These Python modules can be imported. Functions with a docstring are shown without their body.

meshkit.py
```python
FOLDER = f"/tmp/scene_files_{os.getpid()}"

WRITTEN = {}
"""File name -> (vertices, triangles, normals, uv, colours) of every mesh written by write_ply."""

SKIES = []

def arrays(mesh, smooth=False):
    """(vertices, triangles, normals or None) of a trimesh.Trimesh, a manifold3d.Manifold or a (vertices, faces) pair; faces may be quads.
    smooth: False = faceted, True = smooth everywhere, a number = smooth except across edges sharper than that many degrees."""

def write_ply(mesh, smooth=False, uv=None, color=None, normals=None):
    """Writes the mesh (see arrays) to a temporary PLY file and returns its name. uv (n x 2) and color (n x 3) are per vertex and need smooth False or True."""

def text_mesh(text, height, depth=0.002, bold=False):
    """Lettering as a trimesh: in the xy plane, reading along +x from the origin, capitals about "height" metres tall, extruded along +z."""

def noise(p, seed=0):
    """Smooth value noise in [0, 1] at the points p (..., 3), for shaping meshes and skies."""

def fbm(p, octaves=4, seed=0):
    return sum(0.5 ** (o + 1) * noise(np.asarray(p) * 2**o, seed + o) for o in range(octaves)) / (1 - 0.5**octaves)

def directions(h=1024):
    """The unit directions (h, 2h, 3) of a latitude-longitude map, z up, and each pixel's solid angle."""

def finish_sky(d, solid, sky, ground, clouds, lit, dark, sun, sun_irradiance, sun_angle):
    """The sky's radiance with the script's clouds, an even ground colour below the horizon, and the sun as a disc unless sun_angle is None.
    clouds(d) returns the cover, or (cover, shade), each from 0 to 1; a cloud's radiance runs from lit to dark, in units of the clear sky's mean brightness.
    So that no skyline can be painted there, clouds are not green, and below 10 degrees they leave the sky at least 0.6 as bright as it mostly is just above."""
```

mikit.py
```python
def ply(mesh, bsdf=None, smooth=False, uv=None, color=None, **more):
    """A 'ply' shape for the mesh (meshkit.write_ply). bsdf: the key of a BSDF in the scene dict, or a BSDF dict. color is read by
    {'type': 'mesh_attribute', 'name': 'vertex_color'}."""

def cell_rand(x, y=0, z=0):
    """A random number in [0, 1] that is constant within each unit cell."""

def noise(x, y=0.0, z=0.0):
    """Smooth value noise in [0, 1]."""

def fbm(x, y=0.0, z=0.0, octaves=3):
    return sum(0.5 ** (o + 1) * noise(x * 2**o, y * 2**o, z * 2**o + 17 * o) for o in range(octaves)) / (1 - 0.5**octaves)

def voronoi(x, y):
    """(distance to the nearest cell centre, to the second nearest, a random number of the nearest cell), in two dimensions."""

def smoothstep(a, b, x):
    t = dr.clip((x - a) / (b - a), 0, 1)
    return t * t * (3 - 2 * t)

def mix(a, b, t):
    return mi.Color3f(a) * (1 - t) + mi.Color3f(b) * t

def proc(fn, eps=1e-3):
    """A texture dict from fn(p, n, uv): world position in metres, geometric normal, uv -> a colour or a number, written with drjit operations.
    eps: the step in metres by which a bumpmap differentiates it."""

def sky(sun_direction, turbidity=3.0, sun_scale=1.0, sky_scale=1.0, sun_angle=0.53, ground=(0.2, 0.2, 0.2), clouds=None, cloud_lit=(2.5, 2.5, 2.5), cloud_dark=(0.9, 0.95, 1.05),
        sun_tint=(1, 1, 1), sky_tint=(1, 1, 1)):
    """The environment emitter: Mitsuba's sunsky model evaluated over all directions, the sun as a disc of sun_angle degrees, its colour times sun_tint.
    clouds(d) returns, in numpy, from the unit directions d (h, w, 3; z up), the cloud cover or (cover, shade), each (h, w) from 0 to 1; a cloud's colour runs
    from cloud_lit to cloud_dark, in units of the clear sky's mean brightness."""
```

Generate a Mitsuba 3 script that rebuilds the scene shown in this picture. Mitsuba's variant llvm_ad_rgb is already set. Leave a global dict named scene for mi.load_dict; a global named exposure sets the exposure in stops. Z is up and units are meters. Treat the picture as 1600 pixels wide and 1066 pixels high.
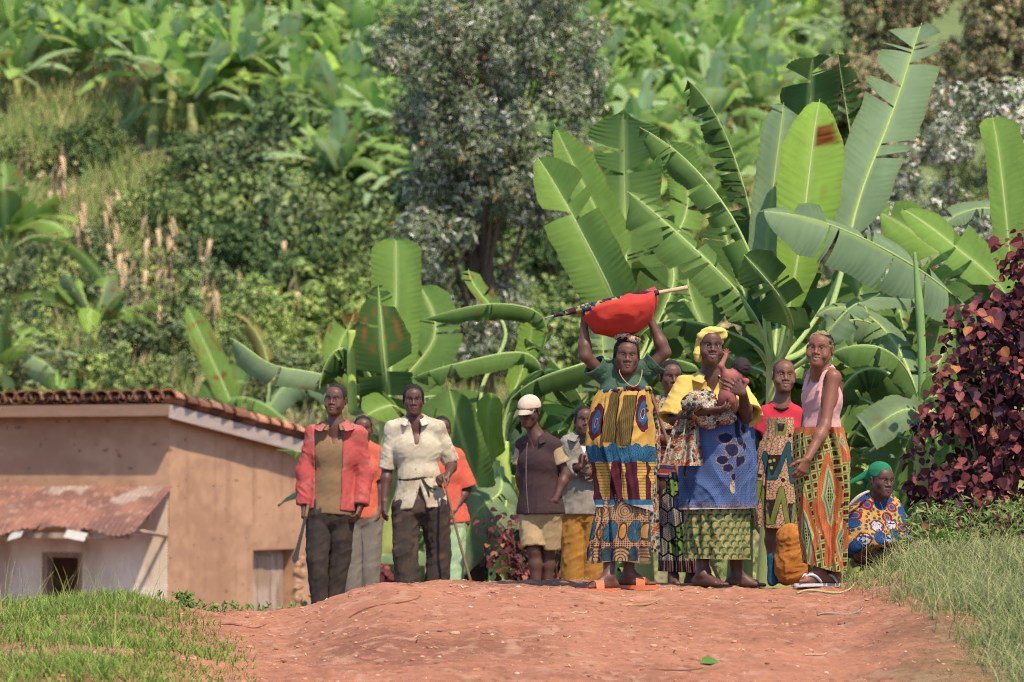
import math, random
import numpy as np, trimesh, drjit as dr, mitsuba as mi, mikit, meshkit
from mikit import proc, noise, fbm, voronoi, smoothstep, mix, cell_rand
from concurrent.futures import ThreadPoolExecutor
from scipy.interpolate import PchipInterpolator, CubicSpline
T = mi.ScalarTransform4f
scene, labels = {}, {}

# ---------------------------------------------------------------- camera, sky, exposure
F, HZ = 6076.0, 760.0            # focal length in photo pixels (1600 wide), row of the horizon
scene['camera'] = {'type': 'thinlens', 'fov': 2 * math.degrees(math.atan(800 / F)), 'fov_axis': 'x',
    'to_world': T().look_at(origin=[0, 0, 0], target=[0, 1, (HZ - 533) / F], up=[0, 0, 1]),
    'aperture_radius': 0.0195, 'focus_distance': 24.8, 'near_clip': 0.5, 'far_clip': 1500.0}
SUN = np.array([0.27, -0.50, 0.82])
scene['sky'] = mikit.sky(SUN, turbidity=3.2, sun_scale=0.88, sky_scale=1.65, sun_angle=0.6, ground=(0.12, 0.13, 0.07))
exposure = 2.45

def at(px, py, Y):
    """the point at depth Y metres that stands at pixel (px, py) of the 1600 x 1066 photograph"""
    t, u = (HZ - 533) / F, (533 - py) / F; n = math.hypot(1, t)
    d = np.array([(px - 800) / F, (1 - u * t) / n, (t + u) / n])
    return d * (Y / d[1])

def srgb(*c):
    c = np.array(c, float) / 255
    return np.where(c < 0.04045, c / 12.92, ((c + 0.055) / 1.055) ** 2.4)
def lin(*c):
    """base colour of a surface that the sun shows about as bright as this sRGB value"""
    c = srgb(*c); return (c * 0.90 + 0.10 * (c @ np.array([0.25, 0.65, 0.10]))) * 0.68

# ---------------------------------------------------------------- scene helpers
def numbered(key):
    n = sum(1 for k in USED if k == key)
    USED.append(key)
    return key if n == 0 else f'{key}_{n:03d}'
USED = []
def thing(name, label, cat, group=None, kind=None):
    key = numbered(name)
    labels[key] = {'label': label, 'category': cat}
    if group: labels[key]['group'] = group
    if kind: labels[key]['kind'] = kind
    return key
def put(parent, name, mesh, bsdf, smooth=False, label=None, kind=None, **kw):
    key = numbered(parent + '__' + name)
    scene[key] = mikit.ply(mesh, bsdf, smooth=smooth, **kw)
    if label or kind:
        labels[key] = {}
        if label: labels[key]['label'] = label
        if kind: labels[key]['kind'] = kind
    return key
def single(name, mesh, bsdf, label, cat=None, smooth=False, group=None, kind=None, **kw):
    key = numbered(name)
    scene[key] = mikit.ply(mesh, bsdf, smooth=smooth, **kw)
    labels[key] = {'label': label} if label else {}
    if cat: labels[key]['category'] = cat
    if group: labels[key]['group'] = group
    if kind: labels[key]['kind'] = kind
    return key
def cat(meshes):
    """(v, f[, colour]) tuples joined"""
    vs, fs, cs, n = [], [], [], 0
    for m in meshes:
        vs.append(m[0]); fs.append(np.asarray(m[1]) + n); n += len(m[0])
        if len(m) > 2: cs.append(np.broadcast_to(m[2], (len(m[0]), 3)))
    return (np.vstack(vs), np.vstack(fs), np.vstack(cs)) if cs else (np.vstack(vs), np.vstack(fs))
def quads(nu, nv, closed=False):
    i, j = np.meshgrid(np.arange(nu - 1), np.arange(nv if closed else nv - 1), indexing='ij')
    a = i * nv + j; b = i * nv + (j + 1) % nv; c = (i + 1) * nv + (j + 1) % nv; d = (i + 1) * nv + j
    return np.vstack([np.stack([a, b, c], -1).reshape(-1, 3), np.stack([a, c, d], -1).reshape(-1, 3)])
def unit(v):
    v = np.asarray(v, float); return v / (np.linalg.norm(v, axis=-1, keepdims=True) + 1e-12)
def spline(pts, n):
    pts = np.asarray(pts, float)
    if len(pts) == 2: return pts[0] + np.linspace(0, 1, n)[:, None] * (pts[1] - pts[0])
    d = np.r_[0, np.cumsum(np.linalg.norm(np.diff(pts, axis=0), axis=1) ** 0.7)]
    return CubicSpline(d / d[-1], pts)(np.linspace(0, 1, n))
def frames(p, hint=(0, 0, 1.0)):
    t = unit(np.gradient(p, axis=0)); a = np.cross(t, np.broadcast_to(hint, t.shape))
    bad = np.linalg.norm(a, axis=1) < 1e-3
    a[bad] = np.cross(t[bad], [1.0, 0, 0]); a = unit(a)
    return t, a, np.cross(a, t)
def tube(pts, radii, n=None, sides=8, hint=(0.13, 0.2, 1.0), cap=True):
    p = spline(pts, n or max(len(pts), 2)) if n else np.asarray(pts, float)
    r = np.interp(np.linspace(0, 1, len(p)), np.linspace(0, 1, len(np.atleast_1d(radii))), np.atleast_1d(radii)) if np.ndim(radii) else np.full(len(p), radii)
    _, a, b = frames(p, hint)
    ang = np.arange(sides) * 2 * np.pi / sides
    v = p[:, None] + r[:, None, None] * (np.cos(ang)[None, :, None] * a[:, None] + np.sin(ang)[None, :, None] * b[:, None])
    v = v.reshape(-1, 3); f = quads(len(p), sides, True)
    if cap:
        m = len(v); i = np.arange(sides)
        v = np.vstack([v, p[:1], p[-1:]])
        f = np.vstack([f, np.stack([(i + 1) % sides, i, i * 0 + m], 1), np.stack([i + (len(p) - 1) * sides, (i + 1) % sides + (len(p) - 1) * sides, i * 0 + m + 1], 1)])
    return v, f
def vnorm(v, f):
    n = np.zeros_like(v); fn = np.cross(v[f[:, 1]] - v[f[:, 0]], v[f[:, 2]] - v[f[:, 0]])
    for k in range(3):
        for c in range(3): n[:, c] += np.bincount(f[:, k], fn[:, c], len(v))
    return unit(n)
def box(c, size, R=None):
    m = trimesh.creation.box(size); v = np.array(m.vertices)
    if R is not None: v = v @ np.asarray(R).T
    return v + np.asarray(c), np.array(m.faces)
def rot(yaw=0, pitch=0, roll=0):
    """yaw about z, pitch about x (positive looks up), roll about y"""
    y, p, r = map(math.radians, (yaw, pitch, roll))
    Z = np.array([[math.cos(y), -math.sin(y), 0], [math.sin(y), math.cos(y), 0], [0, 0, 1]])
    X = np.array([[1, 0, 0], [0, math.cos(p), math.sin(p)], [0, -math.sin(p), math.cos(p)]])
    Yr = np.array([[math.cos(r), 0, math.sin(r)], [0, 1, 0], [-math.sin(r), 0, math.cos(r)]])
    return Z @ X @ Yr

# ---------------------------------------------------------------- signed distance fields -> meshes
def cap(a, b, ra, rb=None, k=0.02, flat=None, op='u', cuta=None, cutb=None):
    return dict(t='c', a=np.asarray(a, float), b=np.asarray(b, float), ra=ra, rb=ra if rb is None else rb, k=k, flat=flat, op=op, cuta=cuta, cutb=cutb)
def ell(c, r, R=None, k=0.02, op='u'):
    return dict(t='e', c=np.asarray(c, float), r=np.asarray(r, float), R=np.eye(3) if R is None else R, k=k, op=op)
def plane(c, n, k=0.004):
    """keeps what lies behind the plane (against n)"""
    return dict(t='p', c=np.asarray(c, float), n=unit(n), k=k, op='i')
def wedge(tip, up, side, fwd, slope, w0=0.0, k=0.006, back=0.0):
    """takes away a V that opens upwards from tip, on the fwd side"""
    return dict(t='w', tip=np.asarray(tip, float), up=unit(up), side=unit(side), fwd=unit(fwd), slope=slope, w0=w0, k=k, op='s', back=back)
def dist(pr, p):
    if pr['t'] == 'c':
        a, b = pr['a'], pr['b']; ab = b - a; L2 = max(ab @ ab, 1e-12)
        pa = p - a; t0 = pa @ (ab / L2); t = np.clip(t0, 0, 1)
        q = pa - t[:, None] * ab; r = pr['ra'] + t * (pr['rb'] - pr['ra'])
        if pr['flat'] is None: d = np.sqrt((q * q).sum(1)) - r
        else:
            ax, f = pr['flat']; qf = q @ ax; qq = (q * q).sum(1) - qf * qf
            L = np.sqrt(qq + qf * qf / f**2) + 1e-9
            d = (L - r) * L / (np.sqrt(qq + qf * qf / f**4) + 1e-9)
        if pr['cutb'] is not None: d = np.maximum(d, (t0 - 1) * math.sqrt(L2) - pr['cutb'])
        if pr['cuta'] is not None: d = np.maximum(d, -t0 * math.sqrt(L2) - pr['cuta'])
        return d
    if pr['t'] == 'e':
        q = (p - pr['c']) @ pr['R']; k0 = np.sqrt(((q / pr['r'])**2).sum(1)); k1 = np.sqrt(((q / pr['r']**2)**2).sum(1)) + 1e-9
        return k0 * (k0 - 1) / k1
    if pr['t'] == 'p': return (p - pr['c']) @ pr['n']
    q = p - pr['tip']; h = q @ pr['up']; w = pr['w0'] + np.maximum(h, 0) * pr['slope']
    d = (np.abs(q @ pr['side']) - w) / math.hypot(1, pr['slope'])
    return np.maximum(np.maximum(d, -h), pr['back'] - q @ pr['fwd'])
def comb(d, x, pr):
    k, op = pr['k'], pr['op']
    if op == 'u':
        h = np.maximum(k - np.abs(d - x), 0) / k; return np.minimum(d, x) - h * h * k * 0.25
    y = -x if op == 's' else x
    h = np.maximum(k - np.abs(d - y), 0) / k; return np.maximum(d, y) + h * h * k * 0.25
def bound(pr):
    if pr['t'] == 'c': return (pr['a'] + pr['b']) / 2, np.linalg.norm(pr['b'] - pr['a']) / 2 + max(pr['ra'], pr['rb'])
    if pr['t'] == 'e': return pr['c'], pr['r'].max()
    return np.zeros(3), 1e9
def field(prims, p):
    d = np.full(len(p), 1.0)
    for pr in prims: d = comb(d, dist(pr, p), pr)
    return d
def extract(prims, h, lo=None, hi=None):
    un = [pr for pr in prims if pr['op'] == 'u']
    if lo is None:
        c = np.array([bound(pr)[0] for pr in un]); r = np.array([bound(pr)[1] for pr in un])[:, None]
        lo, hi = (c - r).min(0) - 3 * h, (c + r).max(0) + 3 * h
    lo = np.asarray(lo, float); B = 6
    nb = np.ceil((np.asarray(hi) - lo) / (h * B)).astype(int); n = nb * B
    bi = np.stack(np.meshgrid(*[np.arange(x) for x in nb], indexing='ij'), -1).reshape(-1, 3)
    bc = lo + (bi * B + (B - 1) / 2) * h; half = math.sqrt(3) * B * h / 2
    cd = np.full(len(bc), 1.0)
    for pr in prims:
        cd = comb(cd, dist(pr, bc), pr)
    act = np.nonzero(np.abs(cd) < half + 0.03)[0]
    D = np.repeat(np.repeat(np.repeat(np.where(cd < 0, -1.0, 1.0).reshape(nb).astype(np.float32), B, 0), B, 1), B, 2)
    o = np.stack(np.meshgrid(*[np.arange(B)] * 3, indexing='ij'), -1).reshape(-1, 3)
    P = lo + (bi[act][:, None] * B + o) * h
    V = np.full(P.shape[:2], 1.0)
    for pr in prims:
        c, r = bound(pr)
        sel = np.nonzero(np.linalg.norm(bc[act] - c, axis=1) < r + half + pr['k'] + 0.03)[0] if pr['op'] != 'i' else np.arange(len(act))
        if len(sel): V[sel] = comb(V[sel].ravel(), dist(pr, P[sel].reshape(-1, 3)), pr).reshape(len(sel), -1)
    ix = bi[act][:, None] * B + o
    D[ix[..., 0], ix[..., 1], ix[..., 2]] = V
    neg = D < 0
    c8 = [(a, b, c) for a in (0, 1) for b in (0, 1) for c in (0, 1)]
    sl = lambda A, o: A[o[0]:n[0] - 1 + o[0], o[1]:n[1] - 1 + o[1], o[2]:n[2] - 1 + o[2]]
    cnt = sum(sl(neg, q).astype(np.int8) for q in c8)
    cells = np.argwhere((cnt > 0) & (cnt < 8))
    if not len(cells): return np.zeros((0, 3)), np.zeros((0, 3), int)
    val = {q: D[cells[:, 0] + q[0], cells[:, 1] + q[1], cells[:, 2] + q[2]] for q in c8}
    acc, m = np.zeros((len(cells), 3)), np.zeros(len(cells))
    for q in c8:
        for ax in range(3):
            if q[ax] == 0:
                q2 = tuple(x + (i == ax) for i, x in enumerate(q)); a, b = val[q], val[q2]
                x = (a < 0) != (b < 0); t = np.where(x, a / np.where(x, a - b, 1), 0)
                e = np.array(q, float) + t[:, None] * np.eye(3)[ax]
                acc += e * x[:, None]; m += x
    verts = lo + (cells + acc / m[:, None]) * h
    idx = np.full(n - 1, -1, np.int32); idx[cells[:, 0], cells[:, 1], cells[:, 2]] = np.arange(len(cells))
    faces = []
    for ax in range(3):
        u, w = (ax + 1) % 3, (ax + 2) % 3
        s0 = [slice(1, n[i] - 1) for i in range(3)]; s0[ax] = slice(0, n[ax] - 1)
        s1 = list(s0); s1[ax] = slice(1, n[ax])
        a, b = neg[tuple(s0)], neg[tuple(s1)]
        e = np.argwhere(a != b); flip = a[e[:, 0], e[:, 1], e[:, 2]]
        e = e + np.array([0 if i == ax else 1 for i in range(3)])
        du, dw = np.eye(3, dtype=int)[u], np.eye(3, dtype=int)[w]
        g = lambda z: idx[z[:, 0], z[:, 1], z[:, 2]]
        q = np.stack([g(e - du - dw), g(e - dw), g(e), g(e - du)], 1)
        q = np.where(flip[:, None], q, q[:, ::-1])
        faces += [q[:, [0, 1, 2]], q[:, [0, 2, 3]]]
    f = np.vstack(faces); f = f[(f >= 0).all(1)]
    return verts, f
def refine(prims, h, regions):
    """mesh at grain h, with finer grain inside the regions (lo, hi, h)"""
    v, f = extract(prims, h); out = []
    for lo, hi, hf in regions:
        lo, hi = np.asarray(lo), np.asarray(hi)
        inside = ((v > lo + 1.6 * hf) & (v < hi - 1.6 * hf)).all(1)
        f = f[~inside[f].all(1)]
        out.append(extract(prims, hf, lo, hi))
    used = np.unique(f); re = np.full(len(v), -1); re[used] = np.arange(len(used))
    return cat([(v[used], re[f])] + [o for o in out if len(o[0])])
def wrinkle(m, amp, size, dirn=(0, 0, 1), stretch=3.0, seed=0, mask=None):
    """creases along dirn: vertices pushed in and out along their normals"""
    v, f = m[0], m[1]; n = vnorm(v, f); d = unit(dirn)
    q = v - (v @ d)[:, None] * d * (1 - 1 / stretch)
    w = meshkit.noise(q / size * 0.45, seed + 9) * 0.8
    r = 1 - np.abs(2 * meshkit.noise(q / size + w[:, None], seed) - 1)
    r2 = 1 - np.abs(2 * meshkit.noise(q / size * 2.1 + 5, seed + 3) - 1)
    x = amp * ((r**2 - 0.45) + 0.4 * (r2**2 - 0.4))
    return (v + n * (x if mask is None else x * mask(v))[:, None], f) + tuple(m[2:])
def tint(m, base, vary=0.12, size=0.12, seed=0, dirt=None, dirt_amount=0.0, dirt_size=0.09):
    """vertex colour of cloth or skin: faded and soiled unevenly"""
    v = m[0]; a = meshkit.fbm(v / size, 3, seed)[:, None] - 0.5
    c = np.asarray(base) * (1 + 2 * vary * a)
    if dirt is not None:
        b = np.clip((meshkit.fbm(v / dirt_size, 4, seed + 5)[:, None] - 0.52) * 6, 0, 1) * dirt_amount
        c = c * (1 - b) + np.asarray(dirt) * b
    return np.clip(c, 0.003, 0.95)
# ---------------------------------------------------------------- people: builders
SKIN = {'dark': srgb(87, 57, 47), 'deep': srgb(80, 53, 45), 'warm': srgb(103, 66, 51), 'brown': srgb(114, 72, 54)}
LIP = srgb(104, 58, 54)

class Person:
    def __init__(s, label, Y, yaw, size, skin='dark', wt=1.0, category='person', seed=0, female=False):
        s.key = thing('person', label, category); s.Y, s.yaw, s.s, s.skin, s.wt, s.seed, s.female = Y, yaw, size, SKIN[skin], wt, seed, female
        y = math.radians(yaw); s.fwd = np.array([math.sin(y), -math.cos(y), 0.0]); s.right = np.array([math.cos(y), math.sin(y), 0.0])
        s.J, s.hands, s.extra, s.regions, s.lips, s.palms, s.eyes = {}, [], [], [], [], [], []
        s.bust = 0.0
    def p(s, px, py, dy=0.0): return at(px, py, s.Y + dy)
    def joints(s, **kw):
        for k, v in kw.items(): s.J[k] = s.p(*v) if len(v) <= 3 else np.array(v[1:])
    def legs_to_ground(s, rows=None):
        for k in ('l', 'r'):
            if 'an' + k not in s.J:
                a = s.J['hip' + k] * 1.0; a[2] = ground(a[0], a[1]) + 0.075 * s.s; s.J['an' + k] = a
            if 'kn' + k not in s.J: s.J['kn' + k] = s.J['hip' + k] * 0.52 + s.J['an' + k] * 0.48 + s.fwd * 0.015
    # -------------------------------------------------- head
    def head(s, px, py, dy=0.0, yaw=0, pitch=0, roll=0, hs=1.0, smile=0.0, open_=0.0, jaw=1.0, fat=1.0, nose=1.0, seed=0, squint=0.0, child=0.0, brow=1.0):
        """(px, py): middle of the head, halfway between chin and crown"""
        c = s.p(px, py, dy); R = rot(yaw, pitch, roll); h = hs
        s.hc, s.hR, s.hs = c, R, h
        W = lambda x, y, z: c + R @ (np.array([x, y, z]) * h)
        C = lambda a, b, ra, rb=None, k=0.02, **kw: cap(W(*a), W(*b), ra * h, (ra if rb is None else rb) * h, k * h, **kw)
        E = lambda a, r, k=0.02, RR=None, **kw: ell(W(*a), np.array(r) * h, R if RR is None else R @ RR, k * h, **kw)
        pr = [E((0, 0.014, 0.030), (0.0735 * fat, 0.094, 0.083)), E((0, -0.022, -0.022), (0.060 * fat, 0.060, 0.086), 0.03),
              E((0, -0.058, 0.046), (0.052, 0.030, 0.036), 0.035)]
        for x in (-1, 1):
            pr += [C((x * 0.050 * fat, 0.002, -0.045), (x * 0.020 * jaw, -0.060, -0.097), 0.020, 0.017, 0.035),
                   E((x * 0.043 * fat, -0.054, -0.022), (0.022, 0.022, 0.026), 0.026),
                   C((x * 0.046, -0.066, 0.024), (x * 0.012, -0.0815, 0.021), 0.008, 0.0095 * brow, 0.018)]
        pr += [E((0, -0.074, -0.100), (0.021 * jaw, 0.017, 0.016), 0.025), E((0, -0.068, -0.062), (0.036, 0.022, 0.028), 0.025)]
        for x in (-1, 1):
            pr += [E((x * 0.0315, -0.090, 0.003), (0.0185, 0.0135, 0.0125), 0.012, op='s')]
        for x in (-1, 1):   # eyeball bulge, lids
            pr += [E((x * 0.0315, -0.0675, 0.002), (0.0150, 0.0145, 0.0130), 0.006)]
            q = 0.0115 - 0.004 * squint
            pr += [C((x * 0.019, -0.0775, 0.003), (x * 0.031, -0.0815, q - 0.001), 0.0035, k=0.004), C((x * 0.031, -0.0815, q - 0.001), (x * 0.045, -0.073, 0.002), 0.0035, k=0.004),
                   C((x * 0.020, -0.078, -0.002), (x * 0.031, -0.0795, -0.0085), 0.0028, k=0.004), C((x * 0.031, -0.0795, -0.0085), (x * 0.044, -0.073, -0.001), 0.0028, k=0.004),
                   E((x * 0.0318, -0.0850, 0.0015), (0.0142, 0.0150, 0.0062 - 0.0032 * squint), 0.0015, op='s')]
        pr += [C((0, -0.080, 0.016), (0, -0.097, -0.026), 0.0075, 0.0105 * nose, 0.012), E((0, -0.0995, -0.0300), (0.0130 * nose, 0.0115, 0.0105), 0.008)]
        for x in (-1, 1):
            pr += [E((x * 0.0165 * nose, -0.0905, -0.0340), (0.0095, 0.0115, 0.0085), 0.007), E((x * 0.008, -0.099, -0.0415), (0.0040, 0.005, 0.003), 0.003, op='s'), C((x * 0.004, -0.090, -0.046), (x * 0.007, -0.090, -0.056), 0.005, 0.006, 0.012)]
        w, up = 0.0265 + 0.0115 * smile, 0.009 * smile
        yc = -0.0815 + 0.006 * smile
        lipz = -0.0645
        if open_ > 0: pr += [E((0, -0.0945, lipz + 0.3 * up), (w * 0.86, 0.020, 0.0014 + 0.0100 * open_), 0.003, op='s')]
        U, L = [], []
        for x in (-1, 1):
            U += [C((x * w, yc, lipz + up), (x * 0.009, -0.0935, lipz + 0.0062 + 0.0045 * open_), 0.0034, 0.0056, 0.004), C((x * 0.009, -0.0935, lipz + 0.0062 + 0.0045 * open_), (0, -0.0938, lipz + 0.0048 + 0.0045 * open_), 0.0056, k=0.004)]
            L += [C((x * w * 0.96, yc + 0.001, lipz + up - 0.002), (0, -0.0925, lipz - 0.0080 - 0.006 * open_), 0.0036, 0.0068, 0.004)]
            if smile > 0.3: pr += [E((x * (w + 0.016), -0.064, lipz + up + 0.012), (0.014, 0.016, 0.018), 0.02), ]
        pr += U + L
        for x in (-1, 1):
            RE = rot(x * 22, 0, 0) @ rot(0, -8, 0)
            pr += [E((x * 0.079 * fat, 0.012, -0.004), (0.0085, 0.020, 0.031), 0.008, RE), E((x * 0.086 * fat, 0.006, -0.002), (0.006, 0.010, 0.017), 0.006, RE, op='s')]
        s.headp = pr; s.lips = [(q['a'], q['b'], max(q['ra'], q['rb'])) for q in U + L]
        s.neckbase = W(0, 0.022, -0.10)
        s.headbox = (c - 0.155 * h, c + 0.155 * h)
        s.W = W
        s.smile, s.open_, s.lipz, s.lipw = smile, open_, lipz, w
        for x in (-1, 1): s.eyes.append((W(x * 0.0315, -0.0680, 0.002), 0.0130 * h, R))
        return s
    # -------------------------------------------------- hand
    def hand(s, w, d, n, side, curl=(20, 25, 20), spread=1.0, thumb=0.35, size=1.0, fine=0.0042, curls=None):
        z = s.s * size; d = unit(d); n = np.asarray(n, float); n = unit(n - (n @ d) * d); t = np.cross(d, n) * side
        pr = []
        for i, (o, ln) in enumerate(((0.030, 0.072), (0.010, 0.080), (-0.010, 0.074), (-0.028, 0.058))):
            kn = w + (d * (0.088 - 0.003 * abs(i - 1)) + t * o * spread - n * 0.004 * (1 - abs(i - 1.5) / 1.5)) * z
            pr.append(cap(w + (d * 0.010 + t * o * 0.55) * z, kn, 0.0145 * z, 0.0112 * z, 0.014))
            a = 0; p0 = kn; dd = unit(d + t * o * 3.0 * (spread - 0.7))
            for kk, (fr, r0, r1) in enumerate(((0.46, 0.0100, 0.0092), (0.30, 0.0092, 0.0085), (0.24, 0.0085, 0.0072))):
                a += math.radians((curls[i] if curls else curl)[kk] * (1 + 0.08 * (i - 1.5)))
                p1 = p0 + (dd * math.cos(a) + n * math.sin(a)) * ln * fr * z
                pr.append(cap(p0, p1, r0 * z, r1 * z, 0.004)); p0 = p1
        p0 = w + (d * 0.022 + t * 0.022) * z
        for (ln, r0, r1, mixd) in ((0.042, 0.0150, 0.0120, 0.0), (0.034, 0.0115, 0.0100, 0.35), (0.026, 0.0100, 0.0080, 0.5)):
            dd = unit(d * (0.65 + mixd) + t * (0.75 - mixd * 0.6) + n * thumb)
            p1 = p0 + dd * ln * z; pr.append(cap(p0, p1, r0 * z, r1 * z, 0.008)); p0 = p1
        s.hands += pr
        pts = np.array([q['a'] for q in pr] + [q['b'] for q in pr])
        if fine: s.regions.append((pts.min(0) - 0.022 * z, pts.max(0) + 0.022 * z, fine))
        s.palms.append((w + d * 0.09 * z, n, 0.12 * z))
    def foot(s, an, toe, barefoot=True, fine=0.0055):
        """an: ankle joint; toe: point on the ground under the toes"""
        z = s.s; d = toe - an; d[2] = 0; d = unit(d); t = np.array([-d[1], d[0], 0]); g = an - np.array([0, 0, 0.075 * z]); dn = np.array([0, 0, 1.0])
        pr = [cap(an, g - d * 0.045 * z + dn * 0.030 * z, 0.036 * z, 0.031 * z, 0.02), cap(an + d * 0.01, g + d * 0.10 * z + dn * 0.026 * z, 0.036 * z, 0.026 * z, 0.025),
              cap(g - d * 0.03 * z + dn * 0.028 * z, g + d * 0.12 * z + t * 0.012 * z + dn * 0.022 * z, 0.030 * z, 0.024 * z, 0.02), cap(g + d * 0.02 * z + dn * 0.025 * z, g + d * 0.125 * z - t * 0.022 * z + dn * 0.018 * z, 0.026 * z, 0.018 * z, 0.02)]
        for i in range(5):
            o = (0.030 - 0.0145 * i) * z; l = (0.175 - 0.006 * i - 0.004 * i * i * 0.5) * z; r = (0.0125 if i == 0 else 0.0092) * z
            pr.append(cap(g + d * 0.115 * z + t * o + dn * 0.017 * z, g + d * l + t * o * 1.08 + dn * 0.012 * z, r * 1.1, r, 0.005))
        s.extra += pr
        pts = np.array([q['a'] for q in pr] + [q['b'] for q in pr])
        if fine: s.regions.append((pts.min(0) - 0.03, pts.max(0) + 0.03, fine))
    # -------------------------------------------------- limbs and trunk
    def trunk(s, g=0.0, low=True, k=0.05, flatten=0.74):
        J, z, w = s.J, s.s, s.wt; hc = (J['hipl'] + J['hipr']) / 2; sc = (J['shl'] + J['shr']) / 2
        wa, ch = hc + 0.36 * (sc - hc), hc + 0.74 * (sc - hc); rt = unit(J['shr'] - J['shl']); half = np.linalg.norm(J['shr'] - J['shl']) / 2
        fl = (s.fwd, flatten)
        pr = [cap(hc, wa, (0.150 if s.female else 0.135) * z * w + g, 0.118 * z * w + g, k, fl), cap(wa, ch, 0.118 * z * w + g, 0.135 * z * w + g, k, fl),
              cap(ch - rt * half * 0.42, ch + rt * half * 0.42, 0.098 * z * w + g, k=k, flat=(s.fwd, 0.88)), cap(hc - rt * 0.05 * z, hc + rt * 0.05 * z, 0.120 * z * w + g, k=k, flat=(s.fwd, 0.85))]
        nb = s.neckbase if hasattr(s, 'neckbase') else sc + np.array([0, 0, 0.1])
        nk = sc + np.array([0, 0, 0.055 * z])
        pr += [cap(nk, J['shl'], 0.048 * z + g * 0.8, 0.047 * z + g * 0.7, k), cap(nk, J['shr'], 0.048 * z + g * 0.8, 0.047 * z + g * 0.7, k)]
        if s.bust:
            for x in (-1, 1): pr.append(ell(ch + rt * x * 0.075 * z + s.fwd * (0.085 + s.bust * 0.3) * z - np.array([0, 0, 0.035 * z]), np.array([0.062, 0.062, 0.062]) * z * (0.8 + s.bust) + g, k=0.05))
        return pr, hc, sc, wa, ch, rt
    def arm(s, k, g=0.0, kk=0.03):
        J, z, w = s.J, s.s, math.sqrt(s.wt)
        e, r = J['el' + k], J['wr' + k]; m = e + 0.3 * (r - e)
        return [cap(J['sh' + k], J['el' + k], 0.048 * z * w + g, 0.037 * z * w + g, kk), cap(e, m, 0.037 * z * w + g, 0.041 * z * w + g, kk), cap(m, r, 0.041 * z * w + g, 0.026 * z + g, kk)]
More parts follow.
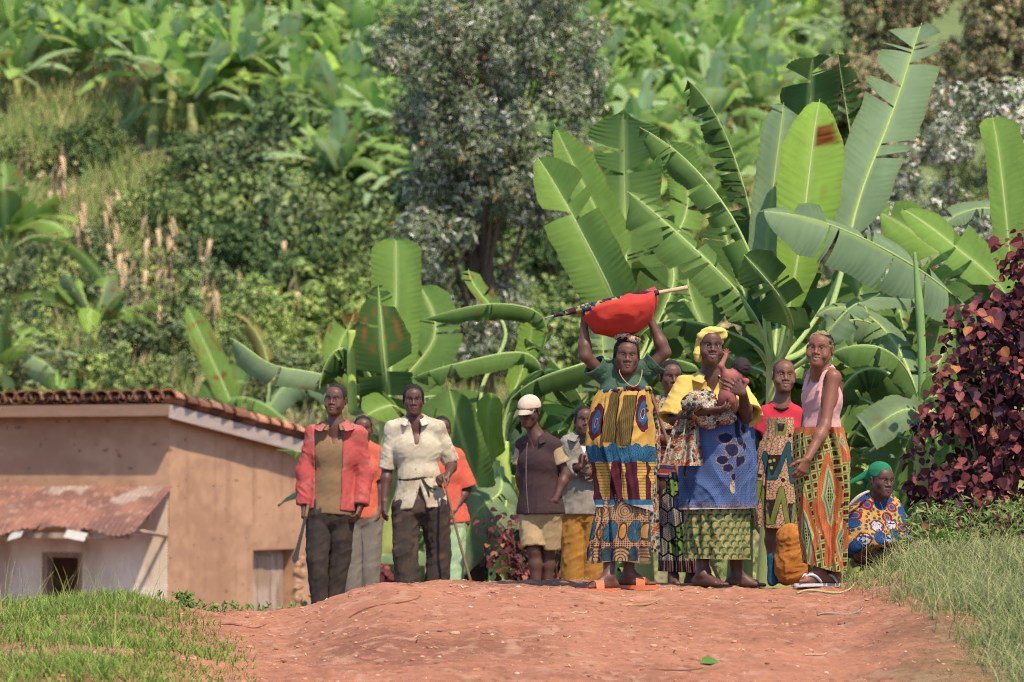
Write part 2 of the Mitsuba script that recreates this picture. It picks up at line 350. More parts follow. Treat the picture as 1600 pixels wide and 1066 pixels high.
    def leg(s, k, g=0.0, kk=0.03):
        J, z = s.J, s.s; kn, an = J['kn' + k], J['an' + k]; m = kn + 0.32 * (an - kn) - s.fwd * 0.012
        return [cap(J['hip' + k], kn, 0.085 * z + g, 0.055 * z + g, kk), cap(kn, m, 0.052 * z + g, 0.054 * z + g, kk), cap(m, an, 0.054 * z + g, 0.034 * z + g, kk)]
    def body(s, h=0.0085, headh=0.0033, legs=True, cuts=()):
        pr, hc, sc, *_ = s.trunk()
        pr += [cap(sc + np.array([0, 0, 0.01]), s.neckbase, 0.062 * s.s, 0.052 * s.hs, 0.05)]
        for k in 'lr':
            pr += s.arm(k)
            if legs: pr += s.leg(k)
        pr = pr + s.extra + s.hands + s.headp
        s.allprims = pr
        regs = [(s.headbox[0], s.headbox[1], headh)] + s.regions
        v, f = refine(pr, h, regs)
        c = tint((v, f), s.skin, 0.14, 0.05, s.seed)
        d = np.full(len(v), 1.0)
        for a, b, r in s.lips:
            ab = b - a; t = np.clip((v - a) @ ab / (ab @ ab + 1e-12), 0, 1); d = np.minimum(d, np.linalg.norm(v - a - t[:, None] * ab, axis=1) - r)
        lv = ((v - s.hc) @ s.hR) / s.hs
        m = np.clip(1 - d / (0.0025 * s.hs), 0, 1)[:, None] * (lv[:, 1] < -0.070)[:, None]
        c = c * (1 - 0.4 * m) + LIP * 0.4 * m
        bz = 0.0265 + 0.004 * (1 - ((np.abs(lv[:, 0]) - 0.03) / 0.02) ** 2)
        m = (np.clip(1.6 - np.abs(lv[:, 2] - bz) / 0.0035, 0, 1) * (np.abs(np.abs(lv[:, 0]) - 0.031) < 0.0185) * (lv[:, 1] < -0.05))[:, None] * (0.55 if s.female else 0.7)
        c = c * (1 - m) + np.array([0.012, 0.009, 0.008]) * m
        n = vnorm(v, f)
        for q, pn, r in s.palms:
            m = (np.clip((n @ pn - 0.25) * 3, 0, 1) * (np.linalg.norm(v - q, axis=1) < r))[:, None] * 0.65
            c = c * (1 - m) + lin(168, 118, 100) * m
        put(s.key, 'body', (v, f), 'skin', True, color=c)
        for c, r, R in s.eyes:
            m = trimesh.creation.icosphere(2, r); q = np.array(m.vertices); fr = q[:, 1] < -0.80 * r
            col = np.where(fr[:, None], lin(24, 14, 12), lin(205, 190, 178))
            put(s.key, 'eye', (q @ R.T + c, np.array(m.faces)), 'eye', True, color=col)
        if s.open_ > 0.2:
            n = 9; xs = np.linspace(-1, 1, n); W = s.W
            g = [[W(x * s.lipw * 0.80, -0.0890 + 0.010 * x * x, s.lipz + zz + 0.0070 * s.smile * x * x + 0.001) for x in xs] for zz in (0.0085, -0.0025 - 0.0035 * s.open_)]
            put(s.key, 'teeth', (np.array(g).reshape(-1, 3), quads(2, n)), 'eye', True, color=np.tile(lin(228, 218, 204), (2 * n, 1)))
    def hair(s, thick=0.006, front=0.058, side=0.0, color=(0.012, 0.010, 0.010), amp=0.003, name='hair', back=-0.02, label=None):
        c, R, h = s.hc, s.hR, s.hs
        W = s.W; E = lambda a, r, k=0.02, **kw: ell(W(*a), np.array(r) * h, R, k, **kw)
        g = thick / h
        pr = [E((0, 0.016, 0.032), (0.0735 + g, 0.094 + g, 0.083 + g)), plane(W(0, -0.062, front), R @ np.array([0, -0.80, -0.52]), 0.006), plane(W(0, 0.0, back), R @ np.array([0, -0.25, -1.0]), 0.006)]
        m = extract(pr, 0.005); v, f = m
        v = v + vnorm(v, f) * (meshkit.noise(v / 0.010, 5)[:, None] - 0.5) * 2 * amp
        put(s.key, name, (v, f), 'hair', True, color=tint((v, f), color, 0.3, 0.03), label=label)
    # -------------------------------------------------- clothes
    def cloth(s, name, m, color, bsdf='cloth', label=None, vary=0.14, dirt=None, dirt_amount=0.0, seed=None, **kw):
        if bsdf == 'cloth': return put(s.key, name, m[:2], 'cloth', True, label=label, color=tint(m, color, vary, 0.10, s.seed if seed is None else seed, dirt, dirt_amount))
        return put(s.key, name, m[:2], bsdf, True, label=label, **kw)
    def top(s, g=0.014, sleeve=(0.55, 0.55), sg=0.016, hem=0.0, neck=0.062, vneck=None, h=0.0075, crease=0.006, flare=0.0, extra=(), cutlow=None, open_front=None, neckdy=0.0, neckdz=0.0, hollow=0.0, sdir=None):
        """shirt or jacket. sleeve: share of the arm covered, 0..2 (1 = elbow, 2 = wrist); hem: metres below the hips; vneck: (depth, slope)"""
        J, z = s.J, s.s; pr, hc, sc, wa, ch, rt = s.trunk(g); pr = pr[:]
        up = unit(sc - hc)
        low = hc - up * (hem + 0.05)
        pr.append(cap(wa, low, 0.125 * z * s.wt + g, (0.150 if s.female else 0.142) * z * s.wt + g + flare, 0.05, (s.fwd, 0.78)))
        holes = []
        for i, k in enumerate('lr'):
            f = sleeve[i]
            if f <= 0: continue
            a, e, w = J['sh' + k], J['el' + k], J['wr' + k]
            if f <= 1:
                b = a + f * (e - a); pr.append(cap(a, b, 0.048 * z + sg * 0.45, 0.046 * z + sg * 1.25, 0.02, cutb=0.0, cuta=0.05))
                holes.append(cap(b - 0.055 * unit(e - a), b + 0.05 * unit(e - a), 0.044 * z + sg * 0.55, 0.046 * z + sg * 1.0, 0.004, op='s'))
            else:
                b = e + (f - 1) * (w - e); pr.append(cap(a, e, 0.049 * z + sg * 0.5, 0.044 * z + sg, 0.03, cuta=0.05)); pr.append(cap(e, b, 0.046 * z + sg, 0.037 * z + sg * 0.9, 0.03, cutb=0.0))
                if f > 1.5: pr.append(cap(b - 0.035 * unit(w - e), b, 0.040 * z + sg * 0.75, 0.036 * z + sg * 0.55, 0.012, cutb=0.004, cuta=0.0))
                holes.append(cap(b - 0.04 * unit(w - e), b + 0.05 * unit(w - e), 0.030 * z + sg * 0.5, k=0.004, op='s'))
        pr += list(extra)
        pr.append(plane(hc - up * hem, -up, 0.006))
        nb = sc + np.array([0, 0, 0.075 * z + neckdz]) + s.fwd * (0.012 + neckdy)
        pr.append(cap(nb - np.array([0, 0, 0.010]), nb + np.array([0, 0, 0.25]) + s.fwd * 0.02, neck * z, neck * z * 1.25, 0.006, op='s'))
        pr += holes
        if vneck: pr.append(wedge(nb - up * vneck[0], up, rt, s.fwd, vneck[1], w0=vneck[2] if len(vneck) > 2 else 0.002, back=-0.02))
        if open_front: pr.append(wedge(hc - up * (hem + 0.3), up, rt, s.fwd, open_front[1], w0=open_front[0], back=0.0))
        if hollow: # a shell: what the body and an inner garment need is taken out
            ip, *_ = s.trunk(g - hollow); 
            pr += [dict(q, op='s', k=0.004) for q in ip] + [cap(wa, low - up * 0.1, 0.125 * z * s.wt + g - hollow, 0.146 * z * s.wt + g + flare - hollow, 0.004, (s.fwd, 0.78), 's')]
        m = extract(pr, h)
        xm = lambda v: np.clip(1.0 - ((v - hc) @ up - 0.10) / 0.25, 0.25, 1)           # long folds fall from the chest
        m = wrinkle(m, crease * 0.9, 0.060, sdir if sdir is not None else up + rt * 0.18, 5.0, s.seed, xm)
        sl = lambda v: np.clip((np.abs((v - sc) @ rt) - np.linalg.norm(J['shr'] - J['shl']) / 2 + 0.01) / 0.05, 0.12, 1)   # rings on the sleeves
        m = wrinkle(m, crease * 0.7, 0.055, rt * 0.8 - up * 0.6, 3.5, s.seed + 4, sl)
        m = wrinkle(m, crease * 0.35, 0.030, rt * 0.8 + up * 0.6, 3.5, s.seed + 6)
        return m
    def trousers(s, g=0.022, length=1.0, h=0.009, crease=0.008, waist=0.10, cuff=0.0, seat=0.0):
        """length: 1 = to the ankle, 0.5 = to the knee"""
        J, z = s.J, s.s; hc = (J['hipl'] + J['hipr']) / 2; rt = unit(J['hipr'] - J['hipl'])
        pr = [cap(J['hipl'], J['hipr'], 0.100 * z * s.wt + g * 0.8, k=0.06, flat=(s.fwd, 0.92)), cap(hc, hc + np.array([0, 0, waist + 0.1]), 0.148 * z * s.wt + g * 0.4, 0.130 * z * s.wt + g * 0.3, 0.06, (s.fwd, 0.76))]
        holes = []
        for k in 'lr':
            hp, kn, an = J['hip' + k], J['kn' + k], J['an' + k]
            if length <= 0.5:
                b = hp + (kn - hp) * length * 2; pr.append(cap(hp, b, 0.086 * z + g, 0.068 * z + g + cuff, 0.008, cutb=0.0))
                holes.append(cap(b - unit(kn - hp) * 0.05, b + unit(kn - hp) * 0.05, 0.060 * z + g + cuff - 0.008, k=0.004, op='s'))
            else:
                b = kn + (an - kn) * (length * 2 - 1); pr += [cap(hp, kn, 0.090 * z + g, 0.064 * z + g, 0.008), cap(kn, b, 0.064 * z + g, 0.055 * z + g + cuff, 0.008, cutb=0.0)]
        pr.append(plane(hc + np.array([0, 0, waist]), (0, 0, 1), 0.004)); pr += holes
        m = extract(pr, h)
        m = wrinkle(m, crease, 0.060, rt * 0.15 + np.array([0, 0, 1.0]), 5.0, s.seed + 20)
        return wrinkle(m, crease * 0.55, 0.055, rt + np.array([0, 0, 0.7]), 3.0, s.seed + 23)
    def collar(s, color, neck=0.060, high=0.030, wide=0.045, gap=35, drop=0.02, label=None, tilt=0.0, dirt=None, neckdz=0.0):
        """a folded collar, open gap degrees each side of the front"""
        J, z = s.J, s.s; sc = (J['shl'] + J['shr']) / 2; c = sc + np.array([0, 0, 0.098 * z + neckdz]) + s.fwd * 0.012
        n = 41; ang = np.radians(np.linspace(gap, 360 - gap, n)); rt = s.right
        fr = np.minimum(np.linspace(0, 1, n), np.linspace(1, 0, n)) * 2        # 0 at the points, 1 at the back of the neck
        rows = []
        for (dr_, dz) in ((-0.002, -0.012), (0.000, high * 0.6), (0.004, high), (0.010, high - 0.003), (0.020, high * 0.4), (0.5 * wide + 0.014, -0.012), (wide + 0.004, -drop), (wide * 0.9, -drop - 0.006), (0.008, -0.02)):
            r = neck * z + dr_ * (1.0 + 0.55 * (1 - fr) ** 2); zz = dz * (0.55 + 0.45 * fr) - 0.045 * (1 - fr) ** 1.6 - (0.02 if dr_ > 0.5 * wide else 0) * (1 - fr)
            rows.append(c + (s.fwd * np.cos(ang)[:, None] * 0.95 + rt * np.sin(ang)[:, None] * 1.06) * r[:, None] + np.array([0, 0, 1.0]) * zz[:, None])
        v = np.array(rows).reshape(-1, 3); f = quads(len(rows), n)
        put(s.key, 'collar', (v, f), 'cloth', True, label=label, color=tint((v, f), color, 0.12, 0.06, s.seed, dirt, 0.4))
    def skirt(s, rows, depth=0.72, amp=0.012, folds=7.0, diag=0.0, nu=220, nv=72, hem=None, seed=0, dy=0.0, growth=1.0, grow=0.0, fine=0.35, mind=0.135, pleats=8):
        """cloth wrapped round the body. rows: (row, left edge, right edge) in photograph pixels from the top down; returns (v, f), uv in metres"""
        r = np.array(rows, float); t = np.linspace(0, 1, nv); Y = s.Y + dy
        rr = r[0, 0] + t * (r[-1, 0] - r[0, 0])
        L, Rr = (PchipInterpolator(r[:, 0], r[:, k])(rr) for k in (1, 2))
        th = np.linspace(-np.pi, np.pi, nu)
        z0, z1 = (HZ - r[0, 0]) / F * Y, (HZ - r[-1, 0]) / F * Y
        cx, a = ((L + Rr) / 2 - 800) / F * Y, (Rr - L) / 2 / F * Y + grow
        am = a.mean(); x = np.sin(th)[None] * a[:, None]
        # flattened round: squarer than an ellipse, as cloth over hips is
        half = np.maximum(np.minimum(a[:, None], 0.24) * depth, mind); yy = -np.cos(th)[None] * half
        fx = th[None] * folds / 2 + diag * t[:, None] + 3 * meshkit.noise(np.stack([th[None] * 1.2 + 0 * t[:, None], t[:, None] * 2 + 0 * th[None], 0 * x], -1), seed)
        w = 1 - np.abs(2 * meshkit.noise(np.stack([fx, t[:, None] * 1.1 + 0 * fx, 0 * fx + seed], -1), seed + 1) - 1)
        w2 = meshkit.noise(np.stack([fx * 2.3 + 4, t[:, None] * 2.2 + 0 * fx, 0 * fx], -1), seed + 2)
        w3 = 1 - np.abs(2 * meshkit.noise(np.stack([th[None] * 2 + t[:, None] * 3, t[:, None] * 9 + th[None] * 1.5, 0 * fx], -1), seed + 7) - 1)
        amp = amp * 1.6; d = amp * ((w**1.5 - 0.4) + 0.35 * (w2 - 0.5)) * (0.35 + 0.65 * t[:, None] ** growth) + amp * fine * (w3**2 - 0.4)
        rg = np.random.default_rng(seed)                      # pleats: narrow deep creases, mostly on the front
        for i in range(pleats):
            c0 = rg.uniform(-1.5, 1.5); sl = rg.normal(0, 0.35) + diag * 0.25; wd = rg.uniform(0.05, 0.10); t0 = rg.uniform(-0.3, 0.5); s_ = (th[None] - c0 - sl * (t[:, None] - 0.5) - 0.05 * np.sin(t[:, None] * 5 + i)) / wd
            d = d + np.clip((t[:, None] - t0) * 3, 0, 1) * rg.uniform(0.010, 0.022) * (-np.exp(-s_**2) + 0.8 * np.exp(-((s_ - 1.7) / 1.2)**2))
        nx, ny = np.sin(th)[None] * depth, -np.cos(th)[None]
        ln = np.sqrt(nx**2 + ny**2)
        X, Yy = cx[:, None] + x + d * nx / ln, Y + yy + d * ny / ln
        zb = z1 + np.zeros(nu) if hem is None else np.array([(HZ - hem(800 + xx / Y * F)) / F * Y for xx in X[-1]])
        Z = z0 + t[:, None] * (zb[None] - z0)
        v = np.stack([X, Yy, Z], -1)
        u = np.cumsum(np.r_[0, np.hypot(np.diff(am * np.sin(th)), np.diff(half.mean() * np.cos(th)))]); u -= np.interp(0, th, u)
        uv = np.stack([np.broadcast_to(u, X.shape), z0 - Z], -1).reshape(-1, 2)
        # thickness at the hem: a turned-in rim
        return (v.reshape(-1, 3), quads(nv, nu)[:, ::-1]), uv
# ---------------------------------------------------------------- materials
def rgb(c): return {'type': 'rgb', 'value': [float(x) for x in c]}
VC = {'type': 'mesh_attribute', 'name': 'vertex_color'}
def principled(color, rough=0.8, spec=0.3, two=True, bump=None, bscale=1.0, **kw):
    b = {'type': 'principled', 'base_color': color if isinstance(color, dict) else rgb(color), 'roughness': rough, 'specular': spec, **kw}
    if bump is not None: b = {'type': 'bumpmap', 'scale': bscale, 'arbitrary': bump, 'nested': b}
    return {'type': 'twosided', 'bsdf': b} if two else b
def M(c): return dr.select(c, mi.Float(1), mi.Float(0))
def cloth_bump(p, n, uv):
    return 0.0014 * fbm(p.x * 38, p.y * 38, p.z * 26, 2) + 0.0004 * noise(p.x * 300, p.y * 300, p.z * 300)
CB = proc(cloth_bump, 1.5e-3)
scene['skin'] = principled(VC, 0.50, 0.34, bump=proc(lambda p, n, uv: 0.0007 * fbm(p.x * 190, p.y * 190, p.z * 190, 2), 1e-3))
scene['baby_skin'] = principled(VC, 0.62, 0.3)
scene['eye'] = principled(VC, 0.25, 0.5)
scene['hair'] = principled(VC, 0.75, 0.25, bump=proc(lambda p, n, uv: 0.004 * noise(p.x * 170, p.y * 170, p.z * 170), 1e-3))
scene['cloth'] = principled(VC, 0.88, 0.18, bump=CB, sheen=0.15)
scene['plain'] = principled(VC, 0.7, 0.3)
scene['plastic'] = principled(VC, 0.38, 0.5)
scene['metal'] = principled(VC, 0.35, 0.5, metallic=0.8)
scene['bark'] = principled(VC, 0.85, 0.2, bump=proc(lambda p, n, uv: 0.01 * fbm(p.x * 40, p.y * 40, p.z * 9, 3), 3e-3))
scene['banana_leaf'] = {'type': 'principledthin', 'base_color': VC, 'roughness': 0.42, 'spec_trans': 0.0, 'diff_trans': 0.85, 'eta': 1.4}
scene['leaf'] = {'type': 'twosided', 'bsdf': {'type': 'diffuse', 'reflectance': VC}}
scene['grass_blade'] = {'type': 'principledthin', 'base_color': VC, 'roughness': 0.6, 'spec_trans': 0.0, 'diff_trans': 0.6, 'eta': 1.35}
def print_cloth(name, fn):
    def g(p, n, uv):
        c = fn(uv.x, uv.y, p); c = mix(c, mi.Color3f(mi.luminance(c)), 0.10)
        return c * (0.56 + 0.3 * fbm(p.x * 9, p.y * 9, p.z * 7, 2))
    scene[name] = principled(proc(g), 0.85, 0.18, bump=CB, sheen=0.1)
def K(*c): return mi.Color3f(*[float(x) for x in lin(*c)])
def seg(a, b, pts):
    d = mi.Float(1e9)
    for (x0, y0), (x1, y1) in zip(pts[:-1], pts[1:]):
        dx, dy = x1 - x0, y1 - y0
        t = dr.clip(((a - x0) * dx + (b - y0) * dy) / (dx * dx + dy * dy), 0, 1)
        d = dr.minimum(d, dr.sqrt(dr.square(a - x0 - t * dx) + dr.square(b - y0 - t * dy)))
    return d
def oval(a, b, x, y, w, h): return dr.sqrt(dr.square((a - x) / w) + dr.square((b - y) / h))
def frac(x): return x - dr.floor(x)

def print_sun(u, v, p):       # mustard wrap with maroon eyes and teal bands
    a, b = 226 + 807 * u, 30 + 807 * v
    a = a + 8 * noise(b * 0.03, 3.0); 
    c = K(226, 168, 30)
    ol = M(((a > 148) & (a < 202) & (b > 40) & (b < 300)) | ((a + 0.12 * (b - 200) > 212) & (a + 0.12 * (b - 200) < 282) & (b > 60) & (b < 320)))
    c = mix(c, mix(K(128, 102, 32), K(92, 70, 24), M(frac(a / 9 + 0.4 * noise(a * .1, b * .1)) > 0.55)), ol)
    c = mix(c, K(50, 28, 20), M((dr.abs(a - 205) < 3.5) & (b < 330)) + M((dr.abs(a + 0.12 * (b - 200) - 285) < 3) & (b < 330)))
    for ex, ey in ((338, 150), (98, 195), (520, 160), (-80, 170)):
        e = oval(a, b, ex, ey, 44, 100) + 0.12 * noise(a * 0.08, b * 0.08)
        c = mix(c, K(96, 26, 48), M(e < 1.0)); c = mix(c, K(24, 108, 158), M(e < 0.64)); c = mix(c, K(110, 40, 66), M(e < 0.36)); c = mix(c, K(205, 190, 180), M((e > 0.27) & (e < 0.33)))
    wob = 16 * noise(a * 0.06, 2.0)
    low = M(b > 385 + wob)
    st = M(frac(b / 15.0) > 0.80)
    c = mix(c, mix(K(230, 176, 40), K(120, 76, 24), st), low)
    mar = M((dr.abs(a - 190 - 0.12 * (450 - b)) < 22 + (b - 400) * 0.10) | (dr.abs(a - 268 + 0.05 * (450 - b)) < 30) | (dr.abs(a - 368) < 16 + (b - 400) * 0.06) | (dr.abs(a - 60) < 22))
    c = mix(c, mix(K(98, 30, 52), K(76, 20, 40), M(frac(a / 8 + b / 11) > 0.7)), low * mar)
    c = mix(c, mix(K(26, 112, 152), K(16, 72, 112), M(frac(a / 13 + noise(b * .2, a * .1)) > 0.72)), M((b > 296 + wob * 2) & (b < 388 + wob)))
    c = mix(c, K(30, 118, 160), M(v > 0.690)); return mix(c, K(205, 205, 200), M(v > 0.722))
print_cloth('print_sun', print_sun)

def print_medallion(u, v, p):  # tan skirt with blue wheels
    a, b = 226 + 807 * u, 555 + 807 * v
    c = mix(K(196, 150, 104), K(88, 48, 26), M((dr.square(frac(a / 11) - .5) + dr.square(frac(b / 11) - .5)) < 0.11))
    ax = (frac(a / 124 + 0.12) - 0.5) * 124
    ang = dr.atan2(b - 742, ax)
    for yy in (742.0,):
        e = oval(ax, b, 0, yy, 34, 52); c = mix(c, K(100, 54, 30), M(e < 1.12)); c = mix(c, mix(K(32, 104, 132), K(16, 62, 88), M(frac(ang * 2.6) > 0.66)), M(e < 1)); c = mix(c, K(150, 96, 50), M(e < 0.2))
    bx = (frac(a / 124 + 0.62) - 0.5) * 124
    e = oval(bx, b, 0, 742, 16, 36); c = mix(c, K(96, 50, 24), M(e < 1.35)); c = mix(c, K(216, 150, 40), M(e < 1))
    e = oval(bx, b, 0, 885, 56, 62); c = mix(c, mix(K(198, 156, 110), K(118, 70, 40), M(frac(e * 4.0) > 0.6)), M(e < 1.05)); c = mix(c, K(90, 46, 26), M((e > 1.0) & (e < 1.08)))
    e = oval(ax, b, 0, 860, 26, 44); c = mix(c, mix(K(34, 92, 116), K(60, 50, 44), noise(a * .12, b * .12)), M((e < 1) & (b > 815)))
    e = oval(bx, b, 0, 640, 50, 46); c = mix(c, mix(K(206, 160, 104), K(130, 74, 40), M(frac(e * 3.6) > 0.62)), M(e < 1))
    return mix(c, K(170, 130, 90), M(v > 0.418))
print_cloth('print_medallion', print_medallion)

def hexcell(x, y):
    """distance to the border and cell number of a hexagon tiling"""
    s3 = math.sqrt(3)
    ax, ay = (frac(x) - .5), (frac(y / s3) - .5) * s3
    bx, by = (frac(x + .5) - .5), (frac(y / s3 + .5) - .5) * s3
    A = ax * ax + ay * ay < bx * bx + by * by
    hx, hy = dr.select(A, ax, bx), dr.select(A, ay, by)
    d = 0.5 - dr.maximum(dr.abs(hx), dr.abs(hx) * 0.5 + dr.abs(hy) * s3 / 2)
    return d, cell_rand(dr.floor((x - hx) * 2 + .5), dr.floor((y - hy) * 2 + .5)), hx, hy
def print_hexagon(u, v, p):
    d, r, hx, hy = hexcell(u / 0.105, v / 0.115)
    dots = M(dr.square(frac(u / 0.012) - .5) + dr.square(frac(v / 0.012 + .5 * dr.floor(u / 0.012)) - .5) < 0.10)
    c = mix(K(190, 172, 158), K(62, 44, 44), dots)
    c = mix(c, mix(K(18, 66, 116), K(10, 20, 40), noise(u * 90, v * 60)), M(r > 0.40)); c = mix(c, mix(K(120, 160, 40), K(20, 40, 24), M(noise(u * 60, v * 70) > 0.55)), M(r > 0.70))
    c = mix(c, K(16, 14, 20), M(d < 0.05)); return mix(c, mix(K(140, 90, 80), K(20, 16, 24), M(frac(u / 0.014) > .5)), M(v > 0.585))
print_cloth('print_hexagon', print_hexagon)

def print_floral(u, v, p):
    x, y = p.x * 30 + p.y * 12, p.z * 30 + p.y * 9
    d, e, r = voronoi(x, y); d2, e2, r2 = voronoi(x * 2.1 + 9, y * 2.1)
    c = mix(K(226, 210, 184), K(110, 66, 40), M(e2 - d2 < 0.13) * 0.85)
    c = mix(c, K(196, 160, 60), M((r2 > 0.8) & (d2 < 0.4)))
    c = mix(c, K(196, 88, 36), M((r < 0.40) & (d < 0.46))); c = mix(c, K(232, 190, 150), M((r < 0.40) & (d < 0.12)))
    c = mix(c, K(40, 92, 92), M((r > 0.55) & (r < 0.82) & (d < 0.36))); return mix(c, K(70, 34, 26), M((r > 0.9) & (d < 0.38)))
print_cloth('print_floral', print_floral)

def print_hearts(u, v, p):
    a, b = 538 + 1306 * u, 197 + 1306 * v
    d, r, hx, hy = hexcell(a / 17, b / 17)
    c = mix(K(92, 122, 186), K(52, 78, 142), M((d > 0.24)))
    best = mi.Float(9)
    for (x, y, w, h) in ((585, 385, 62, 40), (706, 300, 30, 80), (640, 485, 56, 50), (722, 398, 24, 42), (766, 455, 28, 36), (560, 565, 46, 36), (692, 580, 20, 44), (727, 568, 30, 32), (610, 635, 42, 36), (655, 706, 24, 28), (772, 310, 34, 40), (215, 640, 40, 60)):
        best = dr.minimum(best, oval(a, b, x, y, w, h) + 0.35 * noise(a * 0.03, b * 0.03) - 0.17)
    c = mix(c, mix(K(166, 146, 120), K(70, 80, 120), M(noise(a * .22, b * .22) > .5)), M(best < 1.32)); c = mix(c, K(36, 34, 84), M(best < 1.0))
    c = mix(c, mix(K(222, 196, 150), K(60, 50, 60), M(noise(a * .15, b * .15) > .66)), M(oval(a, b, 642, 790, 28, 54) < 1))
    vm = 0.598
    c = mix(c, mix(K(160, 130, 130), K(80, 90, 140), M(noise(a * .2, b * .2) > .5)), M((v > vm - 0.042 + 0.02 * dr.abs(frac(u / 0.2) - 0.5)) & (v < vm - 0.012)))
    return mix(c, K(214, 206, 208), M(v > vm - 0.010))
print_cloth('print_hearts', print_hearts)

def print_scales(u, v, p):
    row = dr.floor(v / 0.042); x = u / 0.052 + 0.5 * (row - 2 * dr.floor(row / 2)); fx, fy = frac(x) - 0.5, frac(v / 0.042) - 0.5
    e = dr.sqrt(dr.square(fx / 0.46) + dr.square((fy - 0.1) / 0.52)); e2 = dr.sqrt(dr.square((fx - 0.16) / 0.40) + dr.square((fy - 0.34) / 0.50))
    c = mix(K(206, 190, 104), K(160, 150, 70), noise(u * 60, v * 60))
    c = mix(c, K(150, 140, 60), M(dr.abs(e - 1.0) < 0.09)); return mix(c, K(24, 110, 72), M((e < 0.88) & (e2 > 0.92)))
print_cloth('print_scales', print_scales)

def print_zigzag(u, v, p):
    a, b = 277 + 1246 * u, 69 + 1246 * v
    d, e, r = voronoi(a / 30, b / 22)
    c = mix(K(226, 186, 140), K(206, 120, 62), dr.clip(d * 1.1, 0, 1) * 0.8); c = mix(c, K(84, 42, 26), M(e - d < 0.10) * 0.9)
    def blob(c, x, y): return mix(c, K(58, 28, 28), M(oval(a, b, x, y, 18, 18) < 1))
    for x, y in ((130, 550), (320, 588), (378, 218)): c = blob(c, x, y)
    br, te, ol, bk = K(62, 30, 32), K(26, 88, 100), K(134, 140, 34), K(40, 26, 22)
    def trap(c, x0, x1, y0, y1, t, k): 
        m = M((b > y0) & (b < y1) & (a > x0 + (b - y0) * t) & (a < x1 - (b - y0) * t * 1.1)); return mix(c, k, m)
    c = trap(c, 168, 312, 380, 580, 0.22, br); c = trap(c, 390, 470, 400, 600, 0.1, br)
    z = seg(a, b, [(168, 372), (205, 566), (255, 566), (366, 292), (398, 596), (470, 596)]); c = mix(c, bk, M(z < 25)); c = mix(c, te, M(z < 20))
    for x, y in ((218, 432), (248, 424), (228, 486), (436, 470)): c = mix(c, K(170, 180, 50), M(oval(a, b, x, y, 12, 14) < 1))
    c = trap(c, 165, 262, 748, 930, 0.16, br); c = trap(c, 358, 430, 780, 940, 0.1, br)
    z = seg(a, b, [(90, 800), (130, 612), (158, 700), (196, 936), (230, 936), (308, 660), (358, 966), (398, 966), (424, 800)]); c = mix(c, bk, M(z < 24)); c = mix(c, ol, M(z < 19))
    for x, y in ((200, 790), (196, 850), (388, 830), (390, 890)): c = mix(c, K(50, 80, 130), M(oval(a, b, x, y, 10, 16) < 1))
    c = trap(c, 240, 320, 118, 186, 0.2, br); z = seg(a, b, [(226, 120), (240, 204), (312, 204), (340, 120)]); c = mix(c, ol, M(z < 16)); c = mix(c, K(30, 100, 120), M(oval(a, b, 278, 130, 14, 14) < 1))
    return mix(c, mix(K(180, 100, 50), K(90, 40, 24), M(frac(a / 20) > 0.5)), M(b > 985))
print_cloth('print_zigzag', print_zigzag)

def print_grid(u, v, p):
    a, b = 666 + 1322 * u, 213 + 1322 * v
    x, y = (a - 0.10 * b) / 62, (b + 0.26 * a) / 74
    fx, fy = dr.abs(frac(x) - .5), dr.abs(frac(y) - .5); q = dr.maximum(fx, fy)
    c = mix(K(142, 148, 96), K(120, 128, 104), noise(a * .1, b * .1))
    c = mix(c, K(204, 196, 60), M(q < 0.42)); c = mix(c, K(150, 140, 44), M(q < 0.27)); c = mix(c, mix(K(150, 74, 24), K(60, 26, 18), M((frac(x * 6) > .6) | (frac(y * 6) > .6))), M(q < 0.24))
    org = mix(K(228, 120, 28), K(206, 84, 20), M(dr.square(frac(a / 14) - .5) + dr.square(frac(b / 14 + .5 * dr.floor(a / 14)) - .5) < 0.12))
    for (x0, y0, w, h) in ((705, 790, 66, 230), (480, 1110, 80, 230), (830, 1160, 60, 170), (862, 330, 40, 90)):
        e = dr.abs(a - x0 - 0.04 * (b - y0)) / w + dr.abs(b - y0) / h + 0.10 * dr.cos((b - y0) / h * 3)
        c = mix(c, org, M(e < 1.60 + 0.2 * noise(a * .02, b * .02))); c = mix(c, K(214, 204, 70), M(e < 1.12)); c = mix(c, mix(K(128, 150, 74), K(186, 194, 170), M(frac(e * 3) > 0.66)), M(e < 1.02))
        c = mix(c, mix(K(150, 170, 60), K(28, 30, 22), M((frac(a / 17) > .5) & (frac(b / 26) > .35))), M(e < 0.52))
    c = mix(c, org, M(seg(a, b, [(610, 860), (640, 1010), (720, 1140), (700, 1320)]) < 52)); c = mix(c, org, M((a > 790) & (b < 500) & (e > 1.2)))
    return mix(c, org, M(b < 250 + 40 * noise(a * .03, 1.0)))
print_cloth('print_grid', print_grid)

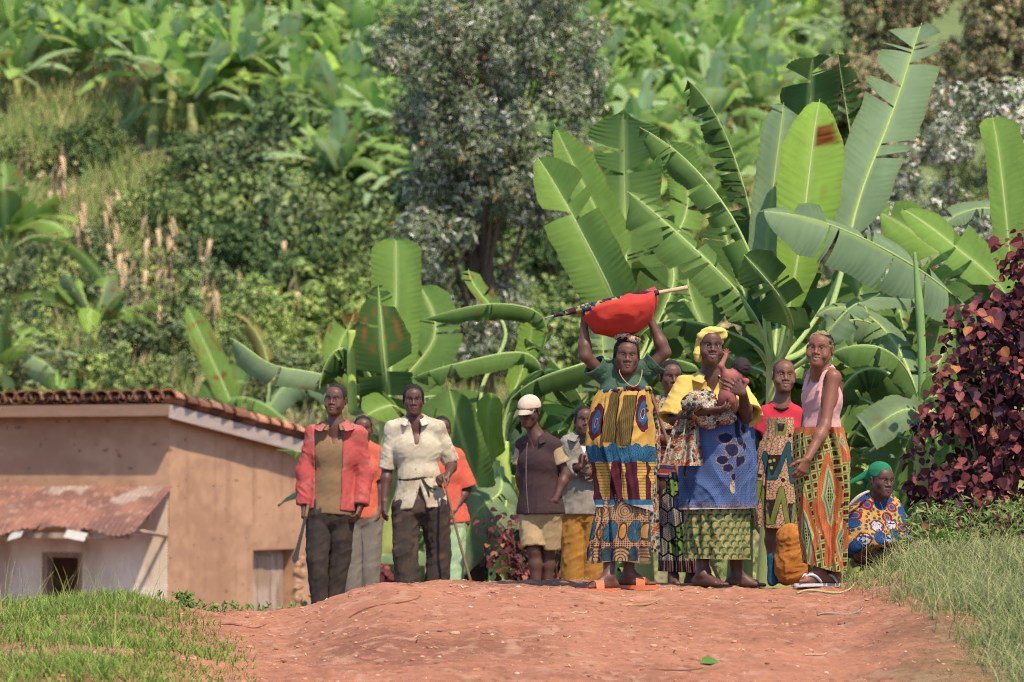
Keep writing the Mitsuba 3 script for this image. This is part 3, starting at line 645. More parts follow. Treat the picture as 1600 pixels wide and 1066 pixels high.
def print_fans(u, v, p):
    x, y = p.x * 10.5 + p.y * 5, p.z * 10.5 + p.y * 3
    d, e, r = voronoi(x, y); d2, e2, r2 = voronoi(x * 2.6 + 3, y * 2.6)
    c = K(236, 168, 28); c = mix(c, mix(K(30, 100, 140), K(168, 44, 40), M(r2 > 0.5)), M(d2 < 0.30)); c = mix(c, K(248, 200, 60), M(e2 - d2 < 0.06))
    blue = mix(K(28, 96, 164), K(16, 60, 120), M(frac(d * 9) > 0.7)); c = mix(c, blue, M((r < 0.42) & (d < 0.50)))
    ring = mix(K(160, 30, 50), K(60, 90, 150), M((d < 0.20))); ring = mix(ring, K(216, 120, 110), M((d > 0.20) & (d < 0.25))); c = mix(c, ring, M((r > 0.42) & (r < 0.74) & (d < 0.42)))
    sq = mix(K(214, 212, 220), K(40, 70, 140), M(noise(x * 9, y * 9) > .55)); c = mix(c, K(150, 30, 40), M((r > 0.80) & (d < 0.50))); return mix(c, sq, M((r > 0.80) & (d < 0.40)))
print_cloth('print_fans', print_fans)
def print_stripe(u, v, p):
    t = frac(p.z / 0.062 + 0.25 * noise(p.x * 8, p.z * 6) + p.x * 0.5)
    c = mix(K(176, 52, 66), K(66, 64, 112), M(t > 0.42)); return mix(c, K(214, 150, 90), M((t > 0.86)))
print_cloth('print_stripe', print_stripe)
def print_umbrella(u, v, p):
    t = noise(u * 22, v * 14) + 0.25 * noise(u * 70, v * 60)
    c = mix(K(96, 26, 44), K(28, 88, 130), M(t > 0.50)); c = mix(c, K(210, 160, 40), M(t > 0.74)); return mix(c, K(40, 44, 30), M(noise(u * 60 + 7, v * 60) > 0.78))
print_cloth('print_umbrella', print_umbrella)
# ---------------------------------------------------------------- the ground: path, banks and the hill behind, one sheet
_prof = PchipInterpolator([-50, 0, 10, 16, 20, 22.5, 24.4, 25.2, 26.5, 28, 30, 34, 42, 50, 58, 64, 75, 90, 110, 140, 190, 260, 400],
                          [-3, -1.75, -1.55, -1.26, -0.99, -0.77, -0.630, -0.628, -0.69, -0.80, -0.95, -1.30, -1.95, -2.35, -2.45, -1.9, 1.2, 6.2, 13.2, 23.5, 40, 58, 85])
def sstep(a, b, x):
    t = np.clip((np.asarray(x, float) - a) / (b - a), 0, 1); return t * t * (3 - 2 * t)
def ground(x, y):
    x, y = np.asarray(x, float), np.asarray(y, float)
    z = _prof(y)
    near = 1 - sstep(30, 45, y)
    xs = x / np.maximum(y, 8) * 25          # sideways, as metres at the crest
    z = z - 0.20 * near * sstep(0.75, 1.5, -xs) * sstep(19, 24, y) + 0.12 * near * sstep(1.8, 2.6, -xs) * (1 - 0.4 * sstep(24, 27, y))
    z = z + 0.14 * near * sstep(2.0, 2.9, xs) * (0.35 + 0.65 * sstep(18, 23, y)) - 0.02 * near * sstep(0.2, 0.9, xs) * sstep(18, 21, y) * (1 - sstep(2, 2.6, xs))
    z = z - 0.30 * near * sstep(2.3, 4.2, -xs) * sstep(23, 27, y)
    far = sstep(58, 75, y)
    z = z + far * (meshkit.fbm(np.stack([x / 14, y / 14, 0 * x], -1), 3, 3) - 0.5) * 2.4
    # the valley on the right, behind the near plants
    z = z - far * 0.30 * np.maximum(y - 75, 0) * sstep(0.055, 0.10, x / np.maximum(y, 1)) * (1 - sstep(150, 330, y))
    return z
def bumps(x, y):
    q = np.stack([x, y, 0 * x], -1)
    return (meshkit.fbm(q / np.array([0.35, 0.5, 1]), 4, 1) - 0.5) * 0.070 + (meshkit.fbm(q / 0.07, 3, 2) - 0.5) * 0.026
def make_ground():
    fx = np.arange(-4.2, 4.2, 0.035); x = np.r_[-400, -250, -160, -110, -80, -60, np.arange(-48, -5, 2.0), -4.8, fx, 4.5, 5.2, np.arange(6.5, 48, 2.0), 60, 80, 110, 160, 250, 400]
    y = np.r_[-50, -20, 0, 8, 13, 16, np.arange(17.4, 27.5, 0.035), np.arange(27.6, 34, 0.25), np.arange(34, 60, 1.5), np.arange(60, 150, 1.8), np.arange(150, 400, 12)]
    X, Y = np.meshgrid(x, y)
    w = sstep(16, 18, Y) * (1 - sstep(27, 33, Y)) * (1 - sstep(4.2, 4.6, np.abs(X)))
    Z = ground(X, Y) + w * bumps(X, Y)
    v = np.stack([X, Y, Z], -1).reshape(-1, 3)
    return v, quads(len(y), len(x))
def ground_color(p, n, uv):
    f1 = fbm(p.x * 1.3, p.y * 0.8, 0, 4); f2 = fbm(p.x * 9, p.y * 7, 3, 3); f3 = noise(p.x * 60, p.y * 60, 0)
    dirt = mix((0.205, 0.090, 0.055), (0.122, 0.052, 0.033), smoothstep(0.35, 0.68, f1 * 0.6 + f2 * 0.4))
    dirt = mix(dirt, (0.29, 0.160, 0.108), smoothstep(0.55, 0.8, f2) * 0.55 + smoothstep(0.82, 0.95, f3) * 0.5)
    dirt = mix(dirt, (0.10, 0.045, 0.028), smoothstep(0.80, 0.93, noise(p.x * 34 + 5, p.y * 26, 2)) * 0.6)
    soil = mix((0.12, 0.09, 0.045), (0.07, 0.08, 0.03), smoothstep(0.35, 0.65, fbm(p.x * 0.5, p.y * 0.5, 1, 4)))
    litter = mix((0.20, 0.155, 0.09), (0.11, 0.12, 0.05), smoothstep(0.3, 0.7, fbm(p.x * 1.1, p.y * 1.1, 5, 3)))
    far = smoothstep(52, 64, p.y); xs = p.x / dr.maximum(p.y, 8) * 25
    edge = smoothstep(2.2, 3.0, xs + 0.8 * (f2 - .5)) * 0.55 + smoothstep(1.9, 2.7, -xs + 0.8 * (f2 - .5)) * 0.4
    near = mix(dirt, soil, dr.clip(edge, 0, 1) * (1 - smoothstep(28, 34, p.y)))
    return mix(near, mix(mix(litter, soil, f1), mix((0.115, 0.150, 0.065), (0.085, 0.115, 0.05), f1), smoothstep(118, 140, p.y)), far)
scene['ground_dirt'] = principled(proc(ground_color), 0.95, 0.12, bump=proc(lambda p, n, uv: 0.011 * fbm(p.x * 30, p.y * 25, 0, 3), 4e-3))
single('ground', make_ground(), 'ground_dirt', 'red dirt path over a low rise, with grassy banks and the hill behind', smooth=True, kind='structure')
# ---------------------------------------------------------------- the people
CF = (0.012, 0.010, 0.010)
def person_red_jacket():
    P = Person('man in an open faded red jacket and brown shirt holding a dark bush knife', 29.0, -6, 0.99, 'dark', seed=1)
    P.joints(shl=(491, 678, 0.02), shr=(559, 679, 0), ell=(477, 738, 0.02), elr=(569, 741, 0.02), wrl=(475, 790, -0.03), wrr=(564, 790, -0.06), hipl=(499, 801, 0), hipr=(534, 801, 0), knl=(496, 874, -0.05), knr=(530, 874, 0.03), anl=(499, 944, -0.04), anr=(521, 946, 0.04))
    P.head(524, 625, -0.03, yaw=-14, pitch=2, roll=4, hs=0.985, smile=0.45, open_=0.35, squint=0.8, brow=1.3)
    P.hand(P.J['wrl'], (-0.08, -0.1, -1), (1, 0.1, 0), -1, (55, 65, 45), fine=0.0045); P.hand(P.J['wrr'], (-0.30, -0.35, -1), (-0.9, 0.3, 0.1), 1, (30, 35, 25), fine=0.0045)
    for k in 'lr': P.foot(P.J['an' + k], P.J['an' + k] + P.fwd * 0.2, fine=None)
    P.body(); P.hair(0.004, front=0.064, color=(0.018, 0.015, 0.015), amp=0.001)
    P.cloth('trousers', P.trousers(0.016, 1.0, crease=0.010, cuff=-0.010), lin(62, 54, 50), label='dark charcoal trousers', dirt=lin(92, 76, 62), dirt_amount=0.35)
    P.cloth('shirt', P.top(0.013, (0.25, 0.25), sg=0.008, hem=0.012, neck=0.066, vneck=(0.16, 0.30), flare=0.012, crease=0.007), lin(138, 108, 76), label='brown shirt open at the neck', vary=0.1)
    J = P.top(0.028, (1.97, 1.97), sg=0.022, hem=-0.02, neck=0.076, open_front=(0.092, 0.02), crease=0.010, flare=0.012, hollow=0.011)
    P.cloth('jacket', J, lin(186, 78, 74), label='faded red jacket hanging open', vary=0.24, dirt=lin(196, 120, 110), dirt_amount=0.6)
    P.collar(lin(190, 98, 92), neck=0.078, gap=36, wide=0.052, high=0.03)
    P.collar(lin(142, 112, 80), neck=0.068, gap=24, wide=0.036, high=0.026, neckdz=0.006)
    w = P.J['wrl']; K0 = thing('bush_knife', 'dark bush knife with wooden handle held by the man in the red jacket', 'knife')
    a, b, c = P.p(483, 784, -0.06), P.p(471, 836, -0.10), P.p(460, 880, -0.12)
    put(K0, 'handle', tube([a, a * 0.55 + b * 0.45], 0.013, 4, 8), 'bark', True, color=np.tile(lin(150, 118, 92), (4 * 8 + 2, 1)))
    d = unit(c - b); sd = unit(np.cross(d, (0, 1, 0)))
    pts = [(a * 0.55 + b * 0.45, 0.011), (b, 0.014), (b * 0.4 + c * 0.6, 0.018), (c - d * 0.03, 0.028), (c, 0.010)]
    v = np.vstack([[p_ - sd * w_, p_ + sd * w_ * 0.8] for p_, w_ in pts]); v = np.vstack([v + [0, 0.004, 0], v - [0, 0.004, 0]]); f = quads(5, 2)
    f = np.vstack([f, f[:, ::-1] + 10, quads(2, 5)[:, ::-1] * 0 + 0])
    side = [[i, i + 2, i + 12, i + 10] for i in (0, 2, 4, 6)] + [[i + 3, i + 1, i + 11, i + 13] for i in (0, 2, 4, 6)]
    f = np.vstack([f[f.sum(1) > 0]] + [[[q[0], q[1], q[2]], [q[0], q[2], q[3]]] for q in side])
    put(K0, 'blade', (v, f), 'plain', color=np.tile(lin(58, 56, 58), (20, 1)))

def person_behind_red():
    P = Person('person in orange shirt and grey trousers half hidden behind the man in the red jacket', 32.5, 8, 0.97, 'dark', seed=2)
    P.joints(shl=(545, 706), shr=(586, 706), ell=(538, 752), elr=(596, 752), wrl=(541, 800, -0.05), wrr=(594, 795, -0.06), hipl=(552, 806), hipr=(578, 806))
    P.legs_to_ground(); P.head(567, 671, 0, yaw=5, hs=0.97); P.hand(P.J['wrr'], (-0.2, -0.2, -1), (-1, 0, 0), 1, fine=None)
    P.body(0.011, 0.0045); P.hair(0.006, front=0.060)
    P.cloth('trousers', P.trousers(0.024, 1.0, crease=0.009), lin(128, 120, 110), label='grey trousers'); P.cloth('shirt', P.top(0.020, (0.95, 0.95), sg=0.022, hem=0.02), lin(214, 100, 70), label='orange red shirt')

def person_white_shirt():
    P = Person('man in an open cream shirt tied with a dark cord, holding a thin stick', 30.0, -3, 1.0, 'deep', seed=3)
    P.joints(shl=(614, 671), shr=(683, 670), ell=(605, 733, 0.02), elr=(706, 726, 0.06), wrl=(600, 782, -0.05), wrr=(701, 741, -0.14), hipl=(636, 790, 0), hipr=(678, 790, 0), knl=(633, 862, -0.06), knr=(686, 862, 0.03), anl=(640, 938, -0.05), anr=(680, 938, 0.06))
    P.head(646, 625, -0.03, yaw=2, pitch=-2, roll=0, hs=1.0, smile=0.1, open_=0.15, fat=0.98)
    P.hand(P.J['wrl'], (-0.06, -0.15, -1), (0.9, 0.3, 0), -1, (18, 25, 15), fine=0.0045); P.hand(P.J['wrr'], (-0.62, -0.35, -0.35), (-0.2, 0.4, -0.8), 1, (50, 60, 40), fine=0.0045)
    for k in 'lr': P.foot(P.J['an' + k], P.J['an' + k] + P.fwd * 0.2, fine=None)
    P.body(); P.hair(0.010, front=0.056, amp=0.002)
    P.cloth('trousers', P.trousers(0.026, 1.0, crease=0.013, cuff=0.016, waist=0.05), lin(70, 60, 56), label='dark loose trousers with brown dust on the knees', dirt=lin(112, 86, 66), dirt_amount=0.55)
    nb = (P.J['hipl'] + P.J['hipr']) / 2
    gap = dict(wedge(nb + np.array([0, 0, 0.16]), (0, 0, -1), (1, 0, 0), (0, -1, 0), 0.30, 0.002, k=0.012, back=0.0))
    S = P.top(0.026, (1.0, 0.92), sg=0.018, hem=0.02, neck=0.068, vneck=(0.20, 0.20, 0.012), crease=0.010, flare=0.042, extra=[gap], hollow=0.0)
    P.cloth('shirt', S, lin(206, 194, 168), label='cream shirt open to the chest, stained brown', vary=0.06, dirt=lin(150, 118, 84), dirt_amount=0.45)
    P.collar(lin(214, 206, 184), neck=0.072, gap=30, wide=0.030, high=0.030, dirt=lin(170, 140, 104))
    th = np.linspace(0, 2 * np.pi, 40); c = P.p(654, 748)
    ring = c + np.stack([0.158 * np.sin(th), -0.128 * np.cos(th), 0.008 * np.sin(th) + 0.006 * np.sin(3 * th)], -1)
    m = cat([tube(ring, 0.011, 50, 6), tube([ring[1], ring[1] + [0.03, -0.02, -0.04], ring[1] + [0.06, -0.02, -0.07], ring[1] + [0.11, -0.01, -0.085]], [0.009, 0.008], 10, 6), tube([ring[1], ring[1] + [0.04, -0.02, -0.06], ring[1] + [0.06, -0.02, -0.15]], [0.009, 0.006], 10, 6)])
    P.cloth('belt', m, lin(74, 60, 46), label='knotted dark cord')
    for (px, py) in ((653, 722), (653, 738), (653, 763)):
        b = trimesh.creation.cylinder(0.006, 0.004, sections=12, transform=trimesh.transformations.rotation_matrix(np.pi / 2, [1, 0, 0])); q = np.array(b.vertices) + P.p(px, py, -0.16)
        put(P.key, 'button', (q, np.array(b.faces)), 'plastic', color=np.tile(lin(220, 214, 200), (len(q), 1)))
    st = [P.p(692, 742, -0.20), P.p(700, 775, -0.24), P.p(719, 850, -0.30), P.p(740, 922, -0.35)]; m = tube(st, [0.008, 0.009, 0.011, 0.012], 24, 7)
    single('walking_stick', m, 'bark', 'thin pale stick held by the man in the cream shirt', 'stick', True, color=tint(m, lin(132, 104, 78), 0.25, 0.05))

def person_behind_white():
    P = Person('person in orange T-shirt and pale green trousers behind the man in the cream shirt', 32.5, 14, 0.98, 'deep', seed=4)
    P.joints(shl=(672, 714), shr=(713, 713), ell=(664, 755), elr=(729, 764, 0.02), wrl=(668, 800), wrr=(711, 798, -0.10), hipl=(686, 814), hipr=(709, 814))
    P.legs_to_ground(); P.head(690, 672, 0.05, yaw=10, hs=0.97); P.hand(P.J['wrr'], (-0.5, -0.2, -1), (-1, 0, 0), 1, fine=None)
    P.body(0.011, 0.0045); P.hair(0.008, front=0.060)
    P.cloth('trousers', P.trousers(0.020, 1.0), lin(170, 206, 160), label='pale green trousers'); P.cloth('shirt', P.top(0.026, (0.95, 0.95), sg=0.036, hem=0.02, flare=0.01), lin(222, 98, 74), label='orange T-shirt')

def person_hat():
    P = Person('small child in a brown brimmed hat, half hidden by a banana leaf', 33.4, 6, 0.62, 'deep', seed=14)
    P.joints(shl=(726, 826), shr=(750, 826), ell=(722, 850), elr=(754, 850), wrl=(724, 872), wrr=(752, 872), hipl=(732, 878), hipr=(745, 878))
    P.legs_to_ground(); P.head(737, 797, 0, yaw=-10, pitch=-6, hs=0.80, smile=0.2, open_=0.2); P.body(0.011, 0.0045)
    P.cloth('shirt', P.top(0.016, (0.9, 0.9), hem=0.02), lin(128, 96, 70), label='brown shirt'); P.cloth('trousers', P.trousers(0.016, 1.0), lin(70, 60, 52))
    W, R, h = P.W, P.hR, P.hs; n = 40; a = np.linspace(0, 2 * np.pi, n, endpoint=False); rows = []
    for r, z in ((0.0, 0.150), (0.050, 0.148), (0.078, 0.130), (0.088, 0.075), (0.092, 0.058), (0.120, 0.050), (0.155, 0.038), (0.152, 0.034), (0.118, 0.045), (0.086, 0.052)): rows.append(np.array([W(r * math.sin(q), 0.012 - r * 1.1 * math.cos(q), z + 0.10 * r * math.sin(q) ** 2 * (r > 0.1)) for q in a]))
    v = np.array(rows).reshape(-1, 3); P.cloth('hat', (v, quads(len(rows), n, True)), lin(164, 112, 72), label='brown hat with a brim')

def person_cap():
    P = Person('boy in a pale cap, dark brown sleeveless vest and khaki shorts', 29.3, -32, 0.90, 'deep', seed=5)
    P.joints(shl=(818, 696, 0.07), shr=(866, 697, -0.07), ell=(813, 745, 0.10), elr=(884, 741, -0.06), wrl=(822, 785, 0.16), wrr=(868, 781, -0.13), hipl=(831, 800, 0.03), hipr=(858, 800, -0.03), knl=(834, 860, -0.05), knr=(856, 860, 0.02), anl=(838, 930, -0.05), anr=(854, 930, 0.03))
    P.head(826.5, 643, -0.06, yaw=-24, pitch=-14, roll=2, hs=0.96, smile=0.0, open_=0.1)
    P.hand(P.J['wrr'], (-0.45, 0.05, -0.8), (-0.3, 0.9, 0.1), -1, (45, 50, 30), fine=0.0045)
    for k in 'lr': P.foot(P.J['an' + k], P.J['an' + k] + P.fwd * 0.2, fine=None)
    P.body(); P.hair(0.006, front=0.058)
    P.cloth('shorts', P.trousers(0.020, 0.47, crease=0.008, cuff=0.014, waist=0.04), lin(176, 150, 108), label='khaki shorts')
    P.cloth('shirt', P.top(0.012, (0.62, 0.62), sg=0.026, hem=-0.06, neck=0.060, vneck=(0.07, 0.3)), lin(176, 152, 114), label='khaki shirt under the vest')
    V = P.top(0.030, (0.0, 0.0), hem=0.015, neck=0.066, vneck=(0.085, 0.36), crease=0.006, flare=0.030)
    P.cloth('vest', V, lin(72, 52, 54), label='dark brown zipped vest', vary=0.1)
    P.collar(lin(66, 48, 50), neck=0.070, gap=34, wide=0.034, high=0.034)
    h, W, R = P.hs, P.W, P.hR
    crown = extract([ell(W(0, 0.012, 0.040), np.array([0.088, 0.112, 0.090]) * h, R, 0.02), plane(W(0, 0, 0.030), -(R @ np.array([0, 0.12, 1.0])), 0.004)], 0.004)
    P.cloth('cap', wrinkle(crown, 0.0015, 0.03, (0, 0, 1), 2, 3), lin(214, 190, 170), label='pale cap with a dark visor', vary=0.05)
    n = 15; ang = np.radians(np.linspace(-62, 62, n)); rows = []
    for t in np.linspace(0, 1, 6):
        rows.append([W(math.sin(q) * 0.083 * (1 - 0.10 * t), 0.012 - math.cos(q) * (0.100 + 0.075 * t * math.cos(q * 1.25)), 0.038 - 0.018 * t - 0.016 * math.sin(q) ** 2 - 0.012 * t * t) for q in ang])
    v = np.array(rows).reshape(-1, 3); f = quads(6, n); v2 = v - R @ np.array([0, 0, 0.006]) * h
    put(P.key + '__cap', 'visor', cat([(v, f), (v2, f[:, ::-1])]), 'cloth', color=np.vstack([np.tile(lin(196, 172, 152), (len(v), 1)), np.tile(lin(48, 42, 58), (len(v), 1))]))
    m = tube([P.p(824, 692, -0.150), P.p(822, 740, -0.165), P.p(826, 802, -0.165)], 0.003, 20, 5)
    P.cloth('zip', m, lin(128, 116, 110))

def person_grey_jacket():
    P = Person('smiling man in a worn grey jacket and mustard trousers with clasped hands', 30.6, 4, 0.97, 'deep', seed=6)
    P.joints(shl=(889, 694), shr=(937, 694), ell=(884, 744, -0.02), elr=(948, 742, 0.0), wrl=(907, 728, -0.20), wrr=(934, 738, -0.19), hipl=(896, 800), hipr=(926, 800))
    P.legs_to_ground(); P.head(913, 657, -0.03, yaw=8, pitch=0, roll=0, hs=0.98, smile=0.6, open_=0.2, nose=1.1)
    P.hand(P.J['wrl'], (0.55, -0.25, 0.6), (0.3, -0.9, -0.2), -1, (60, 60, 40), fine=0.0048); P.hand(P.J['wrr'], (-0.9, -0.2, 0.05), (0.1, 0.9, 0.1), 1, (25, 30, 20), fine=0.0048)
    for k in 'lr': P.foot(P.J['an' + k], P.J['an' + k] + P.fwd * 0.2, fine=None)
    P.body(); P.hair(0.006, front=0.058)
    P.cloth('trousers', P.trousers(0.030, 1.0, crease=0.013, cuff=0.02), lin(176, 122, 40), label='mustard trousers')
    P.cloth('shirt', P.top(0.014, (0.4, 0.4), hem=-0.05, neck=0.060, vneck=(0.03, 0.3)), lin(206, 204, 204))
    J = P.top(0.034, (1.75, 1.75), sg=0.030, hem=0.02, neck=0.068, vneck=(0.15, 0.42), crease=0.011, flare=0.02)
    P.cloth('jacket', J, lin(150, 142, 130), label='worn grey jacket with stains', vary=0.1, dirt=lin(98, 90, 82), dirt_amount=0.7)
    P.collar(lin(152, 144, 132), neck=0.074, gap=34, wide=0.05, dirt=lin(110, 100, 92))

def person_bundle():
    P = Person('woman in green top and mustard print wrap balancing a red bundle on her head', 24.4, 4, 0.93, 'dark', seed=7, female=True, wt=0.98)
    P.joints(shl=(941, 584, 0.0), shr=(1012, 578, 0.02), ell=(914.5, 556, -0.06), elr=(1039, 551, 0.0), wrl=(912.5, 507, -0.02), wrr=(1017, 501, 0.0), hipl=(955, 722), hipr=(992, 722), knl=(955, 808, -0.02), knr=(987, 808), anl=(951, 902, -0.10), anr=(982, 897, 0.04))
    P.bust = 0.0
    P.head(979, 556, -0.045, yaw=3, pitch=-1, roll=3, hs=0.95, smile=0.05, open_=0.2, squint=0.8, fat=1.04, nose=1.1, brow=1.2)
    P.hand(P.J['wrl'], (-0.12, 0.1, 1), (1, 0.1, 0.1), 1, (22, 25, 18), fine=0.0042); P.hand(P.J['wrr'], (-0.10, 0.3, 1), (-1, 0, 0.2), -1, (25, 25, 20), fine=0.0042)
    tl, tr = P.p(934, 921, -0.12), P.p(1020, 913, -0.06)
    P.foot(P.J['anl'], P.J['anl'] + np.array([-0.16, -0.10, 0])); P.foot(P.J['anr'], P.J['anr'] + np.array([0.17, -0.06, 0]))
    P.body(); P.hair(0.011, front=0.052, color=(0.013, 0.011, 0.011), amp=0.004)
    up_l = P.J['ell'] - P.J['shl']; 
    S = P.top(0.012, (0.50, 0.50), sg=0.030, hem=-0.25, neck=0.066, vneck=(0.075, 0.55), crease=0.006)
    P.cloth('top', S, lin(66, 96, 78), label='dull green top with a deep neck', vary=0.12)
    m = tube([P.p(968, 578, -0.10), P.p(975, 594, -0.14), P.p(991, 604, -0.16), P.p(1001, 592, -0.13), P.p(1003, 578, -0.09)], 0.003, 24, 5); P.cloth('necklace', m, lin(196, 160, 96))
    m, uv = P.skirt([(772, 936, 1014), (800, 932, 1015), (850, 921, 1013), (879, 918, 1012)], depth=0.80, amp=0.016, folds=9, seed=71, hem=lambda x: 878 + 2.5 * math.sin(x * 0.07))
    P.cloth('underskirt', m, None, 'print_medallion', label='tan skirt printed with blue wheels', uv=uv)
    def hem(x): return 792 - 15 * max(0, 1 - abs(x - 972) / 16) if x < 973 else 785 + (x - 973) * 0.30
    m, uv = P.skirt([(609, 942, 1014), (622, 932, 1016), (650, 924, 1017), (690, 919, 1018), (735, 928, 1017), (796, 936, 1015)], depth=0.86, amp=0.020, folds=6.5, diag=0.6, seed=72, hem=hem, grow=0.006, dy=-0.01)
    P.cloth('wrap', m, None, 'print_sun', label='mustard wrap printed with maroon eyes and teal bands', uv=uv)
    th = np.linspace(0, 2 * np.pi, 60); c = P.p(978, 612)
    ring = c + np.stack([0.150 * np.sin(th), -0.135 * np.cos(th), 0.010 * np.sin(th * 2) + 0.010 * np.cos(th)], -1)
    m = wrinkle(tube(ring, 0.020, 90, 10), 0.007, 0.03, (1, 0, 0), 1.5, 3); P.cloth('wrap_roll', m, None, 'print_umbrella', uv=np.stack([m[0][:, 0] * 1.0, m[0][:, 2]], -1))
    def slide(ft, toe, dirn):
        d = unit(np.array([dirn[0], dirn[1], 0])); t = np.array([-d[1], d[0], 0]); g = P.J[ft] - [0, 0, 0.078 * P.s]
        n = 28; a = np.linspace(0, 2 * np.pi, n, endpoint=False); L = 0.142
        ctr = g + d * 0.055; o = ctr + d[None] * (np.cos(a) * L)[:, None] + t[None] * (np.sin(a) * 0.058 * (1 - 0.16 * np.cos(a + np.pi)))[:, None]
        lo_, hi_ = o - [0, 0, 0.018], o + [0, 0, 0.004]; v = np.vstack([lo_, hi_, ctr[None] - [0, 0, 0.018], ctr[None] + [0, 0, 0.003]]); i = np.arange(n); j = (i + 1) % n
        f = np.vstack([np.stack([i, j, j + n], 1), np.stack([i, j + n, i + n], 1), np.stack([j, i, i * 0 + 2 * n], 1), np.stack([i + n, j + n, i * 0 + 2 * n + 1], 1)])
        key = put(P.key, 'sandal', (v, f), 'plastic', 40, label='orange plastic sandal', color=None) if False else None
        key = numbered(P.key + '__sandal'); scene[key] = mikit.ply((v, f), 'orange_plastic', smooth=40); labels[key] = {'label': 'orange plastic slide sandal'}
        q = np.linspace(-1, 1, 11); rows = []
        for s_ in (0.055, 0.07, 0.085, 0.10, 0.115): rows.append([g + d * (s_ + 0.012 * x * x) + t * x * 0.056 + np.array([0, 0, 0.004 + 0.060 * (1 - x * x) ** 0.5 * (1.08 - s_ * 3.4)]) for x in q])
        v = np.array(rows).reshape(-1, 3); f = quads(5, 11)
        k2 = numbered(key + '__strap'); scene[k2] = mikit.ply(cat([(v, f), (v + [0, 0, 0.006], f[:, ::-1])]), 'orange_plastic', smooth=True)
    slide('anl', tl, (-0.16, -0.10)); slide('anr', tr, (0.17, -0.06))
    # head ring, bundle, umbrella: things she carries
    W = P.W; c = W(0, 0.01, 0.118) ; th = np.linspace(0, 2 * np.pi, 40)
    ring = c + np.stack([0.062 * np.cos(th), 0.062 * np.sin(th), 0.006 * np.sin(2 * th) - 0.012 * np.cos(th)], -1)
    m = wrinkle(tube(ring, 0.026, 70, 10), 0.008, 0.022, (1, 0, 0.6), 1.5, 8)
    single('head_ring', m, 'print_floral', 'rolled brown cloth ring between the red bundle and her hair', 'cloth', True)
    n, k = 72, 26; cB = P.p(967, 477, 0.0); ax = unit(np.array([111.5, 0, 29.0])); upv = unit(np.cross(np.array([0, -1, 0]), ax)); upv = upv if upv[2] > 0 else -upv; ayv = np.array([0, 1.0, 0])
    a_ = np.linspace(0, 2 * np.pi, n, endpoint=False); rows = []
    R0, D0 = 0.238, 0.190
    for i, t in enumerate(np.linspace(0, 1, k)):
        ph = t * np.pi / 2; r = R0 * math.cos(ph) ** 0.82; z = -D0 * math.sin(ph) ** 1.05
        pl = 0.012 * (1 - t) * np.abs(np.sin(a_ * 4.0 + 0.8 + t)) ** 2 + 0.006 * (meshkit.noise(np.stack([np.cos(a_) * 2.5, np.sin(a_) * 2.5, 0 * a_ + t * 3], -1), 4) - 0.5)
        rows.append(cB + ax * ((r + pl) * np.cos(a_) + 0.012 * t)[:, None] + ayv * ((r + pl) * np.sin(a_) * 0.9)[:, None] + upv * (z + 0.020 * (1 - t) ** 3 * np.sin(a_ * 3 + 1) + 0.03 * (1 - t) ** 2 * np.maximum(np.cos(a_), 0) ** 3)[:, None])
    top = [cB + ax * (0.55 * R0 * np.cos(a_))[:, None] + ayv * (0.55 * R0 * np.sin(a_))[:, None] + upv * (0.03 + 0.012 * np.sin(a_ * 5))[:, None], np.tile(cB + upv * 0.04, (n, 1))]
    rows = top[::-1] + rows
    v = np.array(rows).reshape(-1, 3); f = quads(len(rows), n, True)[:, ::-1]; f = np.vstack([f])
    m = wrinkle(wrinkle((v, f), 0.020, 0.11, ax * 0.4 + upv, 3, 5), 0.004, 0.05, ax + 0.5 * upv, 3, 6)
    single('bundle', m, 'cloth', 'rounded bundle in plain red cloth carried on the woman’s head'.replace('’', "'"), 'bundle', True, color=tint(m, lin(206, 54, 38), 0.12, 0.08))
    U = thing('umbrella', 'rolled print umbrella with a pale wooden handle laid across the red bundle', 'umbrella')
    e0, e1 = P.p(850, 498.5, -0.10), P.p(1075, 450.5, -0.06); g = lambda t: e0 + t * (e1 - e0) + upv * (0.004 + 0.012 * math.sin(t * 3.1))
    put(U, 'tip', tube([g(0), g(0.08)], [0.004, 0.006], 3, 8), 'metal', True, color=np.tile(lin(200, 196, 190), (26, 1)))
    rr = [0.010, 0.020, 0.024, 0.027, 0.030, 0.032, 0.034, 0.030, 0.016]; m = wrinkle(tube([g(t) for t in np.linspace(0.07, 0.80, 9)], rr, 70, 12), 0.005, 0.03, ax, 3, 6)
    put(U, 'cloth', m, 'print_umbrella', True, label='rolled cloth in maroon, blue and yellow', uv=np.stack([(m[0] - e0) @ ax, m[0][:, 2]], -1))
    put(U, 'handle', tube([g(0.79), g(0.90), g(1.0)], [0.012, 0.013, 0.015], 8, 10), 'bark', True, color=np.tile(lin(214, 176, 138), (82, 1)))
scene['orange_plastic'] = principled(lin(226, 112, 58), 0.5, 0.4)

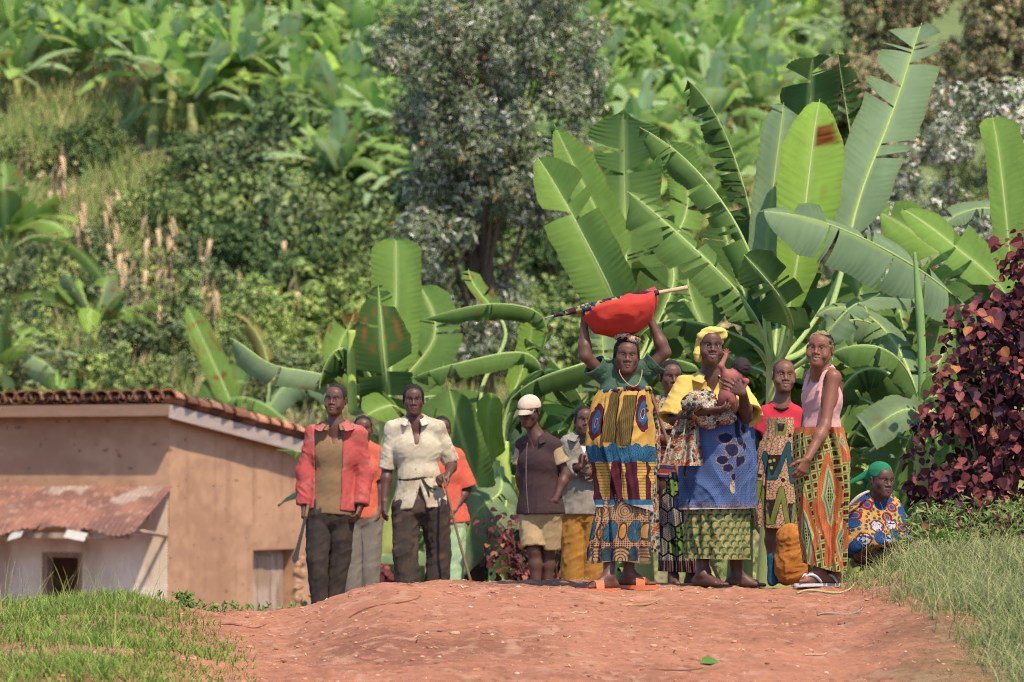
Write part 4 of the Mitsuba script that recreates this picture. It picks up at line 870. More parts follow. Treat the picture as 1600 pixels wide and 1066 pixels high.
def person_girl_behind():
    P = Person('girl in a floral blouse, striped top and hexagon print skirt holding a long stick', 25.9, 6, 0.88, 'dark', seed=8, female=True, wt=0.92)
    P.joints(shl=(1030, 640), shr=(1074, 640), ell=(1024, 682, -0.02), elr=(1078, 690), wrl=(1056, 692, -0.14), wrr=(1070, 735), hipl=(1040, 752), hipr=(1066, 752), anl=(1052, 902, -0.05), anr=(1080, 900, 0.1))
    P.head(1049, 589, -0.02, yaw=10, pitch=-2, roll=-3, hs=0.93, smile=0.2, open_=0.15, child=1)
    P.hand(P.J['wrl'], (0.9, -0.2, 0.1), (0, 0.9, 0.2), -1, (40, 50, 30), fine=None)
    P.legs_to_ground(); P.foot(P.J['anl'], P.J['anl'] + np.array([0.03, -0.2, 0])); P.foot(P.J['anr'], P.J['anr'] + np.array([0.1, -0.15, 0]))
    P.body(0.0095); P.hair(0.007, front=0.056)
    m, uv = P.skirt([(738, 1030, 1086), (780, 1029, 1096), (840, 1030, 1104), (894, 1030, 1110)], depth=0.75, amp=0.012, folds=6, seed=81, hem=lambda x: 892 + 0.04 * (x - 1030))
    P.cloth('skirt', m, None, 'print_hexagon', uv=uv, label='dark skirt printed with hexagons')
    P.cloth('striped_top', P.top(0.012, (0.3, 0.3), hem=-0.02, neck=0.060), None, 'print_stripe', label='red and blue striped top')
    P.cloth('blouse', P.top(0.024, (0.80, 0.80), sg=0.030, hem=-0.34, neck=0.064, vneck=(0.05, 0.4), hollow=0.0), None, 'print_floral', label='cream floral blouse')
    n, k = 9, 40; rows = []
    for t in np.linspace(0, 1, k):
        row = 618 + t * 245; c = 1021 + 3 * math.sin(t * 5) + 2 * t; w = 9 + 2.5 * math.sin(t * 7 + 1)
        rows.append([P.p(c + w * x, row, -0.10 - 0.025 * math.sin(x * 4 + t * 3) - 0.02 * (1 - x * x)) for x in np.linspace(-1, 1, n)])
    v = np.array(rows).reshape(-1, 3); P.cloth('shawl', (v, quads(k, n)), None, 'print_floral', label='floral cloth hanging from the shoulder')
    m = tube([P.p(1014, 604, -0.20), P.p(1033, 661, -0.22), P.p(1080, 797, -0.30), P.p(1131, 921, -0.75)], [0.012, 0.012, 0.011, 0.012], 30, 8)
    single('long_stick', m, 'bark', 'long brown stick slanting from the girl behind down to the dirt', 'stick', True, color=tint(m, lin(142, 104, 74), 0.25, 0.06))

def person_yellow():
    P = Person('smiling woman in yellow shirt, yellow headscarf and blue wrap, holding a baby', 24.9, 4, 1.0, 'deep', seed=9, female=True, wt=1.0)
    P.joints(shl=(1072, 603, 0.02), shr=(1149, 606, 0.02), ell=(1054, 656, -0.06), elr=(1166, 651, -0.16), wrl=(1106, 641, -0.36), wrr=(1161, 614, -0.375), hipl=(1098, 742), hipr=(1142, 742), knl=(1100, 820), knr=(1148, 820), anl=(1097, 897, -0.06), anr=(1151, 899, 0.10))
    P.bust = 0.05
    P.head(1110.5, 541, -0.04, yaw=6, pitch=0, roll=2, hs=0.98, smile=1.0, open_=0.9, fat=1.0)
    P.hand(P.J['wrl'], (1, -0.30, 0.02), (0, 0.35, 1), -1, (20, 28, 22), fine=0.0042); P.hand(P.J['wrr'], (-0.85, -0.38, 0.50), (-0.3, 0.9, 0.1), -1, (12, 22, 18), fine=0.0042, spread=1.25)
    P.foot(P.J['anl'], P.J['anl'] + np.array([0.16, -0.14, 0])); P.foot(P.J['anr'], P.J['anr'] + np.array([0.18, -0.03, 0]))
    P.body()
    W, R, h = P.W, P.hR, P.hs
    E = lambda a, r, k=0.02, **kw: ell(W(*a), np.array(r) * h, R, k * h, **kw)
    pr = [E((0, 0.020, 0.040), (0.083, 0.104, 0.090)), plane(W(0, -0.06, 0.044), R @ np.array([0, -0.45, -0.9]), 0.006), plane(W(0, 0, -0.012), R @ np.array([0, -0.1, -1.0]), 0.006),
          E((0.028, -0.030, 0.098), (0.068, 0.052, 0.026), 0.012), cap(W(-0.075, -0.03, 0.060), W(0.075, -0.040, 0.072), 0.024 * h, 0.026 * h, 0.012 * h), E((0.074, -0.005, 0.080), (0.030, 0.05, 0.026), 0.012),
          cap(W(-0.078, 0.01, 0.03), W(-0.084, 0.0, -0.050), 0.018 * h, 0.026 * h, 0.015 * h), E((-0.078, -0.006, -0.072), (0.032, 0.026, 0.036), 0.02)]
    m = extract(pr, 0.0045); m = wrinkle(m, 0.005, 0.035, (1, 0, 0.25), 4, 11)
    P.cloth('headscarf', m, lin(228, 200, 92), label='yellow headscarf tied at one side', vary=0.06)
    S = P.top(0.018, (1.0, 1.0), sg=0.052, hem=-0.20, neck=0.064, vneck=(0.12, 0.42), crease=0.009, flare=0.01)
    P.cloth('shirt', S, lin(224, 186, 84), label='loose yellow shirt', vary=0.06); P.collar(lin(230, 194, 96), neck=0.068, gap=30, wide=0.042)
    m, uv = P.skirt([(770, 1070, 1172), (800, 1069, 1171), (873, 1069, 1168)], depth=0.85, amp=0.010, folds=6, seed=91, hem=lambda x: 872 + 0.02 * (x - 1070))
    P.cloth('underskirt', m, None, 'print_scales', uv=uv, label='yellow skirt printed with green scales')
    m, uv = P.skirt([(650, 1070, 1172), (690, 1066, 1177), (740, 1064, 1179), (796, 1065, 1180)], depth=0.92, amp=0.012, folds=5, diag=-1.2, seed=92, grow=0.006, hem=lambda x: 796 - 0.02 * (x - 1065))
    P.cloth('wrap', m, None, 'print_hearts', uv=uv, label='blue wrap with dark blue hearts and a white hem')
    # floral cloth over her arm
    pr = [ell(P.p(1092, 626, -0.30), (0.105, 0.075, 0.058), rot(0, 0, -14)), ell(P.p(1108, 634, -0.32), (0.06, 0.06, 0.04), rot(0, 0, -20)), cap(P.p(1104, 656, -0.27), P.p(1140, 652, -0.26), 0.040, 0.034, 0.03), cap(P.p(1076, 640, -0.25), P.p(1108, 660, -0.26), 0.035, k=0.03)]
    m = wrinkle(wrinkle(extract(pr, 0.006), 0.016, 0.055, (1, 0, 0.4), 2.4, 3), 0.008, 0.03, (0.5, 0, 1), 2, 5)
    C = thing('folded_cloth', 'cream floral cloth bunched and hanging over the arm of the woman in yellow', 'cloth')
    put(C, 'bunch', m, 'print_floral', True)
    n, k = 44, 36; rows = []
    for t in np.linspace(0, 1, k):
        row = 655 + t * 73; l, r = 1058 - 24 * t ** 0.8, 1090 + 9 * t
        rows.append([P.p(l + (r - l) * x, row - 10 * t * abs(x - 0.35) * (x < 0.35), -0.235 - 0.05 * t - (0.022 + 0.02 * t) * math.sin(x * 17 + 2 * t) - 0.01 * math.sin(x * 31)) for x in np.linspace(0, 1, n)])
    v = np.array(rows).reshape(-1, 3); put(C, 'hanging_fold', (v, quads(k, n)), 'print_floral', True)
    # the baby
    B = thing('baby', 'naked newborn baby with dark hair, held up in the arms of the woman in yellow', 'baby')
    q = lambda px, py, dy: at(px, py, 24.9 + dy)
    bp = [ell(q(1136, 619, -0.36), (0.052, 0.048, 0.050), k=0.03), cap(q(1136, 616, -0.37), q(1141, 590, -0.37), 0.046, 0.048, 0.03), cap(q(1134, 586, -0.37), q(1152, 588, -0.36), 0.036, 0.034, 0.02),
          cap(q(1133, 584, -0.38), q(1126.5, 572, -0.40), 0.022, 0.019, 0.012), cap(q(1126.5, 572, -0.40), q(1133.5, 558, -0.38), 0.0185, 0.014, 0.010), ell(q(1134.5, 555, -0.38), (0.013, 0.010, 0.014), k=0.01),
          cap(q(1154, 590, -0.36), q(1166, 596, -0.34), 0.021, 0.018, 0.012), cap(q(1166, 596, -0.34), q(1162, 606, -0.34), 0.018, 0.014, 0.01),
          cap(q(1146, 586, -0.36), q(1154, 578, -0.35), 0.026, k=0.02), ell(q(1158, 574, -0.34), (0.058, 0.066, 0.060), k=0.02),
          cap(q(1130, 624, -0.37), q(1124, 636, -0.32), 0.030, 0.022, 0.02), cap(q(1142, 626, -0.37), q(1147, 638, -0.32), 0.030, 0.022, 0.02),
          ell(q(1136, 630, -0.402), (0.004, 0.012, 0.030), k=0.006, op='s')]
    for i, (dx, dz) in enumerate(((-5.5, -3), (-3, -6.5), (0.5, -8), (3.5, -7), (6, -3))):
        bp.append(cap(q(1134.5 + dx * 0.35, 554 + dz * 0.3, -0.38), q(1134.5 + dx, 553 + dz, -0.385), 0.0055, 0.0045, 0.003))
    v, f = extract(bp, 0.0038); put(B, 'body', (v, f), 'baby_skin', True, color=tint((v, f), lin(172, 96, 88) * 0.9, 0.12, 0.03))
    hp = [ell(q(1158, 574, -0.34), (0.062, 0.070, 0.064)), plane(q(1156, 581, -0.36), (0.5, -0.55, -1.0), 0.01)]
    m = extract([hp[0], plane(q(1148, 588, -0.34), (-0.7, 0.0, -1.0), 0.01), ell(q(1174, 590, -0.36), (0.03, 0.05, 0.03), k=0.01, op='s')], 0.004); m = (m[0] + vnorm(*m) * (meshkit.noise(m[0] / 0.014, 4)[:, None] - 0.5) * 0.006, m[1])
    put(B, 'hair', m, 'hair', True, color=tint(m, (0.022, 0.015, 0.014), 0.3, 0.03))

def person_child():
    P = Person('smiling shaven-headed child in a red and black top and zigzag print wrap', 26.0, 3, 0.88, 'warm', seed=11, wt=0.95)
    P.joints(shl=(1198, 647), shr=(1242, 647), ell=(1188, 700, 0.02), elr=(1250, 700, 0.04), wrl=(1186, 737, 0.03), wrr=(1246, 742, 0.0), hipl=(1204, 752), hipr=(1228, 752), anl=(1208, 896), anr=(1226, 898, 0.06))
    P.head(1225, 587, -0.03, yaw=4, pitch=2, roll=2, hs=0.97, smile=0.9, open_=0.8, squint=1.0, fat=0.98)
    P.legs_to_ground(); P.hand(P.J['wrl'], (0.05, -0.1, -1), (1, 0, 0), -1, fine=0.005)
    for k in 'lr': P.foot(P.J['an' + k], P.J['an' + k] + P.fwd * 0.2, fine=None)
    P.body(0.009); P.hair(0.0015, front=0.070, color=tuple(P.skin * 0.55), amp=0.0003, name='stubble')
    P.cloth('undershirt', P.top(0.010, (1.35, 1.35), sg=0.012, hem=-0.1, neck=0.058), lin(26, 22, 24), label='black sleeves')
    P.cloth('T-shirt'.lower().replace('-', '_'), P.top(0.018, (0.50, 0.50), sg=0.026, hem=-0.20, neck=0.068, crease=0.005), lin(206, 40, 62), label='red T-shirt', vary=0.06)
    th = np.linspace(0, 2 * np.pi, 40); c = (P.J['shl'] + P.J['shr']) / 2 + np.array([0, -0.012, 0.044])
    P.cloth('neckband', tube(c + np.stack([0.064 * np.sin(th), -0.062 * np.cos(th), -0.018 * np.cos(th) + 0.010 * np.abs(np.sin(th))], -1), 0.0085, 50, 6), lin(34, 24, 28))
    m, uv = P.skirt([(653, 1193, 1243), (672, 1190, 1245), (715, 1180, 1246), (770, 1178, 1247), (826, 1180, 1247)], depth=0.85, amp=0.010, folds=6, seed=111, hem=lambda x: 822 + 0.12 * (x - 1180))
    P.cloth('wrap', m, None, 'print_zigzag', uv=uv, label='cream wrap printed with teal and olive zigzags')

def person_pink():
    P = Person('smiling woman in pink tank top and orange and yellow print skirt, standing side on', 24.6, -48, 0.965, 'brown', seed=12, female=True, wt=0.93)
    P.joints(shl=(1268, 590, 0.12), shr=(1302, 590, -0.09), ell=(1262, 655, 0.16), elr=(1289, 666, -0.17), wrl=(1262, 700, 0.14), wrr=(1262, 717, -0.275), hipl=(1273, 722, 0.045), hipr=(1292, 722, 0.0), knl=(1272, 808, -0.05), knr=(1293, 808, 0.03), anl=(1281, 893, -0.07), anr=(1302, 893, 0.05))
    P.bust = 0.0
    P.head(1281, 546, -0.06, yaw=-18, pitch=3, roll=6, hs=0.985, smile=1.0, open_=0.8, fat=1.03, squint=0.3)
    P.hand(P.J['wrr'], (-0.42, -0.05, -0.85), (-0.35, 0.75, 0.3), -1, (20, 28, 20), fine=0.0042)
    P.foot(P.J['anl'], P.J['anl'] + np.array([-0.17, -0.10, 0])); P.foot(P.J['anr'], P.J['anr'] + np.array([-0.12, -0.13, 0]), fine=None)
    P.body()
    W, R, h = P.W, P.hR, P.hs
    E = lambda a, r, k=0.02, **kw: ell(W(*a), np.array(r) * h, R, k * h, **kw)
    pr = [E((0, 0.022, 0.036), (0.080, 0.104, 0.088)), plane(W(0, -0.066, 0.040), R @ np.array([0, -0.6, -0.8]), 0.006), plane(W(0, 0.02, -0.002), R @ np.array([0, -0.35, -1.0]), 0.006), E((0.01, 0.105, 0.0), (0.04, 0.03, 0.036), 0.03)]
    m = wrinkle(extract(pr, 0.004), 0.006, 0.030, (0.3, 0.3, 0.2), 5, 21)
    sw = meshkit.fbm(m[0] / np.array([0.10, 0.10, 0.016]) + m[0][:, :1] * 14, 3, 5)[:, None]
    put(P.key, 'headscarf', m, 'cloth', True, label='olive and dark patterned headscarf', color=np.where(sw > 0.56, lin(140, 126, 84), np.where(sw > 0.47, lin(92, 82, 54), lin(34, 32, 28))))
    h2 = extract([E((0, 0.020, 0.022), (0.0775, 0.098, 0.086)), plane(W(0, -0.02, 0.0), R @ np.array([0, -1.0, 0.1]), 0.006), plane(W(0, 0.02, -0.045), R @ np.array([0, 0, -1.0]), 0.006)], 0.005)
    put(P.key, 'hair', h2, 'hair', True, color=tint(h2, CF, 0.3, 0.03))
    for x in (-1, 1):
        e = W(x * 0.084, 0.010, -0.046); put(P.key, 'earring', tube([e, e + [0, 0, -0.022]], [0.003, 0.006], 5, 6), 'metal', True, color=np.tile(lin(200, 190, 170), (32, 1)))
    J = P.J; sc = (J['shl'] + J['shr']) / 2
    S0 = P.top(0.010, (0, 0), hem=-0.17, neck=0.084, crease=0.004, neckdz=-0.022, neckdy=0.02,
               extra=[cap(J['shl'] + P.right * -0.02, J['ell'] * 0.55 + J['shl'] * 0.45, 0.075, 0.060, 0.006, op='s'), cap(J['shr'] + P.right * 0.022, J['elr'] * 0.55 + J['shr'] * 0.45, 0.075, 0.060, 0.006, op='s')])
    P.cloth('tank_top', wrinkle(S0, 0.006, 0.06, P.right * 0.8 + np.array([0, 0, 0.5]), 3, 9), lin(214, 158, 156), label='pale pink tank top', vary=0.05)
    for k, sgn in (('shr', 1), ('shl', -1)):
        a = J[k] - P.right * sgn * 0.030
        pts = [a + P.fwd * 0.105 - [0, 0, 0.085], a + P.fwd * 0.070 + [0, 0, 0.0], a + P.fwd * 0.02 + [0, 0, 0.052], a - P.fwd * 0.05 + [0, 0, 0.035], a - P.fwd * 0.095 - [0, 0, 0.05], a - P.fwd * 0.105 - [0, 0, 0.12]]
        c = spline(pts, 24); tt = unit(np.gradient(c, axis=0)); sd = P.right
        v = np.stack([c - sd * 0.017, c + np.cross(tt, sd) * -0.004, c + sd * 0.017], 1).reshape(-1, 3); P.cloth('strap', (v, quads(24, 3)), lin(222, 168, 164))
    m, uv = P.skirt([(668, 1245, 1316), (684, 1241, 1320), (720, 1241, 1327), (760, 1243, 1327), (820, 1248, 1322), (896, 1256, 1318)], depth=0.90, amp=0.010, folds=5, diag=0.8, seed=121, mind=0.165, grow=0.006, hem=lambda x: 880 + 0.28 * (x - 1256) if x < 1300 else 892)
    P.cloth('skirt', m, None, 'print_grid', uv=uv, label='orange and yellow print skirt with leaf diamonds')
    for ft, dv, nm in (('anl', (-0.17, -0.10), 0), ('anr', (-0.12, -0.13), 1)):
        d = unit(np.array([dv[0], dv[1], 0])); t = np.array([-d[1], d[0], 0]); g = J[ft] - [0, 0, 0.079 * P.s]; n = 28; a = np.linspace(0, 2 * np.pi, n, endpoint=False); ctr = g + d * 0.06
        o = ctr + d[None] * (np.cos(a) * 0.135)[:, None] + t[None] * (np.sin(a) * 0.046)[:, None]; v = np.vstack([o - [0, 0, 0.016], o + [0, 0, 0.002], ctr[None] - [0, 0, 0.016], ctr[None] + [0, 0, 0.002]]); i = np.arange(n); j = (i + 1) % n
        f = np.vstack([np.stack([i, j, j + n], 1), np.stack([i, j + n, i + n], 1), np.stack([j, i, i * 0 + 2 * n], 1), np.stack([i + n, j + n, i * 0 + 2 * n + 1], 1)])
        k = put(P.key, 'flip_flop', (v, f), 'plastic', 40 if False else False, label='white rubber flip-flop', color=np.tile(lin(206, 212, 216), (2 * n + 2, 1)))
        toe = g + d * 0.135 + [0, 0, 0.02]
        m = cat([tube([toe, g + d * 0.09 + t * s_ * 0.03 + [0, 0, 0.056], g + d * 0.02 + t * s_ * 0.045 + [0, 0, 0.010]], [0.006, 0.011, 0.008], 14, 6) for s_ in (-1, 1)]); put(k, 'thong', m, 'plastic', True, color=np.tile(lin(176, 196, 210), (len(m[0]), 1)))

def person_crouching():
    P = Person('woman with a green headscarf crouching in a yellow and blue print cloth', 26.5, 30, 0.95, 'deep', seed=13, female=True)
    P.joints(shl=(1348, 792, 0.0), shr=(1390, 794, 0.06), ell=(1340, 832, -0.02), elr=(1398, 832, 0.06), wrl=(1372, 842, 0.1), wrr=(1396, 846, 0.1), hipl=(1352, 852, -0.02), hipr=(1376, 852, 0.06), knl=(1388, 832, 0.22), knr=(1402, 834, 0.26), anl=(1376, 880, 0.2), anr=(1392, 880, 0.2))
    P.head(1377, 751, -0.06, yaw=30, pitch=-3, roll=2, hs=0.965, smile=0.2, open_=0.15)
    P.body(0.010); W, R, h = P.W, P.hR, P.hs
    E = lambda a, r, k=0.02, **kw: ell(W(*a), np.array(r) * h, R, k * h, **kw)
    pr = [E((0, 0.022, 0.044), (0.082, 0.106, 0.090)), plane(W(0, -0.06, 0.046), R @ np.array([0, -0.6, -0.8]), 0.006), plane(W(0, 0.0, 0.0), R @ np.array([0, -0.35, -1.0]), 0.006),
          E((-0.03, 0.105, 0.012), (0.035, 0.03, 0.03), 0.03)]
    tail = [cap(P.p(1357, 739, 0.06), P.p(1328, 755, 0.04), 0.024, 0.014, 0.02, (np.array([0, 1.0, 0]), 0.45)), cap(P.p(1355, 742, 0.07), P.p(1350, 764, 0.05), 0.020, 0.012, 0.02, (np.array([0, 1.0, 0]), 0.45))]
    P.cloth('headscarf', wrinkle(extract(pr + tail, 0.004), 0.003, 0.05, (1, 0.3, 0.3), 3, 6), lin(14, 124, 84), label='plain green headscarf knotted behind', vary=0.05)
    c = lambda px, py, dy: P.p(px, py, dy)
    pr = [cap(c(1362, 786, 0.02), c(1386, 790, 0.05), 0.085, 0.078, 0.06), cap(c(1352, 812, 0.02), c(1388, 812, 0.04), 0.125, 0.115, 0.08), cap(c(1346, 846, 0.02), c(1396, 842, 0.0), 0.150, 0.120, 0.08), cap(c(1364, 846, -0.06), c(1402, 842, -0.02), 0.085, 0.080, 0.08),
          cap(W(0, 0.03, -0.06), W(0, -0.01, 0.06), 0.066, 0.075, 0.02, op='s'), plane(c(1370, 860, 0), (0.22, -0.25, -1.0), 0.01)]
    m = wrinkle(wrinkle(extract(pr, 0.008), 0.012, 0.11, (-0.6, 0, 1), 3, 7), 0.005, 0.05, (0.5, 0, 1), 3, 8)
    P.cloth('wrap', m, None, 'print_fans', label='yellow cloth printed with blue fans and red rings')
    P.cloth('wrap_edge', tube([c(1358, 768, -0.10), c(1342, 776, -0.12), c(1328, 790, -0.10), c(1322, 800, -0.06)], [0.008, 0.013, 0.012, 0.008], 20, 6), lin(196, 184, 160), label='pale folded edge')
    pr = [cap(c(1356, 866, 0.04), c(1396, 866, -0.04), 0.10, 0.09, 0.05), plane(c(1370, 890, 0), (0, 0, -1), 0.01)]
    P.cloth('skirt', wrinkle(extract(pr, 0.010), 0.01, 0.08, (0, 0, 1), 2, 3), lin(58, 44, 38), label='dark skirt')

def bag():
    q = lambda px, py, dy=0: at(px, py, 25.6 + dy)
    pr = [ell(q(1236, 884), (0.110, 0.09, 0.115), k=0.05), cap(q(1236, 862), q(1236, 842), 0.085, 0.095, 0.05), ell(q(1236, 838), (0.078, 0.07, 0.03), k=0.01, op='s'), plane(q(1236, 913), (0, 0, -1), 0.01)]
    m = wrinkle(wrinkle(extract(pr, 0.006), 0.012, 0.07, (0.2, 0, 1), 2, 3), 0.006, 0.035, (1, 0, 0.5), 2, 4)
    B = thing('cloth_bag', 'orange brown cloth bag on the dirt between the child and the woman in pink', 'bag')
    put(B, 'sack', m, 'cloth', True, color=tint(m, lin(186, 112, 28), 0.25, 0.1))
    m = wrinkle(extract([cap(q(1206, 872, 0.02), q(1207, 908, 0.02), 0.030, 0.034, 0.02, (np.array([0, 1.0, 0]), 0.6))], 0.006), 0.004, 0.03, (0, 0, 1), 2, 2); put(B, 'side_cloth', m, 'cloth', True, label='dark blue cloth at its side', color=tint(m, lin(24, 84, 112), 0.2, 0.05))
    m = extract([ell(q(1238, 842, -0.02), (0.042, 0.03, 0.036), k=0.02)], 0.006); put(B, 'contents', m, 'cloth', True, color=tint(m, lin(176, 96, 80), 0.2, 0.04))
PEOPLE = [person_red_jacket, person_behind_red, person_white_shirt, person_behind_white, person_hat, person_cap, person_grey_jacket, person_bundle, person_girl_behind, person_yellow, person_child, person_pink, person_crouching, bag]
for fn in PEOPLE: fn()
# ---------------------------------------------------------------- house
def rust(p, n, uv):
    a = fbm(p.x * 3.5, p.y * 3.5, p.z * 2, 4); b = noise(p.x * 14, p.y * 14, p.z * 9)
    c = mix((0.205, 0.095, 0.066), (0.125, 0.062, 0.048), smoothstep(0.35, 0.65, a)); c = mix(c, (0.28, 0.165, 0.125), smoothstep(0.6, 0.75, b) * 0.5)
    return mix(c, (0.36, 0.30, 0.26), smoothstep(0.66, 0.76, fbm(p.x * 1.7 + 4, p.y * 1.7, p.z * 3, 3)) * 0.45)
scene['rusty_iron'] = principled(proc(rust), 0.75, 0.3)
def mud(p, n, uv):
    a = fbm(p.x * 1.1, p.y * 1.1, p.z * 1.1, 4); b = fbm(p.x * 7, p.y * 7, p.z * 7, 3)
    c = mix((0.365, 0.222, 0.140), (0.29, 0.168, 0.104), smoothstep(0.35, 0.65, a * 0.65 + b * 0.35))
    streak = noise(p.x * 9 + p.y * 9, 0.3, p.z * 0.8); c = mix(c, (0.20, 0.105, 0.062), smoothstep(0.62, 0.9, streak) * 0.35)
    return mix(c, (0.13, 0.07, 0.045), smoothstep(0.86, 0.92, noise(p.x * 13, p.y * 13, p.z * 13 + 3)) * 0.7)
scene['mud_plaster'] = principled(proc(mud), 0.95, 0.1, bump=proc(lambda p, n, uv: 0.018 * fbm(p.x * 6, p.y * 6, p.z * 6, 3), 6e-3))
def limewash(p, n, uv):
    a = fbm(p.x * 2.2, p.y * 2.2, p.z * 1.2, 4); low = 1 - smoothstep(-2.1, -1.2, p.z)
    c = mix((0.66, 0.58, 0.48), (0.50, 0.42, 0.33), smoothstep(0.4, 0.65, a))
    return mix(c, (0.30, 0.19, 0.13), dr.clip(smoothstep(0.52, 0.70, fbm(p.x * 3 + 7, p.y * 3, p.z * 0.9, 4)) * 0.55, 0, 1))
scene['limewash'] = principled(proc(limewash), 0.92, 0.12, bump=proc(lambda p, n, uv: 0.012 * fbm(p.x * 6, p.y * 6, p.z * 6, 3), 6e-3))
def timber(p, n, uv):
    g = noise(p.x * 60 + p.y * 60, 1.0, p.z * 3.0); a = fbm(p.x * 5, p.y * 5, p.z * 2, 3)
    return mix(mix((0.30, 0.215, 0.155), (0.19, 0.125, 0.085), g), (0.40, 0.32, 0.26), smoothstep(0.5, 0.7, a) * 0.6)
scene['old_wood'] = principled(proc(timber), 0.85, 0.2)
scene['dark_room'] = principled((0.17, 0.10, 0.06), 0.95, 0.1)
def make_house():
    H = thing('mud_house', 'brown mud house with a sloping clay tile roof and a rusty porch roof', 'house')
    al = math.radians(24); C = at(265, 650, 50.0); C[2] = 0
    nf = np.array([-math.sin(al), -math.cos(al), 0]); w = np.array([-math.cos(al), math.sin(al), 0])       # outward normal of the front; along the front to the left
    nr = np.array([math.cos(al), -math.sin(al), 0]); bk = np.array([math.sin(al), math.cos(al), 0])          # outward normal of the right side; along it to the back
    Z = np.array([0, 0, 1.0]); zr = lambda row, Y=50.0: (HZ - row) / F * Y
    ztop, zb = zr(645), -2.75; LF, LS = 4.2, 7.6
    slope = 0.112            # the roof falls to the back
    zt = lambda s: ztop - slope * s
    def grid(fn, nu, nv): 
        u, v = np.meshgrid(np.linspace(0, 1, nu), np.linspace(0, 1, nv), indexing='ij'); return fn(u.ravel(), v.ravel())
    def slab(P_, q, thick, name, mat, parent=H, wob=0.0, seed=0, label=None):
        """P_(u, v): a wall's outer face; q: outward normal; holes come from the pieces put together"""
        n = 30; u, v = np.meshgrid(np.linspace(0, 1, n), np.linspace(0, 1, n), indexing='ij'); p_ = np.array([P_(a, b) for a, b in zip(u.ravel(), v.ravel())])
        p_ = p_ + q * ((meshkit.fbm(p_ / 0.9, 3, seed)[:, None] - 0.5) * wob)
        pb = p_ - q * thick; f = quads(n, n); e = np.r_[np.arange(n), np.arange(n - 1, n * n, n)[1:], np.arange(n * n - 1, n * n - n - 1, -1)[1:], np.arange(n * n - n, -1, -n)[1:]]
        s_ = np.array([[e[i], e[i + 1], e[i + 1] + n * n, e[i] + n * n] for i in range(len(e) - 1)])
        m = (np.vstack([p_, pb]), np.vstack([f, f[:, ::-1] + n * n, s_[:, [0, 1, 2]], s_[:, [0, 2, 3]]]))
        return put(parent, name, m, mat, 35, label=label)
    def wallpiece(base, along, s0, s1, z0, z1, q, name, mat, seed=0, wob=0.03, label=None):
        zf0 = z0 if callable(z0) else (lambda s: z0); zf1 = z1 if callable(z1) else (lambda s: z1)
        return slab(lambda a, b: base + along * (s0 + a * (s1 - s0)) + Z * (zf0(s0 + a * (s1 - s0)) * (1 - b) + zf1(s0 + a * (s1 - s0)) * b), q, 0.28, name, mat, wob=wob, seed=seed, label=label)
    # front wall: brown above, limewashed below, with a doorway
    px_s = lambda px: (265 - px) / F * 50 / math.cos(al)
    zl = zr(762)
    d0, d1, dz = px_s(123), px_s(56), zr(864)
    front = wallpiece(C, w, 0.02, LF, zl, ztop - 0.02, nf, 'front_wall', 'mud_plaster', 1)
    for s0, s1, z0, z1 in ((0.025, d0, zb, zl - 0.01), (d1, LF, zb, zl - 0.01), (d0, d1, dz, zl - 0.01)): wallpiece(C + nf * 0.012, w, s0, s1, z0, z1, nf, 'limewashed_wall', 'limewash', 2, 0.02, label='limewashed lower wall')
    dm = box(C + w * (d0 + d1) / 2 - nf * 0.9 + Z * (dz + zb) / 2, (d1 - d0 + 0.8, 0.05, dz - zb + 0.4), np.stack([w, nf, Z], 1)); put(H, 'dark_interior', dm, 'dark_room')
    D = put(H, 'front_door', box(C + w * (d0 + 0.04) - nf * 0.35 + Z * (dz + zb) / 2, (0.045, 0.46, dz - zb), np.stack([w, nf, Z], 1)), 'old_wood', label='brown door standing open')
    fr = cat([box(C + w * (d0 + 0.035) + nf * -0.06 + Z * (dz + zb) / 2, (0.07, 0.12, dz - zb), np.stack([w, nf, Z], 1)), box(C + w * (d1 - 0.035) + nf * -0.06 + Z * (dz + zb) / 2, (0.07, 0.12, dz - zb), np.stack([w, nf, Z], 1)), box(C + w * (d0 + d1) / 2 + nf * -0.06 + Z * (dz - 0.035), (d1 - d0 - 0.15, 0.12, 0.07), np.stack([w, nf, Z], 1))])
    put(H, 'door_frame', fr, 'old_wood')
    # side wall with a plank door
    kx = lambda px: (px - 800) / F; ps = lambda px: (kx(px) * 50 - C[0]) / (math.sin(al) - kx(px) * math.cos(al))
    e0, e1, ez = ps(396), ps(461), zr(857, 53.5)
    wallpiece(C, bk, 0, e0, zb, lambda s: zt(s) - 0.02, nr, 'side_wall', 'mud_plaster', 3); wallpiece(C, bk, e1, LS, zb, lambda s: zt(s) - 0.02, nr, 'side_wall', 'mud_plaster', 4); wallpiece(C, bk, e0, e1, ez, lambda s: zt(s) - 0.02, nr, 'side_wall', 'mud_plaster', 5)
    PD = thing_part = put(H, 'plank_door', box(C + bk * (e0 + e1) / 2 - nr * 0.20 + Z * (ez + zb) / 2, (e1 - e0, 0.03, ez - zb), np.stack([bk, nr, Z], 1)), 'old_wood', label='weathered plank door')
    rs = random.Random(4); nP = 6; wd = (e1 - e0 - 0.06) / nP
    for i in range(nP):
        put(PD, 'plank', box(C + bk * (e0 + 0.03 + wd * (i + 0.5)) - nr * (0.165 + rs.uniform(0, 0.012)) + Z * ((ez + zb) / 2 - 0.06 - rs.uniform(0, 0.04)), (wd - 0.018, 0.03, ez - zb), np.stack([bk, nr, Z], 1)), 'old_wood')
    put(H, 'lintel', box(C + bk * (e0 + e1) / 2 - nr * 0.125 + Z * (ez + 0.02), (e1 - e0 + 0.02, 0.2, 0.05), np.stack([bk, nr, Z], 1)), 'old_wood')
    R_ = rs
